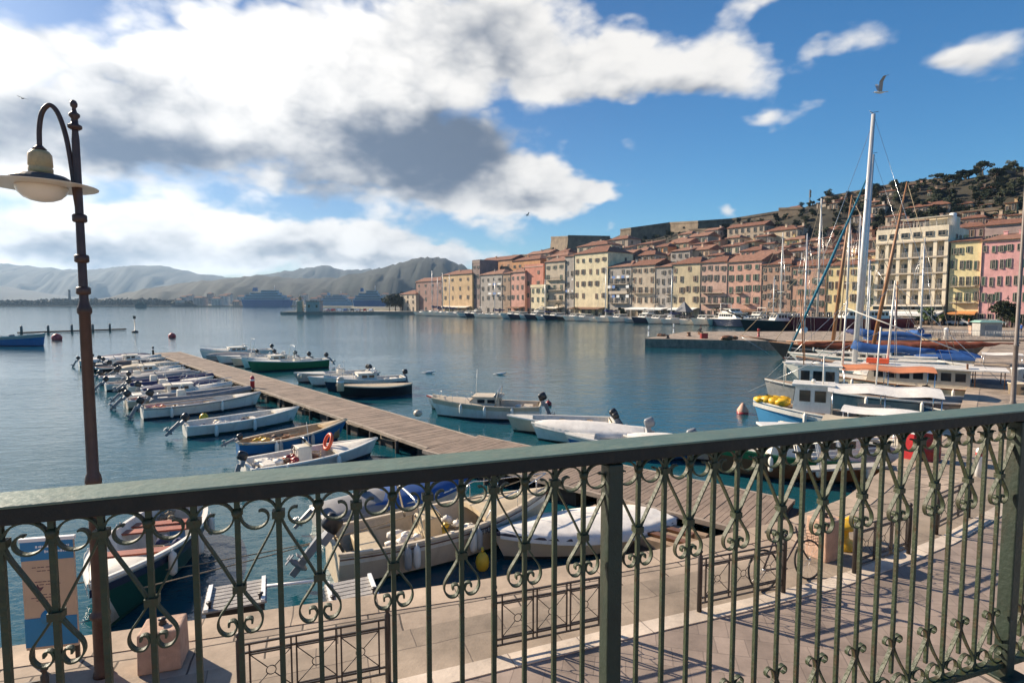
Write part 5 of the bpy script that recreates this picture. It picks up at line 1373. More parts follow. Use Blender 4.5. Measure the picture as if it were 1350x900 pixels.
bluetarp = mat('blue_canvas', (0.02, 0.085, 0.27), 0.75, .2, 3); navytarp = mat('navy_canvas', (0.02, 0.03, 0.10), .8, .2, 3)
wtarp = mat('white_canvas', (0.74, 0.70, 0.64), 0.8, .10, 2.2, 0.5, 5, dirt=.35, dirtcol=(.35, .3, .25)); otarp = mat('orange_canvas', (0.55, 0.20, 0.09), 0.8, .15, 2)
gtarp = mat('grey_canvas', (0.20, 0.20, 0.21), 0.8, .2, 2); rope_m = mat('rope', (0.33, 0.26, 0.17), .9); orange = mat('orange_plastic', (0.75, 0.10, 0.03), .45); yplast = mat('yellow_plastic', (0.75, .45, .03), .45)
TARPS = {'blue': bluetarp, 'navy': navytarp, 'white': wtarp, 'orange': otarp, 'grey': gtarp, 'cream': mat('cream_canvas', (.55, .46, .33), .8, .12, 2)}

class Hull:
    def __init__(s, L, B, f, tr=.8, rise=.45, rake=.35, free=.0, peak=.42, pw=2.2):
        s.L, s.B, s.f, s.tr, s.rise, s.rake, s.peak, s.pw = L, B, f, tr, rise, rake, peak, pw
    sk = .70
    def b(s, q):
        if q < s.peak: k = s.tr + (1 - s.tr) * (1 - ((s.peak - q) / s.peak) ** 2)
        else: k = max(0.0, 1 - ((q - s.peak) / (1 - s.peak)) ** s.pw)
        return s.B / 2 * k
    def z(s, q): return s.f * (1 + s.rise * q ** 2.2 + .10 * (1 - q) ** 3)
    def x(s, q, z): return -s.L / 2 + (s.L - s.rake) * q + s.rake * q ** 3 * max(0, z) / (s.f * (1 + s.rise))
    def outer(s, q, lev, side):
        m = (0.0, .60, .80, .93, 1.0)[lev]; zz = (-.28, -.05, .10, s.sk, 1.0)[lev]
        z = zz if lev < 2 else (.10 if lev == 2 else s.z(q) * zz)
        if lev in (2, 3): m = m - (.25 if lev == 2 else .10) * q ** 3
        if lev == 1: m = m * (1 - .5 * q ** 3)
        return (s.x(q, z), side * s.b(q) * m, z)
    def mesh(s, m_side, m_strake, m_bot, n=16, name='hull'):
        mb = MB()
        for side in (-1, 1):
            for lev in range(4):
                rows = [[s.outer(i / n, lev + k, side) for i in range(n + 1)] for k in (0, 1)]
                mb.grid(rows, (2, 2, 0, 1)[lev], lev < 4, flip=(side > 0))
        t = [s.outer(0, l, -1) for l in range(5)] + [s.outer(0, l, 1) for l in range(4, -1, -1)]
        mb.add(t, [tuple(range(len(t)))[::-1]], 0)
        return mb.mesh(name, [m_side, m_strake, m_bot])
    def gunwale(s, m, w=.07, n=16, name='gunwale', parent=None):
        mb = MB()
        for side in (-1, 1):
            rows = [[], [], [], [], []]
            for i in range(n + 1):
                q = i / n; b_ = s.b(q); z = s.z(q); x = s.x(q, z); bi = max(0, b_ - w)
                rows[0].append((x, side * (b_ + .005), z - .06)); rows[1].append((x, side * (b_ + .03), z - .03)); rows[2].append((x, side * (b_ + .02), z + .025)); rows[3].append((x, side * bi, z + .025)); rows[4].append((x, side * bi, z - .04))
            mb.grid(rows, 0, False, flip=(side > 0))
        # transom cap
        z = s.z(0); b_ = s.b(0); mb.box((s.x(0, z) + .02, 0, z), (.09, 2 * b_, .055))
        return mb.build(name, m, parent)
    def liner(s, m, q0=.03, q1=.93, fz=.10, w=.07, n=14, mfloor=None, parent=None):
        mb = MB(); rows = []
        for k in range(7):
            rows.append([])
        for i in range(n + 1):
            q = q0 + (q1 - q0) * i / n; b_ = max(.01, s.b(q) - w); z = s.z(q) - .01; x = s.x(q, z)
            bl = b_ * (.64 - .30 * q ** 3)
            for k, p in enumerate(((-b_, z), (-b_ * (.85 - .16 * q ** 3), z * .6), (-bl, fz), (0, fz - .01), (bl, fz), (b_ * (.85 - .16 * q ** 3), z * .6), (b_, z))):
                rows[k].append((x, p[0], p[1]))
        mb.grid(rows, 0, True)
        for i, q in ((0, q0), (n, q1)):
            t = [r[i] for r in rows]; mb.add(t, [tuple(range(7)) if i else tuple(range(7))[::-1]], 0)
        return mb.build('interior', [m], parent)
    def deck(s, m, q0=0, q1=1, camber=.08, dz=-.015, w=.03, n=14, name='deck', parent=None, hatch=True):
        mb = MB(); rows = []
        for k in range(5):
            y = (-1, -.5, 0, .5, 1)[k]; c = camber * (1 - y * y)
            rows.append([(s.x(q0 + (q1 - q0) * i / n, s.z(q0 + (q1 - q0) * i / n)), y * max(0, s.b(q0 + (q1 - q0) * i / n) - w), s.z(q0 + (q1 - q0) * i / n) + dz + c) for i in range(n + 1)])
        mb.grid(rows, 0, True)
        if q0 > 0.02:
            t = [r[0] for r in rows]; zz = [(p[0], p[1], p[2] - .12) for p in t]; mb.add(t + zz, [(k, k + 1, 6 + k, 5 + k) for k in range(4)], 0)
        return mb.build(name, m, parent)
    def cover(s, m, q0=.02, q1=.97, hgt=.35, n=16, parent=None, name='canvas_cover', drop=.12):
        mb = MB(); rows = []
        rnd = random.Random(int(s.L * 100 + s.B * 10))
        K = (-1.03, -1.0, -.7, -.35, 0, .35, .7, 1.0, 1.03)
        for k, y in enumerate(K):
            row = []
            for i in range(n + 1):
                q = q0 + (q1 - q0) * i / n; b_ = s.b(q); z = s.z(q)
                e = math.sin(PI * min(1, max(0, i / n))) ** .5
                zz = z + .04 + hgt * e * (1 - abs(y) ** 1.5) + rnd.uniform(-.018, .018) if 0 < k < 8 else z - drop
                row.append((s.x(q, z), y * (b_ + .02), zz))
            rows.append(row)
        mb.grid(rows, 0, True)
        return mb.build(name, m, parent)

def outboard(parent, x, y, z, sc=1.0, tilt=0.0, col=None, turn=0.0):
    T = Matrix.Translation((x, y, z)) @ Matrix.Rotation(turn, 4, 'Z') @ Matrix.Rotation(tilt, 4, 'Y') @ Matrix.Scale(sc * .86, 4)
    mb = MB(); mb.box((-.10, 0, -.02), (.16, .22, .26), M=T); mb.box((-.18, 0, -.38), (.15, .09, .62), M=T, taper=1.2)
    mb.lathe([(.02, -.22), (.06, -.12), (.065, .12), (.03, .2)], 8, M=T @ Matrix.Translation((-.2, 0, -.72)) @ Matrix.Rotation(PI / 2, 4, 'Y')); mb.box((-.2, 0, -.58), (.34, .16, .02), M=T); mb.box((-.16, 0, -.85), (.14, .02, .22), M=T)
    leg = mb.build('outboard_motor', gry, parent)
    m2 = MB(); rows = []
    prof = [(.0, .08), (.12, .09), (.155, .14), (.16, .30), (.15, .44), (.11, .50), (0, .52)]
    se = lambda c: math.copysign(abs(c) ** .55, c)
    for a in range(13):
        th = 2 * PI * a / 12
        rows.append([(-.18 + r_ * 1.25 * se(math.cos(th)), r_ * .78 * se(math.sin(th)), .02 + zz * .85 - .12 * r_ * math.cos(th)) for r_, zz in prof])
    m2.grid(rows, 0, True, M=T); m2.build('cowling', col or blk, leg)
    m3 = MB()
    for k in range(3):
        a = k * 2.1; m3.box((-.43, .07 * math.cos(a), -.72 + .07 * math.sin(a)), (.02, .07, .10), M=T)
    m3.build('propeller', gry, leg)
    return leg

def fenders(parent, h, qs, side=-1, m=None):
    for q in qs:
        z = h.z(q); x = h.x(q, z); y = side * (h.b(q) + .09)
        MB().lathe([(.012, .05), (.02, .0), (.07, -.06), (.085, -.14), (.085, -.40), (.07, -.48), (.02, -.52)], 10, c=(x, y, z - .02)).build('fender', m or wpaint, parent)

def rails(parent, h, q0=.62, hh=.42, name='bow_rail', n=6):
    mb = MB()
    pts = []
    for i in range(n + 1):
        q = q0 + (.985 - q0) * i / n; pts.append(Vector((h.x(q, h.z(q)), -max(.02, h.b(q) - .05), h.z(q) + hh * (1 if i else 0))))
    full = pts + [Vector((p.x, -p.y, p.z)) for p in pts[::-1]]
    mb.tube(catmull(full, 3), .014, 6)
    for i in range(1, n + 1, 2):
        for s_ in (-1, 1):
            p = pts[i]; mb.tube([(p.x, s_ * p.y, p.z - hh), (p.x, s_ * p.y, p.z)], .010, 5)
    mb.build(name, steel_m, parent)

def wscreen(parent, x, z, w, h_=.38, name='windscreen'):
    mb = MB(); vs = [(x, -w / 2, z), (x, w / 2, z), (x - h_ * .7, w / 2 * .86, z + h_), (x - h_ * .7, -w / 2 * .86, z + h_)]
    vs += [(a - .03, b_, c) for a, b_, c in vs]
    mb.add(vs, [(0, 1, 2, 3), (7, 6, 5, 4), (0, 4, 5, 1), (1, 5, 6, 2), (2, 6, 7, 3), (3, 7, 4, 0)])
    o = mb.build(name, mat('tinted_acrylic', (0.05, 0.06, 0.07), 0.08, .05, 1), parent)
    m2 = MB(); m2.tube([vs[3], vs[2]], .018, 6); m2.tube([vs[0], vs[3]], .015, 6); m2.tube([vs[1], vs[2]], .015, 6); m2.build('screen_frame', steel_m, o)

def cabin(parent, cx, z, l, w, h_, m, win=True, name='cabin', slope=.25, roof=None, over=.12):
    mb = MB(); x = l / 2
    vs = [(cx - x, -w / 2, z), (cx + x, -w / 2, z), (cx + x, w / 2, z), (cx - x, w / 2, z), (cx - x, -w / 2 * .93, z + h_), (cx + x - slope, -w / 2 * .9, z + h_), (cx + x - slope, w / 2 * .9, z + h_), (cx - x, w / 2 * .93, z + h_)]
    mb.add(vs, [(0, 3, 2, 1), (4, 5, 6, 7), (0, 1, 5, 4), (1, 2, 6, 5), (2, 3, 7, 6), (3, 0, 4, 7)])
    o = mb.build(name, m, parent)
    MB().box((cx - slope / 2, 0, z + h_ + .035), (l + over * 2 - slope * .4, w * .95 + over, .07)).build('cabin_roof', roof or m, o)
    if win:
        m2 = m_glass
        n = max(1, int(round(l / .75)))
        for s_ in (-1, 1):
            for k in range(n):
                cw = (l - slope - .2) / n; xx = cx - x + .12 + cw * (k + .5)
                MB().box((xx, s_ * (w * .484), z + h_ * .62), (cw * .72, .035, h_ * .42)).build('window', m2, o)
        for k in (-1, 1):
            MB().box((0, 0, 0), (.03, w * .36, h_ * .46), M=Matrix.Translation((cx + x - slope * .60 + .012, k * w * .22, z + h_ * .62)) @ Matrix.Rotation(-math.atan2(slope, h_), 4, 'Y')).build('window', m2, o)
        MB().box((cx - x - .01, 0, z + h_ * .45), (.03, w * .35, h_ * .8)).build('cabin_door', m2, o)
    return o

def boat(name, label, bow, head, L, B, f, kind, side='white', strake=None, bot='d', tr=.8, cat='boat', group=None, rise=.45, rake=.35, opts=(), deckm=None, gun=None, bowmode=True, roll=0.0, **kw):
    hx, hy = head; n_ = math.hypot(hx, hy); hx /= n_; hy /= n_
    c = (bow[0] - hx * L / 2, bow[1] - hy * L / 2) if bowmode else bow
    root = empty(name, (c[0], c[1], 0), math.atan2(hy, hx), label, cat, group)
    root.rotation_euler.x = roll
    h = Hull(L, B, f, tr, rise, rake, **({'pw': kw['pw']} if 'pw' in kw else {}))
    o = bpy.data.objects.new('hull', h.mesh(HC[side], HC[strake or side], antif[bot])); COL.objects.link(o); o.parent = root
    gm = {'white': wpaint, 'wood': wood, 'black': blk, 'grey': greyp, 'cream': cream, 'blue': HC['blue'], 'navy': HC['navy'], 'green': HC['green'], 'red': HC['red'], None: wpaint}[gun]
    h.gunwale(gm, parent=root)
    dm = deckm or inner
    if kind == 'open':
        h.liner(dm, parent=root)
        for q in kw.get('seats', (.22, .5)):
            MB().box((h.x(q, h.f), 0, h.z(q) - .14), (.26, 2 * (h.b(q) - .08), .04)).build('thwart', kw.get('seatm', wood), root)
        h.deck(dm, .78, .99, parent=root, name='foredeck')
    elif kind == 'console':
        h.liner(dm, q1=.7, parent=root); h.deck(dm, .64, .99, parent=root, name='foredeck')
        x = h.x(.42, h.f); w_ = B * .34
        cn_ = MB().box((x, 0, h.f * .55 + .22), (.55, w_, .75), taper=.85).build('console', dm, root, bevel=.03)
        wscreen(root, x + .25, h.f * .55 + .58, w_, .3)
        st = MB(); ring = [(x - .33, .16 * math.cos(a * .52), h.f * .55 + .5 + .16 * math.sin(a * .52)) for a in range(13)]; st.tube(ring, .014, 6, caps=False); st.tube([(x - .33, 0, h.f * .55 + .5), (x - .22, 0, h.f * .55 + .45)], .02, 6); st.build('steering_wheel', blk, root)
        MB().box((h.x(.14, h.f), 0, h.f * .62), (.45, B * .55, .42)).build('stern_seat', dm, root, bevel=.03)
    elif kind == 'cruiser':
        h.liner(dm, q1=.5, parent=root); h.deck(dm, .42, .99, parent=root, name='foredeck', camber=.2)
        cabin(root, h.x(.54, h.f), h.f * 1.02, L * .30, B * .66, .42, dm, True, 'cuddy_cabin', .5, over=0)
        wscreen(root, h.x(.44, h.f), h.f * 1.02 + .42, B * .62, .34)
        MB().box((h.x(.12, h.f), 0, h.f * .62), (.5, B * .6, .45)).build('stern_seat', dm, root, bevel=.03)
    elif kind == 'covered':
        h.cover(TARPS[kw.get('tarp', 'white')], hgt=kw.get('ch', .3), parent=root)
    elif kind == 'decked':
        h.deck(dm, 0, 1, parent=root)
    elif kind == 'cabin':
        h.liner(dm, q1=.5, parent=root); h.deck(dm, .45, .99, parent=root, name='foredeck')
    elif kind == 'rib':
        h.liner(mat('rib_floor', (.30, .30, .29), .7), q1=.9, w=.2, parent=root)
        for s_ in (-1, 1):
            pts = [(h.x(q, h.z(q)) - (.15 if q == 0 else 0), s_ * max(0.0, h.b(q) - .02 * 0), h.z(q) - .05) for q in (0, .1, .25, .4, .55, .7, .82, .92, .98)]
            MB().tube(catmull(pts, 3), [.08] + [.21] * 20 + [.17] * 4, 12).build('tube', kw.get('tubem', gtarp), root)
        MB().box((h.x(.3, h.f), 0, .62), (.5, .5, .85), taper=.85).build('console', dm, root, bevel=.03); wscreen(root, h.x(.3, h.f) + .2, 1.03, .5, .25)
        MB().box((h.x(.12, h.f), 0, .45), (.5, .8, .4)).build('stern_seat', dm, root, bevel=.03)
    for op in opts:
        if op[0] == 'motor': outboard(root, h.x(0, h.f) - .02, op[3] if len(op) > 3 else 0, h.z(0) + .05, op[1], R(op[2]), gry if len(op) > 4 else blk)
        elif op == 'fend': fenders(root, h, (.3, .55))
        elif op == 'fend2': fenders(root, h, (.25, .5, .72), 1); fenders(root, h, (.3, .6), -1)
        elif op == 'rail': rails(root, h)
        elif op[0] == 'bimini':
            z = h.f + 1.15; x0, x1, w_ = h.x(op[2], 0), h.x(op[3], 0), B * .42
            rows = [[(x0 + (x1 - x0) * i / 6, w_ * y, z + .12 * (1 - y * y) + .04 * math.sin(i * 1.05)) for i in range(7)] for y in (-1, -.5, 0, .5, 1)]
            MB().grid(rows).build('awning', TARPS[op[1]], root)
            for xx in (x0 + .1, x1 - .1):
                for s_ in (-1, 1): MB().tube([(xx, s_ * w_, h.f), (xx, s_ * w_, z)], .014, 6).build('awning_pole', steel_m, root)
        elif op[0] == 'ring':
            rg = [(h.x(op[1], 0) + .10 * math.sin(2 * PI * i / 20), op[2] + .27 * math.cos(2 * PI * i / 20), h.z(op[1]) + .22 + .27 * math.sin(2 * PI * i / 20)) for i in range(21)]
            MB().tube(rg, .065, 10, caps=False).build('lifebuoy', orange, root)
        elif op[0] == 'heap':
            rr = random.Random(int(op[1] * 97)); m_ = MB()
            for k in range(9): m_.ball((h.x(op[1], 0) + rr.uniform(-.35, .35), rr.uniform(-.25, .25) * B, h.f * .6 + rr.uniform(0, .2)), rr.uniform(.1, .2), 7, 0, (1.2, 1, .6), jit=.25)
            m_.build('gear_heap', {'brown': HC['brown'], 'white': wtarp, 'yellow': yplast, 'blue': bluetarp, 'grey': gtarp, 'red': HC['red'], 'orange': orange}[op[2]], root)
        elif op[0] == 'oars':
            m_ = MB()
            for s_ in (-1, 1): m_.tube([(h.x(.1, 0), s_ * .25 * B, h.f + .05), (h.x(.62, 0), s_ * .2 * B, h.f + .12)], .022, 6); m_.box((h.x(.08, 0), s_ * .25 * B, h.f + .05), (.5, .12, .03))
            m_.build('oars', teak, root)
        elif op[0] == 'frame':   # white tubular radar arch / T-top
            z = h.f + op[2]; x = h.x(op[1], 0); w_ = B * .36; m_ = MB()
            m_.tube(catmull([(x, -w_, h.f), (x - .15, -w_, z - .2), (x - .2, -w_ * .8, z), (x - .2, w_ * .8, z), (x - .15, w_, z - .2), (x, w_, h.f)], 4), .03, 8)
            m_.build('roll_bar', steel_m, root)
        elif op[0] == 'antenna': MB().tube([(h.x(op[1], 0), .2, h.f), (h.x(op[1], 0) - .1, .2, h.f + op[2])], .012, 5).build('antenna', wpaint, root)
        elif op[0] == 'mast': MB().tube([(h.x(op[1], 0), 0, h.f * .5), (h.x(op[1], 0), 0, h.f + op[2])], [.05, .03], 8).build('mast', wpaint, root)
        elif op[0] == 'stripe':
            m_ = MB()
            for s_ in (-1, 1):
                rows = [[], []]
                for i in range(17):
                    q = i / 16; z = h.z(q); b_ = h.b(q) * (.985 - .0 * q); rows[0].append((h.x(q, z) + .004, s_ * (b_ + .012), z - .10)); rows[1].append((h.x(q, z) + .004, s_ * (b_ + .008), z - .10 - op[2]))
                m_.grid(rows, 0, True, flip=(s_ < 0))
            m_.build('side_stripe', op[1], root)
    if L < 7.6 and kind in ('open', 'console', 'cruiser', 'rib') and not kw.get('plain'):
        rr = random.Random(int(L * 331 + B * 977 + bow[0] * 13))
        for q in (.12, .3, .48):
            if rr.random() < .75:
                m_ = MB(); cx = h.x(q, 0); yy = rr.uniform(-.25, .25) * B
                for k in range(rr.randint(3, 6)): m_.ball((cx + rr.uniform(-.22, .22), yy + rr.uniform(-.2, .2), h.f * .62 + rr.uniform(0, .16)), rr.uniform(.07, .16), 6, 0, (1.3, 1, .6), jit=.3)
                m_.build('loose_gear', rr.choice([gtarp, wtarp, HC['brown'], navytarp, orange, rope_m, teak, yplast, blk]), root)
        if rr.random() < .8: MB().box((h.x(rr.uniform(.2, .45), 0), rr.uniform(-.2, .2) * B, h.f * .6), (.5, .34, .3)).build('locker_box', rr.choice([wpaint, greyp, teak, HC['blue'], cream]), root)
        c_ = []
        x = h.x(.55, 0)
        for k in range(26): a = k * .75; c_.append((x + (.16 + .02 * (k % 3)) * math.cos(a), .1 * B + (.16 + .02 * (k % 2)) * math.sin(a), h.f * .5 + .012 * k))
        MB().tube(c_, .018, 5).build('rope_coil', rope_m, root)
        if kind != 'rib': fenders(root, h, (rr.uniform(.2, .35), rr.uniform(.5, .65)), -1, rr.choice([wpaint, HC['blue'], greyp, wpaint]))
    return root, h
def mooring(a, b_, sag=.25, r=.013, label=None, m=None):
    a = Vector(a); b_ = Vector(b_); P = []
    for i in range(9):
        q = i / 8; p = a.lerp(b_, q); p.z -= sag * 4 * q * (1 - q); P.append(p)
    o = MB().tube(P, r, 5).build('mooring_rope', m or rope_m); return tag(o, label, 'rope', 'mooring ropes')

# ---- the boats right below the quay
HP = Vector((.75, .66))
Hull.sk = .84
bA, hA = boat('rowing_boat', 'white open boat with dark green bottom and blue stripe, wooden seats, beside the lamp post', (-7.45, 9.55), (.27, -1), 5.4, 1.9, .74, 'open', 'dkgreen', 'white', 'g', tr=.55, gun='white', opts=(('motor', .8, 15), ('stripe', HC['navy'], .14), 'fend2'), seats=(.24, .33, .62), seatm=mat('red_wood', (.30, .075, .04), .5, .3, 4), rise=.55, rake=.5)
Hull.sk = .70
bB, hB = boat('motor_boat', 'cream open motor boat with name lettering on its bow and dark tilted outboard', at(722, 650, .95), (4.2, 2.35), 5.7, 1.95, .76, 'console', 'cream', 'white', 'g', tr=.85, gun='cream', deckm=mat('cream_liner', (.56, .45, .30), .5, .12, 2, dirt=.3), opts=(('motor', 1.25, 42), ('heap', .3, 'white'), ('heap', .56, 'white'), 'fend', 'rail', ('stripe', HC['brown'], .03), ('frame', .36, .9)))
for s_ in (-1,):
    q = .62; t_ = text('EMYRE', .19, bB, (hB.x(q, .6) - .1, s_ * (hB.b(q) + .07), hB.z(q) - .17), (R(84), 0, R(7)), HC['navy'], 'name_lettering')
bC, hC = boat('covered_boat', 'white boat under a white canvas cover with dark blue rim, lying along the quay', at(648, 716, .45), (-3.9, -1.5), 4.9, 1.9, .5, 'covered', 'cream', 'cream', 'd', tr=.55, gun='navy', tarp='white', ch=.14, pw=2.4, opts=('fend',))
bB2, _ = boat('motor_boat', 'boat with a bright blue canvas cover behind the cream motor boat', (-1.2, 17.4), (.9, .5), 3.6, 1.6, .45, 'covered', 'white', bot='b', gun='white', tarp='blue', ch=.3, opts=(('motor', .9, 50),))
bB3, _ = boat('motor_boat', 'small grey covered dinghy with its motor up, left of the blue canvas boat', (-2.4, 17.0), (.8, .6), 3.6, 1.5, .4, 'covered', 'grey', tarp='grey', ch=.25, opts=(('motor', .8, 50),))
o = MB().ball((0, 0, 0), .16, 12, 0, (1, 1, 1.5)).tube([(0, 0, .2), (0, 0, .34)], .03, 8).build('float', yplast); p = at(636, 742, .15); o.location = (p[0], p[1], .18); tag(o, 'yellow mooring float hanging at the stem of the white canvas-covered boat', 'float')
mooring((-7.0, 10.2, .75), (.9, 15.6, 1.3), .12, .014, 'upper rope stretched from the lamp-side boat across to the cream boat')
mooring((-9.5, 10.6, .5), (-2.9, 13.6, .6), .1, .014, 'lower rope stretched over the water left of the cream motor boat')
mooring((-9.0, 8.3, .45), (-6.3, 7.95, 1.2), .1, .014, 'dark rope from the blue information board down to the water')

# ---- pontoon
def pontoon():
    root = empty('pontoon', (0, 0, 0), 0, 'long grey-brown plank pontoon running out into the harbour', 'pontoon')
    segs = [((-38.1, 61.8), (-2.3, 21.7), 2.5), ((-2.35, 21.75), (6.9, 14.1), 3.1)]
    pl = mat('pontoon_planks', (0.25, 0.185, 0.14), .85, .30, 1.1, .5, 18, dirt=.5, dirtcol=(.11, .085, .065)); ed = mat('pontoon_edge', (0.34, 0.27, 0.21), .85, .3, 2, dirt=.3)
    for j, (a, b_, w_) in enumerate(segs):
        a = Vector(a); b_ = Vector(b_); d = (b_ - a); ln = d.length; d.normalize(); ang = math.atan2(d.y, d.x); n = Vector((-d.y, d.x))
        mb = MB(); k = int(ln / .145); rr = random.Random(5 + j)
        for i in range(k):
            c = a + d * (i + .5) * ln / k; mb.box((c.x, c.y, .60 + rr.uniform(-.006, .006)), (ln / k - .014, w_ - .18, .045), rz=ang)
        mb.build('deck_planks', pl, root)
        mb = MB()
        for s_ in (-1, 1):
            c = (a + b_) / 2 + n * s_ * (w_ / 2 - .05); mb.box((c.x, c.y, .575), (ln, .12, .12), rz=ang)
        mb.build('edge_beam', ed, root)
        mb = MB(); k = int(ln / 3.0)
        for i in range(k + 1):
            c = a + d * (.4 + i * (ln - .8) / k)
            mb.box((c.x, c.y, .18), (1.2, w_ * .82, .62), rz=ang)
        mb.build('floats', dark_w, root)
        mb = MB()
        c = (a + b_) / 2; mb.box((c.x, c.y, .53), (ln, w_ - .35, .08), rz=ang); mb.build('frame', dark_w, root)
        mb = MB()
        for i in range(int(ln / 2.2)):
            for s_ in (-1, 1):
                c = a + d * (1 + i * 2.2) + n * s_ * (w_ / 2 - .0); mb.lathe([(.09, -1.5), (.09, .50), (.07, .52)], 8, c=(c.x, c.y, 0))
        mb.build('piles', dark_w, root)
    return root
pontoon()
# raft of old beams beside the pontoon root
rf = empty('timber_raft', (4.9, 14.6, .25), math.atan2(-.63, .78), 'raft of old brown beams beside the shore end of the pontoon', 'raft')
for k in range(5): MB().box((-1.0 + .1 * (k % 3), -2.15 + k * .26, .12 + .05 * (k % 2)), (3.2 - .3 * (k % 2), .2, .2)).build('beam', HC['brown'] if k % 2 else teak, rf)
MB().box((-1, -1.7, -.15), (2.8, 1.1, .4)).build('float', dark_w, rf)
def pedestal(p, label, m=red, h_=.75, r_=.13, nm='power_pedestal', z=.62):
    o = empty(nm, (p[0], p[1], z), 0, label, 'pedestal'); MB().lathe([(r_, 0), (r_, h_ * .9), (r_ * .7, h_), (.02, h_ + .03)], 12).build('body', m, o); MB().lathe([(r_ + .008, h_ * .6), (r_ + .008, h_ * .75)], 12).build('band', wh, o)
pedestal(at(333, 511, .62), 'red power pedestal standing on the pontoon edge')
pedestal(at(202, 468, .62), 'small dark post at the far end of the pontoon', blk, .9, .1, 'post')
for p, lab, m in (((449, 515), 'white plastic drum on the right edge of the pontoon beside the black boat', cream), ((395, 498), 'small pale bollard on the right edge of the pontoon', cream)):
    g = at(p[0], p[1], .62); pedestal(g, lab, m, .85 if p[0] > 400 else .3, .22 if p[0] > 400 else .14, 'drum')
g = at(551, 548, .62); o = MB().ball((g[0], g[1], .75), .22, 10, 0, (1, 1, .8)).build('fender_ball', cream); tag(o, 'pale round fender lying on the right edge of the pontoon', 'fender')

# ---- port side of the pontoon: bows towards it
PE = Vector((-3.3, 20.8)); PD = (Vector((-39.3, 61.6)) - PE).normalized(); PN = Vector((-PD.y, PD.x))
GP = 'small boats moored left of the pontoon'
def port(dist, L, *a, off=.55, ang=0, **k):
    p = PE + PD * dist + PN * (off if PN.x < 0 else -off)
    hd = Vector((.77, .64)); hd.rotate(Matrix.Rotation(ang, 2)) if ang else None
    lab = a[0]
    if dist < 32:
        for sg in (-.5, .5):
            e_ = PE + PD * (dist + sg * 1.5); mooring((p.x + .1, p.y + .1, .62), (e_.x, e_.y, .6), .06, .014, ('nearer' if sg < 0 else 'farther') + ' bow rope of the ' + ' '.join(lab.replace(',', '').split()[:11]))
    return boat(k.pop('nm', 'motor_boat'), lab, (p.x, p.y), (hd.x, hd.y), L, *a[1:], group=GP, **k)
port(2.6, 5.0, 'off-white boat with an orange lifebuoy, closest to the railing, left of the pontoon', 2.0, .45, 'console', 'white', opts=(('motor', 1, 20), ('ring', .66, .3), ('heap', .45, 'brown'), ('heap', .2, 'white'), ('heap', .36, 'red'), ('antenna', .5, 1.2)), tr=.85)
port(5.9, 4.6, 'bright blue wooden boat with cream deck and brown seats', 1.75, .50, 'open', 'blue', 'blue', 'b', tr=.35, gun='cream', deckm=mat('tan_deck', (.50, .36, .20), .6, .2, 3), rise=.75, rake=.5, opts=(('motor', .7, 70), ('heap', .45, 'brown'), ('heap', .25, 'yellow'), 'fend', ('oars',)), nm='rowing_boat', off=.3)
port(11.0, 5.2, 'plain white open boat with a black tilted outboard, left of the blue wooden boat', 1.8, .50, 'open', 'white', 'white', 'g', tr=.75, gun='white', opts=(('motor', 1.05, 48), ('heap', .3, 'white')), seats=(.35, .6), seatm=inner, rise=.5)
port(17.0, 6.0, 'white launch with a long low grey stripe, orange gear and yellow fenders at its stern', 1.95, .55, 'open', 'white', 'white', 'd', gun='grey', opts=(('motor', 1.1, 30), ('heap', .12, 'orange'), ('heap', .3, 'white'), ('heap', .55, 'white'), ('oars',)), seats=(.3, .55), seatm=inner)
spec = [
 ('grey inflatable packed close behind the white launch', 'rib', 'grey', {}),
 ('cream boat full of brown nets, second behind the white launch', 'open', 'cream', {}),
 ('white cuddy cruiser with a dark windscreen in the dense row left of the pontoon', 'cruiser', 'white', {}),
 ('dinghy under a navy canvas in the dense row left of the pontoon', 'covered', 'white', {'tarp': 'navy'}),
 ('white boat with white covered motor beside the navy canvas dinghy', 'console', 'white', {}),
 ('dark inflatable with a grey motor midway along the left row', 'rib', 'grey', {'tubem': navytarp}),
 ('long off-white open boat midway along the left row', 'open', 'white', {}),
 ('boat under a grey canvas cover midway along the left row', 'covered', 'grey', {'tarp': 'grey'}),
 ('pale console boat with a blue heap of rope', 'console', 'white', {}),
 ('navy-hulled rowing boat in the far half of the left row', 'open', 'navy', {}),
 ('white cruiser in the far half of the left row', 'cruiser', 'white', {}),
 ('cream covered boat in the far half of the left row', 'covered', 'cream', {'tarp': 'cream'}),
 ('small dark dinghy in the far half of the left row', 'open', 'black', {}),
 ('white console boat, third from the far end of the left row', 'console', 'white', {}),
 ('black inflatable, second from the far end of the left row', 'rib', 'black', {'tubem': blk}),
 ('white open boat with oars, just before the very last boats of the left row', 'open', 'white', {}),
 ('pale cruiser wedged between dinghies near the far end of the left row', 'cruiser', 'white', {}),
 ('small off-white covered dinghy near the far end of the left row', 'covered', 'white', {'tarp': 'white'}),
 ('dark covered boat at the very far end of the left row', 'covered', 'navy', {'tarp': 'navy'}),
]
rnd = random.Random(15)
for i, (lab, kd, sd_, kw) in enumerate(spec):
    d = 19.2 + i * 1.80
    ops = [('motor', rnd.uniform(.9, 1.2), rnd.choice([30, 45, 55, 12]))]
    if kd in ('open',): ops += [('heap', .3, rnd.choice(['brown', 'white', 'grey'])), ('oars',)]
    if kd == 'console': ops += [('heap', .6, rnd.choice(['blue', 'white'])), 'rail']
    if i in (2, 10): ops += ['rail', ('antenna', .4, 1.8)]
    port(d, rnd.uniform(4.4, 6.2), lab, rnd.uniform(1.6, 1.85), rnd.uniform(.42, .58), kd, sd_, opts=tuple(ops), ang=rnd.uniform(-.07, .07), off=rnd.uniform(.4, .9), **kw)
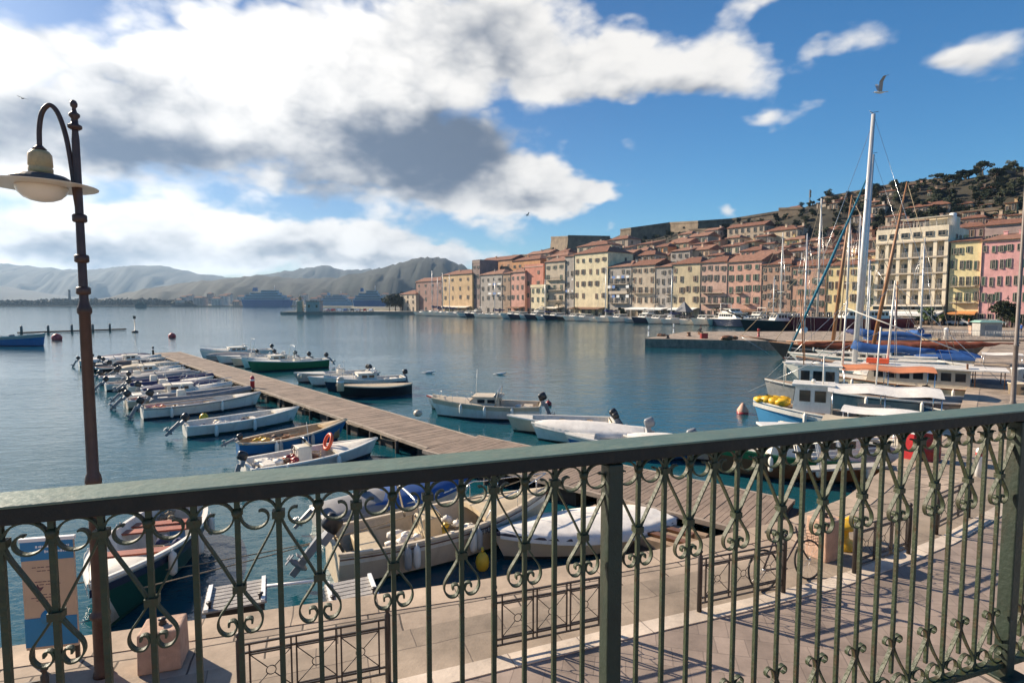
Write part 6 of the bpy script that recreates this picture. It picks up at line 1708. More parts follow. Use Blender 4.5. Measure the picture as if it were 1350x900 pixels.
# ---- right side of the pontoon
GS = 'boats moored right of the pontoon'
HS = (-.93, -.37)
boat('rowing_boat', 'black double-ended wooden boat with a cream deck beside the white drum', (-11.3, 35.7), HS, 4.9, 1.75, .62, 'decked', 'black', 'black', tr=.12, gun='cream', deckm=mat('sand_deck', (.52, .42, .28), .6, .2, 3), rise=.35, opts=('fend', ('heap', .5, 'white')), group=GS)
boat('cabin_cruiser', 'white cabin cruiser with dark hull stripe behind the black double-ended boat', (-13.0, 38.3), (-.9, -.43), 5.6, 2.0, .68, 'cruiser', 'navy', 'white', opts=(('motor', 1.1, 10), 'rail', ('heap', .2, 'white')), group=GS)
boat('motor_boat', 'grey open boat with a pale pink steering console and two motors up', (-16.6, 42.4), (-.85, -.5), 5.8, 2.0, .55, 'console', 'grey', 'grey', opts=(('motor', 1.1, 45, .3), ('motor', 1.0, 50, -.3), ('antenna', .4, 1.0)), group=GS)
boat('motor_boat', 'small white boat with a white-capped motor between the grey boat and the cabin cruiser', (-14.9, 40.6), (-.85, -.5), 4.6, 1.7, .5, 'open', 'white', opts=(('motor', 1.0, 40, 0, 1), ('heap', .3, 'white')), group=GS, seatm=inner)
boat('motor_boat', 'bright green hulled boat with white topsides', (-23.3, 49.2), (-.78, -.60), 7.0, 2.1, .7, 'console', 'green', 'green', 'g', gun='white', opts=(('motor', 1.2, 40), ('heap', .3, 'white'), ('heap', .6, 'grey'), ('antenna', .45, 1.6)), group=GS)
boat('motor_boat', 'white boat with radar arch moored behind the green hulled boat', (-24.9, 51.3), (-.78, -.60), 6.2, 2.0, .65, 'cruiser', 'white', opts=(('motor', 1.2, 40), ('frame', .3, 1.3), 'rail'), group=GS)
boat('motor_boat', 'off-white boat with a cream canvas heap, third beyond the green hulled boat', (-26.8, 53.2), (-.78, -.60), 6.0, 1.9, .6, 'console', 'cream', opts=(('motor', 1.2, 40), ('heap', .5, 'white')), group=GS)
boat('motor_boat', 'white boat with a bright blue canvas heap toward the far end of the right row', (-29.4, 55.5), (-.78, -.60), 5.6, 1.9, .6, 'console', 'white', opts=(('motor', 1.2, 50), ('heap', .2, 'blue'), ('heap', .3, 'blue')), group=GS)
boat('cabin_cruiser', 'white cruiser with antennas, farthest of the right row', (-33.3, 59.6), (-.80, -.60), 7.2, 2.3, .75, 'cruiser', 'white', 'white', opts=(('motor', 1.2, 20), ('frame', .3, 1.3), 'rail', ('antenna', .45, 2.0)), group=GS)
boat('motor_boat', 'grey covered dinghy beside the farthest white cruiser', (-31.6, 57.6), (-.80, -.60), 5.0, 1.7, .5, 'covered', 'grey', tarp='grey', opts=(('motor', 1.1, 45),), group=GS)
# ---- free moored boats right of the pontoon
boat('motor_boat', 'cream walk-round boat with a steering pod and a rail, alone right of the pontoon', (-4.35, 30.0), (-1, .12), 5.9, 2.1, .70, 'cruiser', 'white', 'cream', 'd', gun='cream', deckm=cream, opts=(('motor', 1.3, 22), 'rail', ('frame', .42, .9), ('antenna', .62, 1.9), 'fend2', ('heap', .2, 'white')))
boat('rowing_boat', 'small white rowing boat with a red rim peeping out behind the cream walk-round boat', (-4.9, 31.9), (-.97, .2), 4.0, 1.5, .55, 'open', 'white', 'white', gun='red', opts=(('heap', .5, 'red'),), seatm=inner)
boat('motor_boat', 'cream boat lying farthest of the three beside the railing, tan inside', (-.25, 26.3), (-1, .05), 5.0, 1.8, .55, 'open', 'cream', 'cream', opts=(('motor', 1.1, 35), ('heap', .3, 'brown'), ('motor', .9, 25, .45)), seatm=teak)
boat('motor_boat', 'white covered boat with a grey-capped outboard, middle of the three beside the railing', (.85, 24.7), (-.98, .2), 5.0, 1.9, .55, 'covered', 'white', 'white', tarp='white', ch=.3, opts=(('motor', 1.3, 18, 0, 1),))
boat('motor_boat', 'white and blue boat just above the railing, nearest of the three', (2.2, 22.9), (-.98, .2), 4.9, 1.8, .50, 'open', 'blue', 'white', 'b', opts=(('motor', 1.25, 18, 0, 1), ('heap', .3, 'orange'), ('heap', .6, 'white')), seatm=inner)
boat('motor_boat', 'white boat covered with a crumpled sheet, its black motor showing above the railing', (4.6, 22.9), (-.9, .3), 4.6, 1.8, .45, 'covered', 'white', tarp='white', ch=.3, opts=(('motor', 1.15, 15),))
boat('cabin_boat', 'white cabin boat with a green rim and brown lower hull seen through the railing', (6.9, 19.9), (-.98, .1), 6.6, 2.3, .75, 'decked', 'brown', 'green', 'd', gun='green', deckm=inner, opts=('fend2',))
bG = [o for o in bpy.data.objects if o.get('label', '').startswith('white cabin boat with a green rim')][0]
cabin(bG, -.2, .8, 3.0, 1.6, .85, wpaint)
# gangways with white railings right of it
def gangway(a, b_, label):
    a = Vector(a); b_ = Vector(b_); d = b_ - a; ln = d.length; T = Matrix.Translation((0, 0, 0))
    root = empty('gangway', a, 0, label, 'gangway', 'gangways with white railings'); root.rotation_euler = d.to_track_quat('X', 'Z').to_euler()
    MB().box((ln / 2, 0, 0), (ln, .6, .06)).build('walkway', grey_w, root)
    for s_ in (-1, 1):
        m_ = MB(); m_.tube([(0, s_ * .3, .85), (ln, s_ * .3, .85)], .022, 8); m_.tube([(0, s_ * .3, .45), (ln, s_ * .3, .45)], .015, 6)
        for k in range(5): m_.tube([(ln * k / 4, s_ * .3, 0), (ln * k / 4, s_ * .3, .85)], .018, 6)
        m_.build('handrail', wpaint, root)
gangway((9.2, 17.6, .8), (11.2, 16.4, 1.3), 'short gangway with white railings seen through the hearts, the left one')
gangway((10.6, 19.8, .9), (13.2, 18.1, 1.3), 'short gangway with white railings seen through the hearts, the right one')

# ---- the crowded basin along the east quay
GE = 'boats moored stern to the east quay'
HE = (-.80, .60)
def eastb(nm, lab, cx, cy, L, B, f, kind, *a, hd=HE, **k): return boat(nm, lab, (cx + hd[0] * L / 2, cy + hd[1] * L / 2), hd, L, B, f, kind, *a, group=GE, **k)
eastb('motor_boat', 'navy boat with a cream awning just behind the railing top, nearest to the quay corner', 12.1, 20.9, 5.0, 1.9, .6, 'console', 'navy', 'white', opts=(('bimini', 'cream', .1, .6), ('motor', 1, 15)))
eastb('motor_boat', 'brown varnished boat with a white canopy, second from the quay corner', 14.0, 22.8, 5.6, 2.0, .6, 'cabin', 'brown', 'brown', opts=(('bimini', 'white', .1, .6), ('heap', .7, 'grey')))
b1, h1 = eastb('fishing_boat', 'blue and white fishing boat with yellow nets on the bow and a small white wheelhouse', 15.6, 26.1, 7.9, 2.5, .72, 'decked', 'sky', 'sky', 'd', gun='white', hd=(-.87, .49), rise=.7, deckm=mat('worn_deck', (.36, .27, .20), .8, .3, 3), opts=('fend2', ('stripe', wpaint, .2)))
cabin(b1, 1.35, .95, 1.6, 1.5, 1.25, wpaint, True, 'wheelhouse', .12)
for k, (x, y, r_) in enumerate(((3.3, 0, .34), (2.95, .25, .3), (2.95, -.3, .3), (3.65, 0, .25), (2.6, .45, .28), (2.55, -.4, .26))): MB().ball((x, y, 1.15 + h1.z(.85) * .12), r_, 10, 0, (1.2, 1, .7), jit=.2).build('yellow_net', yel, b1)
m_ = MB(); rows = [[(-3.6 + 4.3 * i / 8, 1.15 * y, 2.05 + .28 * (1 - y * y) + .05 * math.sin(i * 1.6)) for i in range(9)] for y in (-1, -.6, -.2, .2, .6, 1)]; m_.grid(rows); m_.build('awning', wtarp, b1)
for x in (-3.5, -1.5, .5):
    for s_ in (-1, 1): MB().tube([(x, 1.1 * s_, .8), (x, 1.1 * s_, 2.07)], .025, 6).build('awning_pole', steel_m, b1)
MB().box((-1.2, 0, 1.15), (1.3, .8, .5)).build('engine_box', cream, b1, bevel=.03); MB().tube([(.9, .2, 2.2), (.9, .2, 3.6)], .03, 6).build('light_mast', wpaint, b1)
MB().box((-2.6, .2, 1.1), (.6, .5, .4)).build('crate', yplast, b1); m_ = MB()
for k in range(14): m_.ball((-2.2 + .14 * k, .75 - .02 * k, 1.05 + .1 * (k % 3)), .1, 6, 0, jit=.3)
m_.build('net_pile', mat('green_net', (.05, .11, .06), .9), b1)
b2, h2 = eastb('fishing_boat', 'grey-green fishing boat with an orange awning and registration on its side', 19.6, 31.2, 10.0, 3.0, .95, 'decked', 'grey', 'grey', 'g', gun='white', hd=(-.87, .49), rise=.6, deckm=mat('worn_deck', (.36, .27, .20), .8, .3, 3), opts=('fend2', ('stripe', HC['navy'], .04)))
cabin(b2, 2.1, 1.0, 1.9, 1.8, 1.5, wpaint, True, 'wheelhouse', -.15, over=.22)
for s_ in (-.75, .75): MB().tube([(3.9, s_, 1.2), (3.9, s_, 2.6), (3.2, s_, 2.65)], .03, 6).build('canopy_post', wpaint, b2)
MB().box((3.2, 0, 2.62), (1.4, 1.6, .06)).build('fore_canopy', wpaint, b2)
m_ = MB(); rows = [[(-3.2 + 4.2 * i / 8, 1.25 * y, 2.45 + .2 * (1 - y * y) + .06 * math.sin(i * 1.3 + .6)) for i in range(9)] for y in (-1, -.6, -.2, .2, .6, 1)]; m_.grid(rows); m_.build('awning', otarp, b2)
for x in (-3.1, -1.1, .9):
    for s_ in (-1, 1): MB().tube([(x, 1.2 * s_, .9), (x, 1.2 * s_, 2.47)], .028, 6).build('awning_pole', steel_m, b2)
rr = random.Random(8)
for k, mm in enumerate((HC['brown'], gtarp, HC['blue'], HC['red'], navytarp, wtarp)):
    m_ = MB()
    for q in range(5): m_.ball((-2.8 + k * .7 + rr.uniform(-.2, .2), rr.uniform(-.7, .7), 1.15 + rr.uniform(0, .4)), rr.uniform(.15, .3), 7, 0, (1.1, 1, .7), jit=.3)
    m_.build('gear_heap', mm, b2)
MB().tube([(1.0, 0, 2.5), (.9, 0, 6.2)], [.07, .04], 7).build('mast', wpaint, b2); MB().tube([(.9, 0, 5.8), (-4.2, 0, 3.6)], .035, 6).build('derrick', wpaint, b2)
MB().tube([(.9, 0, 6.1), (4.9, 0, 1.6)], .012, 4).build('stay', steel_m, b2)
MB().tube([(2.9, -.9, 2.6), (3.2, -1.3, 6.8)], .03, 5).build('trolling_pole', wood, b2)
MB().tube([(2.9, .9, 2.6), (3.2, 1.3, 6.6)], .03, 5).build('trolling_pole', wood, b2)
MB().lathe([(.32, 0), (.32, .06), (.1, .1)], 12, c=(2.2, .3, 2.62)).build('radar', wpaint, b2)
MB().tube([(-1.2, 0, 1.9), (-1.3, 0, 5.0)], .04, 6).build('mast', wpaint, b1)
MB().tube([(-1.3, 0, 4.8), (4.2, 0, 1.6)], .012, 4).build('stay', steel_m, b1)
MB().lathe([(.09, 0), (.09, .12), (.02, .16)], 10, c=(1.3, 0, 2.3)).build('deck_light', wpaint, b1)
text('1F 293', .38, b2, (-2.9, h2.b(.22) + .06, .72), (R(84), 0, R(180)), HC['navy'], 'registration_lettering')
b3, h3 = eastb('cabin_boat', 'cream cabin boat with a long flat white roof behind the orange awning', 24.4, 35.4, 11.0, 3.2, 1.0, 'decked', 'white', 'cream', 'd', gun='wood', rise=.5, deckm=inner, opts=('fend2',))
cabin(b3, -1.0, 1.0, 5.2, 2.3, 1.15, cream, True, 'saloon', .3, roof=wpaint, over=.5)
MB().box((-4.4, 0, 2.2), (1.8, 2.4, .07)).build('aft_canopy', wtarp, b3)
m_ = MB()
for x in (-5.1, -3.8):
    for s_ in (-1, 1): m_.tube([(x, 1.1 * s_, 1), (x, 1.1 * s_, 2.2)], .03, 6)
m_.build('canopy_posts', wood, b3)
MB().tube([(.5, 0, 2.3), (.3, 0, 7.5)], [.08, .04], 7).build('mast', wpaint, b3)
for a_, c_ in (((.3, 0, 7.3), (5.2, 0, 1.6)), ((.3, 0, 7.3), (-5.2, 0, 1.3)), ((.3, 0, 7.3), (0, 1.4, 1.2)), ((.3, 0, 7.3), (0, -1.4, 1.2))): MB().tube([a_, c_], .014, 4).build('stay', steel_m, b3)
MB().box((1.0, .4, 2.42), (1.2, .7, .28)).build('life_raft_box', orange, b3)
MB().box((-3.45, .6, 1.75), (.08, .7, 1.5)).build('aft_door', HC['brown'], b3)
def sloop(lab, cx, cy, L, B, f, mast_x, mast_z, hull_c='white', cover='blue', hd=HE, rad=.085, jib=None, boom=True, nm='sailing_yacht', grp=GE, rake=0.0, spreaders=2, cab=True, fine=True):
    b_, h_ = boat(nm, lab, (cx + hd[0] * L / 2, cy + hd[1] * L / 2), hd, L, B, f, 'decked', hull_c, hull_c, 'b', tr=.7, group=grp, deckm=inner, rise=.25, rake=L * .12, opts=('rail',) if fine else (), cat='sailing boat')
    if cab: cabin(b_, .3, h_.f * 1.05, L * .36, B * .55, .42, wpaint, fine, 'coachroof', .5, over=0)
    top = (mast_x - rake, 0, mast_z)
    mst = MB().tube([(mast_x, 0, f), (mast_x - rake * .5, 0, mast_z * .5), top], [rad, rad * .95, rad * .7], 10).build('mast', mat('mast_alloy', (.58, .58, .58), .35, .08, .5, metal=.25), b_)
    for k in range(spreaders):
        z = f + (mast_z - f) * (k + 1) / (spreaders + 1); MB().tube([(mast_x - rake * z / mast_z, -B * .34, z), (mast_x - rake * z / mast_z, B * .34, z)], .025, 6).build('spreader', mat('mast_alloy', (.5, .5, .5), .35), mst)
    MB().tube([(top[0], 0, mast_z), (top[0] + .25, 0, mast_z + .3)], .015, 5).tube([(top[0] - .3, 0, mast_z + .12), (top[0] + .2, 0, mast_z + .12)], .02, 5).build('masthead', blk, mst)
    r_ = .012 if fine else .02
    for s_ in (-1, 1): MB().tube([(mast_x - .3, s_ * B * .46, f + .1), (mast_x - rake * .66, s_ * B * .33, f + (mast_z - f) * .66), (top[0], 0, mast_z - .2)], r_, 4).build('shroud', steel_m, b_)
    MB().tube([(-L * .49, 0, f + .2), (top[0], 0, mast_z)], r_, 4).build('backstay', steel_m, b_)
    if jib: MB().tube([(L * .49, 0, f * 1.25 + .1), (top[0] * .5 + L * .245, 0, mast_z * .5), (top[0] + .1, 0, mast_z * .94)], [.09, .13, .05], 8).build('furled_jib', jib, b_)
    else: MB().tube([(L * .49, 0, f * 1.25), (top[0], 0, mast_z * .97)], r_ * 1.3, 4).build('forestay', steel_m, b_)
    if boom:
        z = f + (2.0 if L > 11.5 else 1.45); bl = L * .44
        MB().tube([(mast_x, 0, z), (mast_x - bl, 0, z + .05)], .06, 8).build('boom', mat('mast_alloy', (.5, .5, .5), .35), b_)
        if cover:
            pts = [(mast_x + .15 - (bl + .1) * i / 8, 0, z + .22 + (.28 if i == 0 else .05 * math.sin(i * 1.7))) for i in range(9)]
            MB().tube(pts, [.36, .38, .34, .32, .3, .27, .24, .2, .12], 10).build('sail_cover', TARPS[cover], b_)
    return b_, h_
sloop('white sloop with the tallest mast and a blue sail cover in the right-hand basin', 26.0, 41.3, 11.0, 3.4, 1.1, .6, 19.6, rad=.19, rake=.55)
sloop('white sloop with the second tall mast and a teal furled jib', 31.3, 50.2, 12.0, 3.5, 1.1, .2, 19.0, rad=.17, jib=mat('teal_jib', (.01, .14, .22), .8), rake=.5)
sloop('white sloop with a short plain mast, left of the hotel front', 35.0, 54.2, 10.0, 3.1, 1.0, .6, 10.2, cover='blue', rad=.11, spreaders=1)
bl_, hl_ = boat('wooden_ketch', 'long black-hulled wooden ketch with a bowsprit and raked brown mast', (28.6, 62.5), (-.78, .62), 15, 3.8, 1.35, 'decked', 'black', 'black', 'r', tr=.6, gun='wood', cat='sailing boat', rise=.35, rake=1.6, deckm=teak, opts=('fend2',), group=GE)
cabin(bl_, -1, 1.4, 4.5, 2.2, .7, wpaint, True, 'coachroof', .3)
MB().tube([(6.6, 0, 1.85), (10.6, 0, 2.35)], [.11, .06], 8).build('bowsprit', HC['brown'], bl_)
MB().tube([(10.5, 0, 2.3), (7.2, 0, .3)], .02, 5).build('bobstay', steel_m, bl_)
bl_m = MB().tube([(1.2, 0, 1.4), (.6, .3, 9), (-.2, 1.2, 16.8)], [.19, .17, .08], 9).build('mast', mat('spar_brown', (.27, .13, .06), .5, .2, 1), bl_)
MB().tube([(-4.2, 0, 1.4), (-4.2, 0, 8.2)], [.13, .06], 9).build('mizzen_mast', mat('spar_brown', (.27, .13, .06), .5, .2, 1), bl_)
for a, b_ in (((10.4, 0, 2.35), (.2, .8, 13.5)), ((6.8, 0, 1.9), (.3, .5, 11.5)), ((-7, 0, 1.5), (-.2, 1.2, 16.5)), ((.8, -1.7, 1.4), (0, 1, 15)), ((.4, 1.7, 1.4), (0, 1, 15))): MB().tube([a, b_], .03, 5).build('stay', rope_m, bl_)
m_ = MB()
for k, (x, y) in enumerate(((3, .4), (3.6, -.3), (4.2, .2), (2.6, -.8))): m_.ball((x, y, 1.75), .4, 8, 0, (1.4, 1, .6), jit=.25)
m_.build('brown_canvas', HC['brown'], bl_)
# traditional boat with the long brown furled lateen sail on its yard
lt, hlt = boat('lateen_boat', 'traditional wooden boat carrying a long rust-brown furled sail on its yard', (24.9, 49.0), (-.80, .60), 11.0, 3.0, .95, 'decked', 'brown', 'black', 'r', tr=.45, gun='wood', cat='sailing boat', rise=.5, deckm=teak, opts=('fend2', ('heap', .3, 'grey')), group=GE)
def to_local(root, p):
    return root.matrix_basis.inverted() @ Vector(p)
bpy.context.view_layer.update()
rust = mat('rust_sail', (.20, .055, .030), .9, .35, 2.5, .8, 6)
ya = atY(1052, 453, 50.5); yb = atY(1345, 452, 42.5)
pts = []; rads = []
for i in range(41):
    q = i / 40; p = Vector(ya).lerp(Vector(yb), q); p.z += -.25 * math.sin(PI * q) + .04 * math.sin(i * 1.9)
    pts.append(to_local(lt, p)); rads.append(.12 + .30 * math.sin(PI * min(1, q * 1.12)) ** .6 * (1 + .12 * math.sin(i * 2.3)) if 0 < q < .92 else .06)
MB().tube(pts, rads, 10).build('furled_sail', rust, lt)
MB().tube([to_local(lt, Vector(ya) + Vector((-1.0, .15, .2))), to_local(lt, Vector(yb) + Vector((1.2, -.2, .2)))], .06, 7).build('yard', mat('spar_brown', (.27, .13, .06), .5, .2, 1), lt)
t0_ = to_local(lt, atY(1150, 462, 46.5)); t1_ = to_local(lt, atY(1196, 240, 46.5)); MB().tube([t0_, t0_.lerp(t1_, .5), t1_], [.16, .14, .06], 9).build('mast', mat('spar_brown', (.27, .13, .06), .5, .2, 1), lt)
MB().tube([t1_, to_local(lt, atY(1258, 458, 42))], .02, 4).build('stay', rope_m, lt); MB().tube([t1_ - Vector((0, 0, .5)), to_local(lt, atY(1120, 462, 46.5))], .02, 4).build('stay', rope_m, lt)
eastb('motor_boat', 'yellow-nosed blue launch close to the quay stones under the grey pole', 22.6, 28.3, 4.5, 1.8, .6, 'open', 'blue', 'blue', opts=(('heap', .7, 'yellow'), ('heap', .3, 'grey')))
eastb('motor_boat', 'black-covered workboat at the stern of the cream cabin boat', 29.6, 33.6, 5.0, 2.1, .8, 'covered', 'navy', tarp='grey', ch=.6)
eastb('motor_boat', 'pink-decked flat boat near the right end of the brown furled sail', 35.5, 40.5, 7.5, 2.6, .9, 'decked', 'grey', 'grey', deckm=mat('pink_deck', (.40, .20, .17), .7, .2, 2))
eastb('motor_boat', 'dark green boat with a white roof, far right below the brown furled sail', 38.0, 44.6, 6.5, 2.4, .9, 'cabin', 'dkgreen', 'white', opts=(('bimini', 'white', .2, .6),))
eastb('dinghy', 'grey rubber dinghy lying between the orange awning and the cream cabin boat', 21.6, 33.6, 3.4, 1.5, .45, 'rib', 'grey')
eastb('motor_boat', 'small white day boat with a brown hood behind the flat white roof', 26.6, 37.8, 6.0, 2.2, .8, 'cruiser', 'white', opts=('rail', ('frame', .3, 1.2), ('heap', .5, 'brown'), ('antenna', .4, 3.5)))
eastb('sailing_dinghy', 'low white sailing dinghy with a bare thin mast, beside the traditional wooden boat', 27.8, 43.6, 5.5, 1.9, .6, 'covered', 'white', tarp='cream', opts=(('mast', .55, 8.0),))
sloop('white sloop moored at the near side of the mole, leftmost of the three there', 36.0, 69.3, 8.5, 2.7, .9, .5, 14.5, cover='white', hd=(-.25, -.97), rad=.10, rake=.2, grp='sloops along the near side of the mole')
sloop('white sloop moored at the near side of the mole, middle of the three there', 41.5, 67.8, 9.0, 2.8, .9, .5, 16.5, cover='navy', hd=(-.25, -.97), rad=.11, rake=.3, grp='sloops along the near side of the mole')
sloop('white sloop moored at the near side of the mole, rightmost of the three there', 47.5, 65.5, 8.5, 2.7, .9, .5, 13.5, cover='blue', hd=(-.25, -.97), rad=.10, rake=.1, grp='sloops along the near side of the mole')
# blue-covered booms of the boats behind
eastb('motor_boat', 'launch under a high blue canvas near the root of the mole', 39.5, 52.0, 7.0, 2.6, 1.0, 'covered', 'white', tarp='blue', ch=.8)
# ---- two big ships alongside the far quay of the mole
def bigship(lab, xa, xb, Y, B, f, side, masts, nm, strake='white'):
    L = xb - xa; b_, h_ = boat(nm, lab, (xa, Y), (-1, .03), L, B, f, 'decked', side, side, 'r', tr=.75, gun='white', cat='sailing ship', rise=.18, rake=L * .08, deckm=teak, group='big sailing ships behind the mole')
    cabin(b_, -L * .12, f * 1.02, L * .36, B * .6, 1.5, wpaint, True, 'deckhouse', .8, over=.3)
    for (x, z, r_) in masts:
        m_ = MB().tube([(x, 0, f), (x, 0, z)], [r_, r_ * .6], 10).build('mast', mat('mast_pale', (.62, .60, .56), .4, .05, .3), b_)
        for k in (1, 2): MB().tube([(x, -1.6, f + (z - f) * k / 3), (x, 1.6, f + (z - f) * k / 3)], .05, 5).build('spreader', mat('mast_pale', (.62, .60, .56), .4), m_)
        for s_ in (-1, 1): MB().tube([(x - .4, s_ * B * .45, f), (x, 0, z - 1)], .03, 4).build('shroud', steel_m, b_)
        MB().tube([(L * .48, 0, f + .5), (x, 0, z - .6)], .035, 4).build('forestay', rope_m, b_)
    m_ = MB()
    for i in range(20): m_.tube([(-L * .42 + i * L * .84 / 19, -B * .4, f), (-L * .42 + i * L * .84 / 19, -B * .4, f + 1)], .025, 4)
    m_.tube([(-L * .42, -B * .4, f + 1), (L * .42, -B * .4, f + 1)], .025, 4); m_.build('guard_rail', steel_m, b_)
    return b_, h_
bk_, hk_ = bigship('black-hulled schooner with a long bowsprit behind the mole, left of the burgundy ship', 47.5, 62, 117, 5, 2.3, 'black', [(-1, 20.5, .16)], 'schooner')
MB().tube([(6.6, 0, 2.9), (11.2, 0, 4.9)], [.2, .1], 8).build('bowsprit', HC['brown'], bk_)
bigship('burgundy-hulled sailing ship with two pale masts and white deckhouse behind the mole', 55, 78.5, 112, 5.6, 2.9, 'burgundy', [(6.0, 26.5, .22), (.3, 24, .24)], 'sailing_ship')

# ---- the far marina: boats stern-to along the town quay
GM = 'boats moored in a row before the town'
def far_yacht_proto(fly):
    root, h = boat('motor_yacht', None, (0, 0), (1, 0), 10.5, 3.3, 1.25, 'decked', 'white', 'white', 'd', bowmode=False, rise=.35, rake=1.5, deckm=inner)
    cabin(root, -.9, 1.3, 4.6, 2.5, 1.0, wpaint, True, 'saloon', 1.1)
    if fly: cabin(root, -1.6, 2.4, 2.8, 2.0, .6, wpaint, True, 'flybridge', .7); MB().tube([(-2.8, -1, 2.3), (-3.0, -1, 3.9), (-3.0, 1, 3.9), (-2.8, 1, 2.3)], .07, 6).build('radar_arch', wpaint, root)
    return root
def far_sail_proto():
    b_, h_ = sloop(None, 0, 0, 10.5, 3.2, 1.1, .6, 14.5, cover='navy', hd=(1, 0), rad=.14, grp=None, fine=False)
    return b_
def far_open_proto():
    b_, h_ = boat('motor_boat', None, (0, 0), (1, 0), 7.0, 2.4, .9, 'cruiser', 'white', bowmode=False, opts=(('motor', 1.2, 20),), rise=.4, rake=.8)
    return b_
protos = {'f': far_yacht_proto(True), 'y': far_yacht_proto(False), 's': far_sail_proto(), 'o': far_open_proto()}
used = set()
seq = 'yossssyoyfoysyyyofsyoyyosyofysoyyofsyo'
ucols = []
HN = math.atan2(NRM.y, NRM.x)
rnd = random.Random(21)
dark_at = {9, 15, 19, 20, 27}
nB = len(seq)
def nearest_house(u):
    best = min([h for h in B_LIST if h[2] < 3], key=lambda h: abs((h[0] + h[1]) / 2 - u)); return best[3]
short = {}
cnt = {}
kindname = {'f': 'flybridge motor yacht', 'y': 'low motor yacht', 's': 'sailing yacht', 'o': 'small cabin motor boat'}
items = []
for i, k in enumerate(seq):
    t = -.135 + i * (1.035) / (nB - 1)
    s = -12 - 5.6 + rnd.uniform(-.5, .5)
    x, y = Fp(t, s); u = 675 + 738 * x / y
    hs_ = nearest_house(u); hw = ' '.join(hs_.split()[:4]) if len(hs_.split()) > 4 else hs_
    items.append((i, k, x, y, u, hs_))
for i, k, x, y, u, hs_ in items:
    pr = protos[k]
    o = pr if k not in used else copy_tree(pr)
    used.add(k)
    o.location = (x, y, 0); o.rotation_euler.z = HN + rnd.uniform(-.05, .05)
    sc = rnd.uniform(.9, 1.15)
    o.scale = (sc, sc, sc * rnd.uniform(.92, 1.1))
    dk = i in dark_at
    ref = hs_.split(' with ')[0].split(' behind ')[0].split(' right of')[0].split(' in front')[0].split(' between')[0].split(' squeezed')[0].split(' rising')[0].split(' standing')[0].split(' hung')[0].split(' at the far')[0].split(' just left')[0].split(' left of')[0]
    key = (k, dk, ref); cnt[key] = cnt.get(key, 0) + 1
    tail = '' if cnt[key] == 1 else ', %s of its kind there' % ordn[cnt[key] - 1]
    tag(o, '%s %s moored before the %s%s' % ('dark-hulled' if dk else 'white', kindname[k], ref, tail), 'sailing boat' if k == 's' else 'boat', GM)
    if dk:
        for ch in o.children:
            if ch.name.startswith('hull'):
                for sl in (0, 1):
                    ch.material_slots[sl].link = 'OBJECT'; ch.material_slots[sl].material = HC['navy'] if i % 2 else HC['black']
# tall masts in front of the dark red house belong to larger yachts
for o in list(COL.objects):
    if o.get('group') == GM and o.get('category') == 'sailing boat' and o.location.x / o.location.y < -.07: o.scale.z *= 1.32
# big white yacht with a raised cabin
yx = at(985, 425, 0)
o = copy_tree(protos['f']); x, y = Fp(onrow(972, -22), -22); o.location = (x, y, 0); o.rotation_euler.z = HN + 1.2; o.scale = (1.6, 1.6, 1.5); tag(o, 'largest white motor yacht with a high swept cabin before the salmon house', 'boat', GM)
# odd boat at the left edge and its floating line
boat('launch', 'blue and white launch cut by the left edge of the view', (-66.2, 79.5), (1, -.1), 9, 2.8, 1.2, 'console', 'blue', 'grey', 'b', gun='white', opts=(('heap', .5, 'brown'), ('heap', .7, 'grey')), rise=.5)
pa_ = Vector(at(24, 439, .2)); pb_ = Vector(at(165, 434, .2))
fl_r = empty('floating_boom', (pa_.x, pa_.y, 0), math.atan2(pb_.y - pa_.y, pb_.x - pa_.x), 'long thin floating walkway with small posts at the left', 'floating walkway')
ln = (pb_ - pa_).length
MB().box((ln / 2, 0, .25), (ln, 1.2, .3)).build('walkway', mat('dark_timber', (0.05, 0.04, 0.035), 0.9), fl_r)
for q in (.02, .24, .46, .66, .83): MB().lathe([(.22, -.2), (.22, 1.5), (.1, 1.6)], 8, c=(ln * q, (-.5 if q != .24 else -.9), 0)).build('post', mat('grey_pole', (0.16, 0.13, 0.115), 0.55), fl_r)
# buoys
def buoy(u, v, r_, m, lab, kind='ball'):
    g = at(u, v, 0); o = empty('buoy', (g[0], g[1], 0), 0, lab, 'buoy')
    if kind == 'cone': MB().lathe([(r_, -.1), (r_, r_ * .7), (r_ * .25, r_ * 1.9), (.02, r_ * 2)], 12).build('buoy_body', m, o); MB().lathe([(r_ * 1.03, -.1), (r_ * 1.03, .12)], 12).build('lower_band', HC['red'], o)
    elif kind == 'pole': MB().lathe([(r_, -.1), (r_, .3), (.06, .4), (.05, 3.2)], 10).build('buoy_body', m, o); MB().box((0, 0, 3.1), (.35, .35, .6)).build('topmark', blk, o)
    else: MB().ball((0, 0, r_ * .4), r_, 12).build('buoy_body', m, o); MB().lathe([(.03, r_), (.03, r_ * 1.7)], 6).build('ring_stem', blk, o)
rb_ = mat('buoy_red', (.6, .05, .05), .5)
buoy(75, 448, .75, rb_, 'red ball buoy left of the lamp post, the larger one')
buoy(227, 445, .6, rb_, 'red buoy right of the lamp post, the smaller one')
buoy(178, 438, .6, blk, 'dark spar buoy with a topmark', 'pole')
buoy(979, 545, .30, mat('buoy_pale', (.6, .35, .25), .6), 'pale orange cone buoy just left of the yellow nets', 'cone')
buoy(158, 0 + 552, .16, yplast, 'small yellow float near the stern of the white launch') if False else None
buoy(269, 552, .22, yplast, 'small yellow float left of the plain white open boat')
buoy(723, 534, .2, HC['red'], 'tiny dark red float right of the cream walk-round boat')
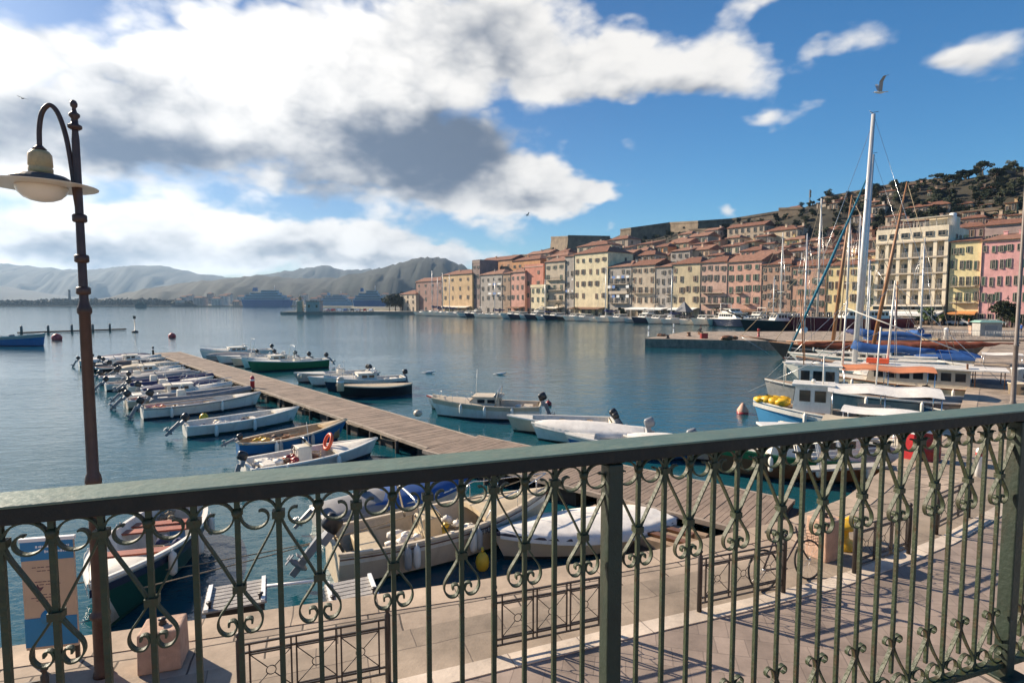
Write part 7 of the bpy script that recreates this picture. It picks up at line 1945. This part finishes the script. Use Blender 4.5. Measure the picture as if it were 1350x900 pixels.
# ---------------------------------------------------------------- gulls
gull_w = mat('gull_white', (.72, .70, .66), .7); gull_g = mat('gull_grey', (.30, .31, .33), .7)
def gull(label, p, sc, rz, flying=True, dark=False, flap=.5):
    o = empty('gull', p, rz, label, 'bird'); o.scale = (sc, sc, sc)
    mb = MB(); rows = []
    prof = [(-.30, .005, 0), (-.2, .035, 0), (-.08, .07, .0), (.06, .075, .0), (.17, .05, .02), (.22, .045, .035), (.27, .03, .035), (.31, .008, .03)]
    for k in range(11):
        a = 2 * PI * k / 10; rows.append([(x, r_ * math.cos(a), z + r_ * math.sin(a) * .9) for x, r_, z in prof])
    mb.grid(rows)
    # tail fan and wings are pulled out of the same body mesh
    mb.add([(-.22, -.03, .01), (-.22, .03, .01), (-.40, .07, .0), (-.40, -.07, .0)], [(0, 1, 2, 3)])
    if flying:
        for s_ in (-1, 1):
            W = [(.0, .05, .03), (.06, .32, .03 + .30 * flap), (.0, .62, .03 + .42 * flap), (-.14, .86, .02 + .40 * flap)]
            ch = [.16, .17, .12, .02]; vs = []
            for (x, y, z), c in zip(W, ch): vs += [(x + c * .5, s_ * y, z), (x - c * .6, s_ * y, z - .008)]
            mb.add(vs, [(0, 2, 3, 1), (2, 4, 5, 3), (4, 6, 7, 5)], 1)
    b_ = mb.build('gull_body', [blk if dark else gull_w, gull_g], o)
    MB().tube([(.30, 0, .03), (.36, 0, .015)], [.012, .003], 6).build('beak', yplast, o)
gull('white gull with raised wings flying just above the tallest mast', atY(1160, 122, 40), 1.25, R(165), True, False, 1.5)
gull('tiny gull flying over the left end of the town', atY(695, 284, 120), 1.6, R(20), True, False, .6)
gull('tiny dark bird flying at the far left of the sky', atY(30, 130, 60), .8, R(170), True, True, .2)
for (u, v, lab) in ((566, 491, 'white gull on the water beyond the black double-ended boat'), (660, 493, 'white gull on the water beyond the cream walk-round boat')):
    g = at(u, v, .05); gull(lab, (g[0], g[1], .08), 1.6, R(10), False)
# ---------------------------------------------------------------- people
def person(label, p, rz, pose, shirt, trousers, hair=(.05, .03, .02)):
    o = empty('person', p, rz, label, 'person')
    if pose == 'stand':
        J = [((0, 0, .95), .15), ((0, 0, 1.2), .15), ((0, 0, 1.42), .13), ((0, 0, 1.5), .06), ((0, 0, 1.62), .10), ((0, 0, 1.74), .07),
             ((.02, .11, .88), .09), ((.04, .12, .48), .062), ((0, .12, .08), .045), ((.14, .12, .04), .04),
             ((.0, -.11, .88), .09), ((-.03, -.12, .48), .062), ((-.1, -.12, .08), .045), ((.04, -.12, .04), .04),
             ((0, .20, 1.40), .06), ((.0, .25, 1.12), .045), ((.10, .24, .88), .035), ((.14, .24, .80), .03), ((0, -.20, 1.40), .06), ((0, -.25, 1.12), .045), ((.08, -.24, .88), .035), ((.12, -.24, .80), .03)]
    else:
        J = [((0, 0, .12), .16), ((-.04, 0, .38), .15), ((0, 0, .60), .13), ((.03, 0, .68), .06), ((.07, 0, .80), .10), ((.08, 0, .91), .07),
             ((.12, .11, .12), .09), ((.42, .13, .30), .065), ((.55, .12, .0), .045), ((.66, .12, -.03), .04),
             ((.12, -.11, .12), .09), ((.42, -.13, .25), .065), ((.62, -.12, .0), .045), ((.72, -.12, -.03), .04),
             ((.02, .2, .58), .06), ((.12, .24, .36), .045), ((.34, .16, .36), .035), ((.42, .14, .36), .03), ((.02, -.2, .58), .06), ((.12, -.24, .36), .045), ((.34, -.16, .36), .035), ((.42, -.14, .36), .03)]
    E_ = [(0, 1), (1, 2), (2, 3), (3, 4), (4, 5), (0, 6), (6, 7), (7, 8), (8, 9), (0, 10), (10, 11), (11, 12), (12, 13), (2, 14), (14, 15), (15, 16), (16, 17), (2, 18), (18, 19), (19, 20), (20, 21)]
    me = bpy.data.meshes.new('person_body'); me.from_pydata([j[0] for j in J], E_, []); b_ = bpy.data.objects.new('person_body', me); COL.objects.link(b_); b_.parent = o
    sk = b_.modifiers.new('Skin', 'SKIN'); me.skin_vertices
    for i, j in enumerate(J): me.skin_vertices[0].data[i].radius = (j[1], j[1])
    me.skin_vertices[0].data[0].use_root = True
    b_.modifiers.new('Sub', 'SUBSURF').levels = 1; b_.modifiers['Sub'].render_levels = 1
    m = bpy.data.materials.new('clothes'); nt, N, L, bs = nodes_of(m); bs.inputs['Roughness'].default_value = .9
    tcn = N.new('ShaderNodeTexCoord'); sp = N.new('ShaderNodeSeparateXYZ'); L.new(tcn.outputs['Object'], sp.inputs[0]); cr = N.new('ShaderNodeValToRGB'); cr.color_ramp.interpolation = 'CONSTANT'
    mr = N.new('ShaderNodeMapRange'); mr.inputs['From Max'].default_value = 1.8 if pose == 'stand' else 1.0; L.new(sp.outputs[2], mr.inputs['Value']); L.new(mr.outputs[0], cr.inputs[0])
    e = cr.color_ramp.elements; e[0].color = (*trousers, 1); e[1].position = .53 if pose == 'stand' else .22; e[1].color = (*shirt, 1); k = e.new(.835 if pose == 'stand' else .66); k.color = (.42, .24, .16, 1)
    L.new(cr.outputs[0], bs.inputs['Base Color']); me.materials.append(m)
    hz_ = 1.70 if pose == 'stand' else .87; hx_ = -.02 if pose == 'stand' else .06
    MB().ball((hx_, 0, hz_), .115, 10, 0, (1, .95, .8)).build('hair', mat('hair', hair, .8), o)
g = at(924, 441, QZ)
person('person in dark clothes sitting on a box on the mole', (g[0], g[1], QZ + .45), R(200), 'sit', (.03, .03, .04), (.03, .035, .05))
bx = empty('crate', (g[0] - .05, g[1], QZ), R(10), 'brown wooden box the sitting person uses as a seat on the mole', 'crate'); MB().box((0, 0, .22), (.6, .5, .44)).build('box', HC['brown'], bx); MB().box((0, 0, .455), (.64, .54, .03)).build('lid', teak, bx)
g = at(1346, 441, QZ); person('person in a blue jacket standing on the promenade at the right edge', (g[0], g[1], QZ), R(160), 'stand', (.02, .08, .30), (.02, .02, .03))
PP = [((1168, -9), (.5, .1, .1), (.03, .03, .05), 'person in a red top walking before the left part of the hotel awning'), ((1182, -10), (.5, .5, .48), (.04, .05, .10), 'person in a white top walking before the middle of the hotel awning'), ((1196, -9), (.03, .03, .04), (.02, .02, .02), 'person dressed in black standing before the hotel awning'),
 ((1214, -10), (.08, .16, .30), (.10, .09, .07), 'person in a blue top near the right end of the hotel awning'), ((1238, -9), (.35, .28, .18), (.03, .03, .05), 'person in a tan coat between the hotel and the lemon yellow house'), ((1276, -10), (.45, .12, .05), (.03, .03, .05), 'person in an orange jacket before the lemon yellow house'), ((1066, -8), (.4, .4, .38), (.03, .03, .05), 'person in a pale top on the quay before the terracotta house'), ((850, -8), (.04, .05, .08), (.03, .03, .05), 'person in dark clothes before the beige house with a long white balcony'), ((790, -8), (.5, .45, .4), (.05, .05, .08), 'person in a light top before the big pale yellow palazzo')]
for (u, s), c1, c2, lab in PP:
    x, y = Fp(onrow(u, s), s); person(lab, (x, y, QZ + .01), R(u * 7 % 360), 'stand', c1, c2)
# ---------------------------------------------------------------- things on the mole
for (u, v, m, h_, w_, lab, nm) in ((855, 443, wh, 1.5, .3, 'white light post at the tip of the mole', 'light_post'), (888, 439, wh, 1.5, .3, 'white post on the far edge of the mole', 'light_post'), (872, 443, HC['brown'], .5, .9, 'low brown pile of nets near the tip of the mole', 'net_pile'), (908, 443, HC['brown'], .6, .8, 'rusty mooring bollard in the middle of the mole', 'bollard'), (880, 446, blk, .5, .7, 'small black bollard near the front edge of the mole', 'bollard'), (928, 446, HC['red'], .7, .9, 'rust-red box at the front edge of the mole', 'box'), (960, 448, HC['brown'], .9, 2.0, 'brown heap of nets on the mole near the ketch bowsprit', 'net_pile'), (1000, 444, HC['red'], 1.2, .5, 'dark red post on the mole behind the ketch', 'post')):
    g = at(u, v, QZ); o = empty(nm, (g[0], g[1], QZ), 0, lab, nm.replace('_', ' '))
    if nm == 'net_pile':
        mb = MB(); rr = random.Random(u)
        for k in range(9): mb.ball((rr.uniform(-w_, w_) * .5, rr.uniform(-.3, .3), h_ * .3), rr.uniform(.2, .4) * max(1, w_ * .7), 8, 0, (1.2, 1, .6), jit=.25)
        mb.build('nets', m, o)
    elif nm == 'box': MB().box((0, 0, h_ / 2), (w_, .6, h_)).build('box_body', m, o); MB().box((0, 0, h_ + .03), (w_ + .06, .66, .06)).build('lid', teak, o)
    else: MB().lathe([(w_ * .5, 0), (w_ * .5, .08), (w_ * .33, .12), (w_ * .3, h_ * .8), (w_ * .42, h_ * .85), (w_ * .42, h_ * .95), (.03, h_)], 12).build('post_body', m, o); MB().lathe([(w_ * .34, h_ * .5), (w_ * .34, h_ * .62)], 12).build('band', blk if m is wh else teak, o)
# bollards, tubs and clutter on the east quay
for (x, y, m, r_, h_, lab) in ((27.2, 30.0, cream, .38, .6, 'white plastic fish tub on the east quay beside the grey pole'), (28.3, 30.7, gtarp, .4, .6, 'grey plastic fish tub next to the white tub'), (29.6, 30.4, blk, .45, .7, 'black plastic fish tub right of the grey tub'), (30.5, 33.5, wh, .4, 1.0, 'white service drum with a dark hatch on the east quay')):
    o = empty('fish_tub', (x, y, QZ), 0, lab, 'tub'); MB().lathe([(r_ * .85, 0), (r_, h_ * .9), (r_ * 1.08, h_ * .92), (r_ * 1.08, h_), (r_ * .9, h_), (r_ * .8, .1)], 18).build('tub_body', m, o); MB().box((0, -r_ * .98, h_ * .55), (r_ * .5, .06, h_ * .25)).build('hatch', blk if m is not blk else gry, o)
for (x, y, lab) in ((31.5, 29.5, 'pale concrete block on the east quay right of the tubs'), (34.0, 31.5, 'second pale concrete block on the east quay at the edge of the view')):
    o = empty('concrete_block', (x, y, QZ), R(20), lab, 'concrete block'); MB().box((0, 0, .4), (1.6, .8, .8), taper=.94).build('block', mat('concrete_pale', (.38, .33, .28), .9, .2, 2), o, bevel=.03); MB().tube([(-.2, 0, .8), (-.2, 0, .95), (.2, 0, .95), (.2, 0, .8)], .025, 6).build('lifting_loop', blk, o)
# metal barriers on the promenade, grey kiosk
def barrier():
    r_ = empty('crowd_barrier', (0, 0, 0)); mb = MB()
    mb.tube([(-1.1, 0, .05), (-1.1, 0, 1.05), (1.1, 0, 1.05), (1.1, 0, .05)], .03, 6); mb.tube([(-1.1, 0, .25), (1.1, 0, .25)], .025, 6); mb.build('frame', mat('galvanised', (.36, .37, .38), .5, metal=.3), r_)
    mb = MB()
    for k in range(12): mb.tube([(-1 + k * 2 / 11, 0, .25), (-1 + k * 2 / 11, 0, 1.05)], .015, 4)
    mb.build('bars', mat('galvanised', (.36, .37, .38), .5), r_)
    for x in (-.8, .8): MB().box((x, 0, .03), (.06, .6, .05)).build('foot', mat('galvanised', (.36, .37, .38), .5), r_)
    return r_
br_ = barrier(); first = True
for i in range(14):
    if i in (8, 9): continue
    p = Vector(at(1208, 444, QZ)).lerp(Vector(at(1345, 447, QZ)), i / 13)
    o = br_ if first else copy_tree(br_); first = False
    o.location = (p.x, p.y, QZ); o.rotation_euler.z = -.25
    tag(o, 'galvanised crowd barrier in the row across the promenade before the lemon yellow and rose-pink houses', 'barrier', 'crowd barriers across the promenade')
g = at(1308, 443, QZ); k_ = empty('kiosk', (g[0], g[1] + 1, QZ), -.2, 'small grey kiosk with a pale green top on the promenade', 'kiosk')
MB().box((0, 0, 1.0), (2.8, 2.0, 2.0)).build('walls', greyp, k_); MB().box((0, 0, 2.15), (3.4, 2.6, .3), taper=.7).build('roof', mat('pale_green_canvas', (.25, .42, .36), .8), k_); MB().box((0, -1.02, 1.2), (1.6, .06, .7)).build('shutter', gry, k_)
g = at(1283, 440, QZ); k_ = empty('stone_plinth', (g[0], g[1], QZ), -.2, 'pinkish stone plinth left of the grey kiosk', 'plinth'); MB().box((0, 0, .6), (1.0, .8, 1.2)).build('block', mat('pink_stone', (.4, .3, .25), .8), k_, bevel=.03); MB().box((0, 0, 1.24), (1.15, .95, .1)).build('cap', mat('pink_stone', (.4, .3, .25), .8), k_)
for (u, v, lab) in ((1212, 445, 'white bollard at the left end of the crowd barriers'), (1247, 447, 'white bollard in front of the crowd barriers')):
    g = at(u, v, QZ); o = empty('white_bollard', (g[0], g[1], QZ), 0, lab, 'bollard'); MB().lathe([(.28, 0), (.24, 1.2), (.3, 1.25), (.3, 1.4), (.1, 1.55)], 12).build('bollard_body', wh, o); MB().lathe([(.262, .5), (.256, .65)], 12).build('band', greyp, o)
# low promenade bench wall in warm stone
a = Vector(at(1155, 447, QZ)); b_ = Vector(at(1238, 452, QZ)); d = b_ - a
o = empty('low_wall', (a.x, a.y, QZ), math.atan2(d.y, d.x), 'long low warm-stone wall at the water end of the promenade', 'wall'); MB().box((d.length / 2, 0, .25), (d.length, .6, .5)).build('wall_body', mat('warm_stone', (.50, .38, .24), .85, .2, 1), o); MB().box((d.length / 2, 0, .53), (d.length + .1, .7, .07)).build('coping', mat('warm_stone', (.50, .38, .24), .85), o)
# cafe tables and parasols before the hotel and the house row
def cafe():
    r_ = empty('cafe_table', (0, 0, 0)); MB().lathe([(.25, 0), (.03, .03), (.03, .72), (.45, .73), (.45, .76)], 14).build('table', teak, r_)
    for k in range(4):
        a = k * PI / 2 + .4; T = Matrix.Translation((.85 * math.cos(a), .85 * math.sin(a), 0)) @ Matrix.Rotation(a, 4, 'Z'); mb = MB(); mb.box((0, 0, .45), (.42, .42, .05), M=T); mb.box((.2, 0, .72), (.04, .42, .5), M=T)
        for sx in (-.18, .18):
            for sy in (-.18, .18): mb.box((sx, sy, .22), (.035, .035, .44), M=T)
        mb.build('chair', mat('wicker', (.13, .08, .05), .9), r_)
    return r_
ct_ = cafe(); first = True
for i in range(16):
    u = 1154 + (i % 8) * 11.5; s = -3.4 - 3.2 * (i // 8); x, y = Fp(onrow(u, s), s)
    o = ct_ if first else copy_tree(ct_); first = False
    o.location = (x, y, QZ + .012); tag(o, 'cafe table with four dark wicker chairs on the terrace under the hotel awning', 'table', 'cafe tables before the hotel')
def streetlamp2(u, s, lab):
    x, y = Fp(onrow(u, s), s); o = empty('street_lamp', (x, y, QZ), HN, lab, 'street lamp', 'slim street lamps on the promenade'); MB().lathe([(.14, 0), (.12, .8), (.07, .9), (.05, 5.6), (.03, 5.7)], 10).build('post', brown, o)
    MB().tube(catmull([(0, 0, 5.4), (.1, 0, 6.1), (.5, 0, 6.3), (.8, 0, 6.0)], 4), .035, 6).build('arm', brown, o); MB().lathe([(.4, 5.6), (.38, 5.68), (.14, 5.8), (.1, 6.0)], 12, c=(.8, 0, 0)).build('lamp_shade', mat('dark_cap', (0.075, 0.055, 0.05), 0.5), o)
for u, lab in ((1258, 'slim street lamp before the lemon yellow house'), (1300, 'slim street lamp left of the large leafy tree'), (1326, 'slim street lamp before the right half of the rose-pink house'), (1180, 'slim street lamp at the hotel awning')): streetlamp2(u, -9, lab)
# awnings / small tent in the middle of the row
x, y = Fp(onrow(901, -8), -8); o = empty('white_tent', (x, y, QZ), ROTF, 'small pointed grey tent on the quay before the dull yellow house', 'tent')
mb = MB(); mb.add([(-2, -2, 2.2), (2, -2, 2.2), (2, 2, 2.2), (-2, 2, 2.2), (0, 0, 5.4)], [(0, 1, 4), (1, 2, 4), (2, 3, 4), (3, 0, 4), (0, 3, 2, 1)]); mb.build('canopy', gtarp, o); mb = MB()
for sx in (-1.9, 1.9):
    for sy in (-1.9, 1.9): mb.tube([(sx, sy, 0), (sx, sy, 2.2)], .05, 6)
mb.build('legs', steel_m, o)
add_haze()
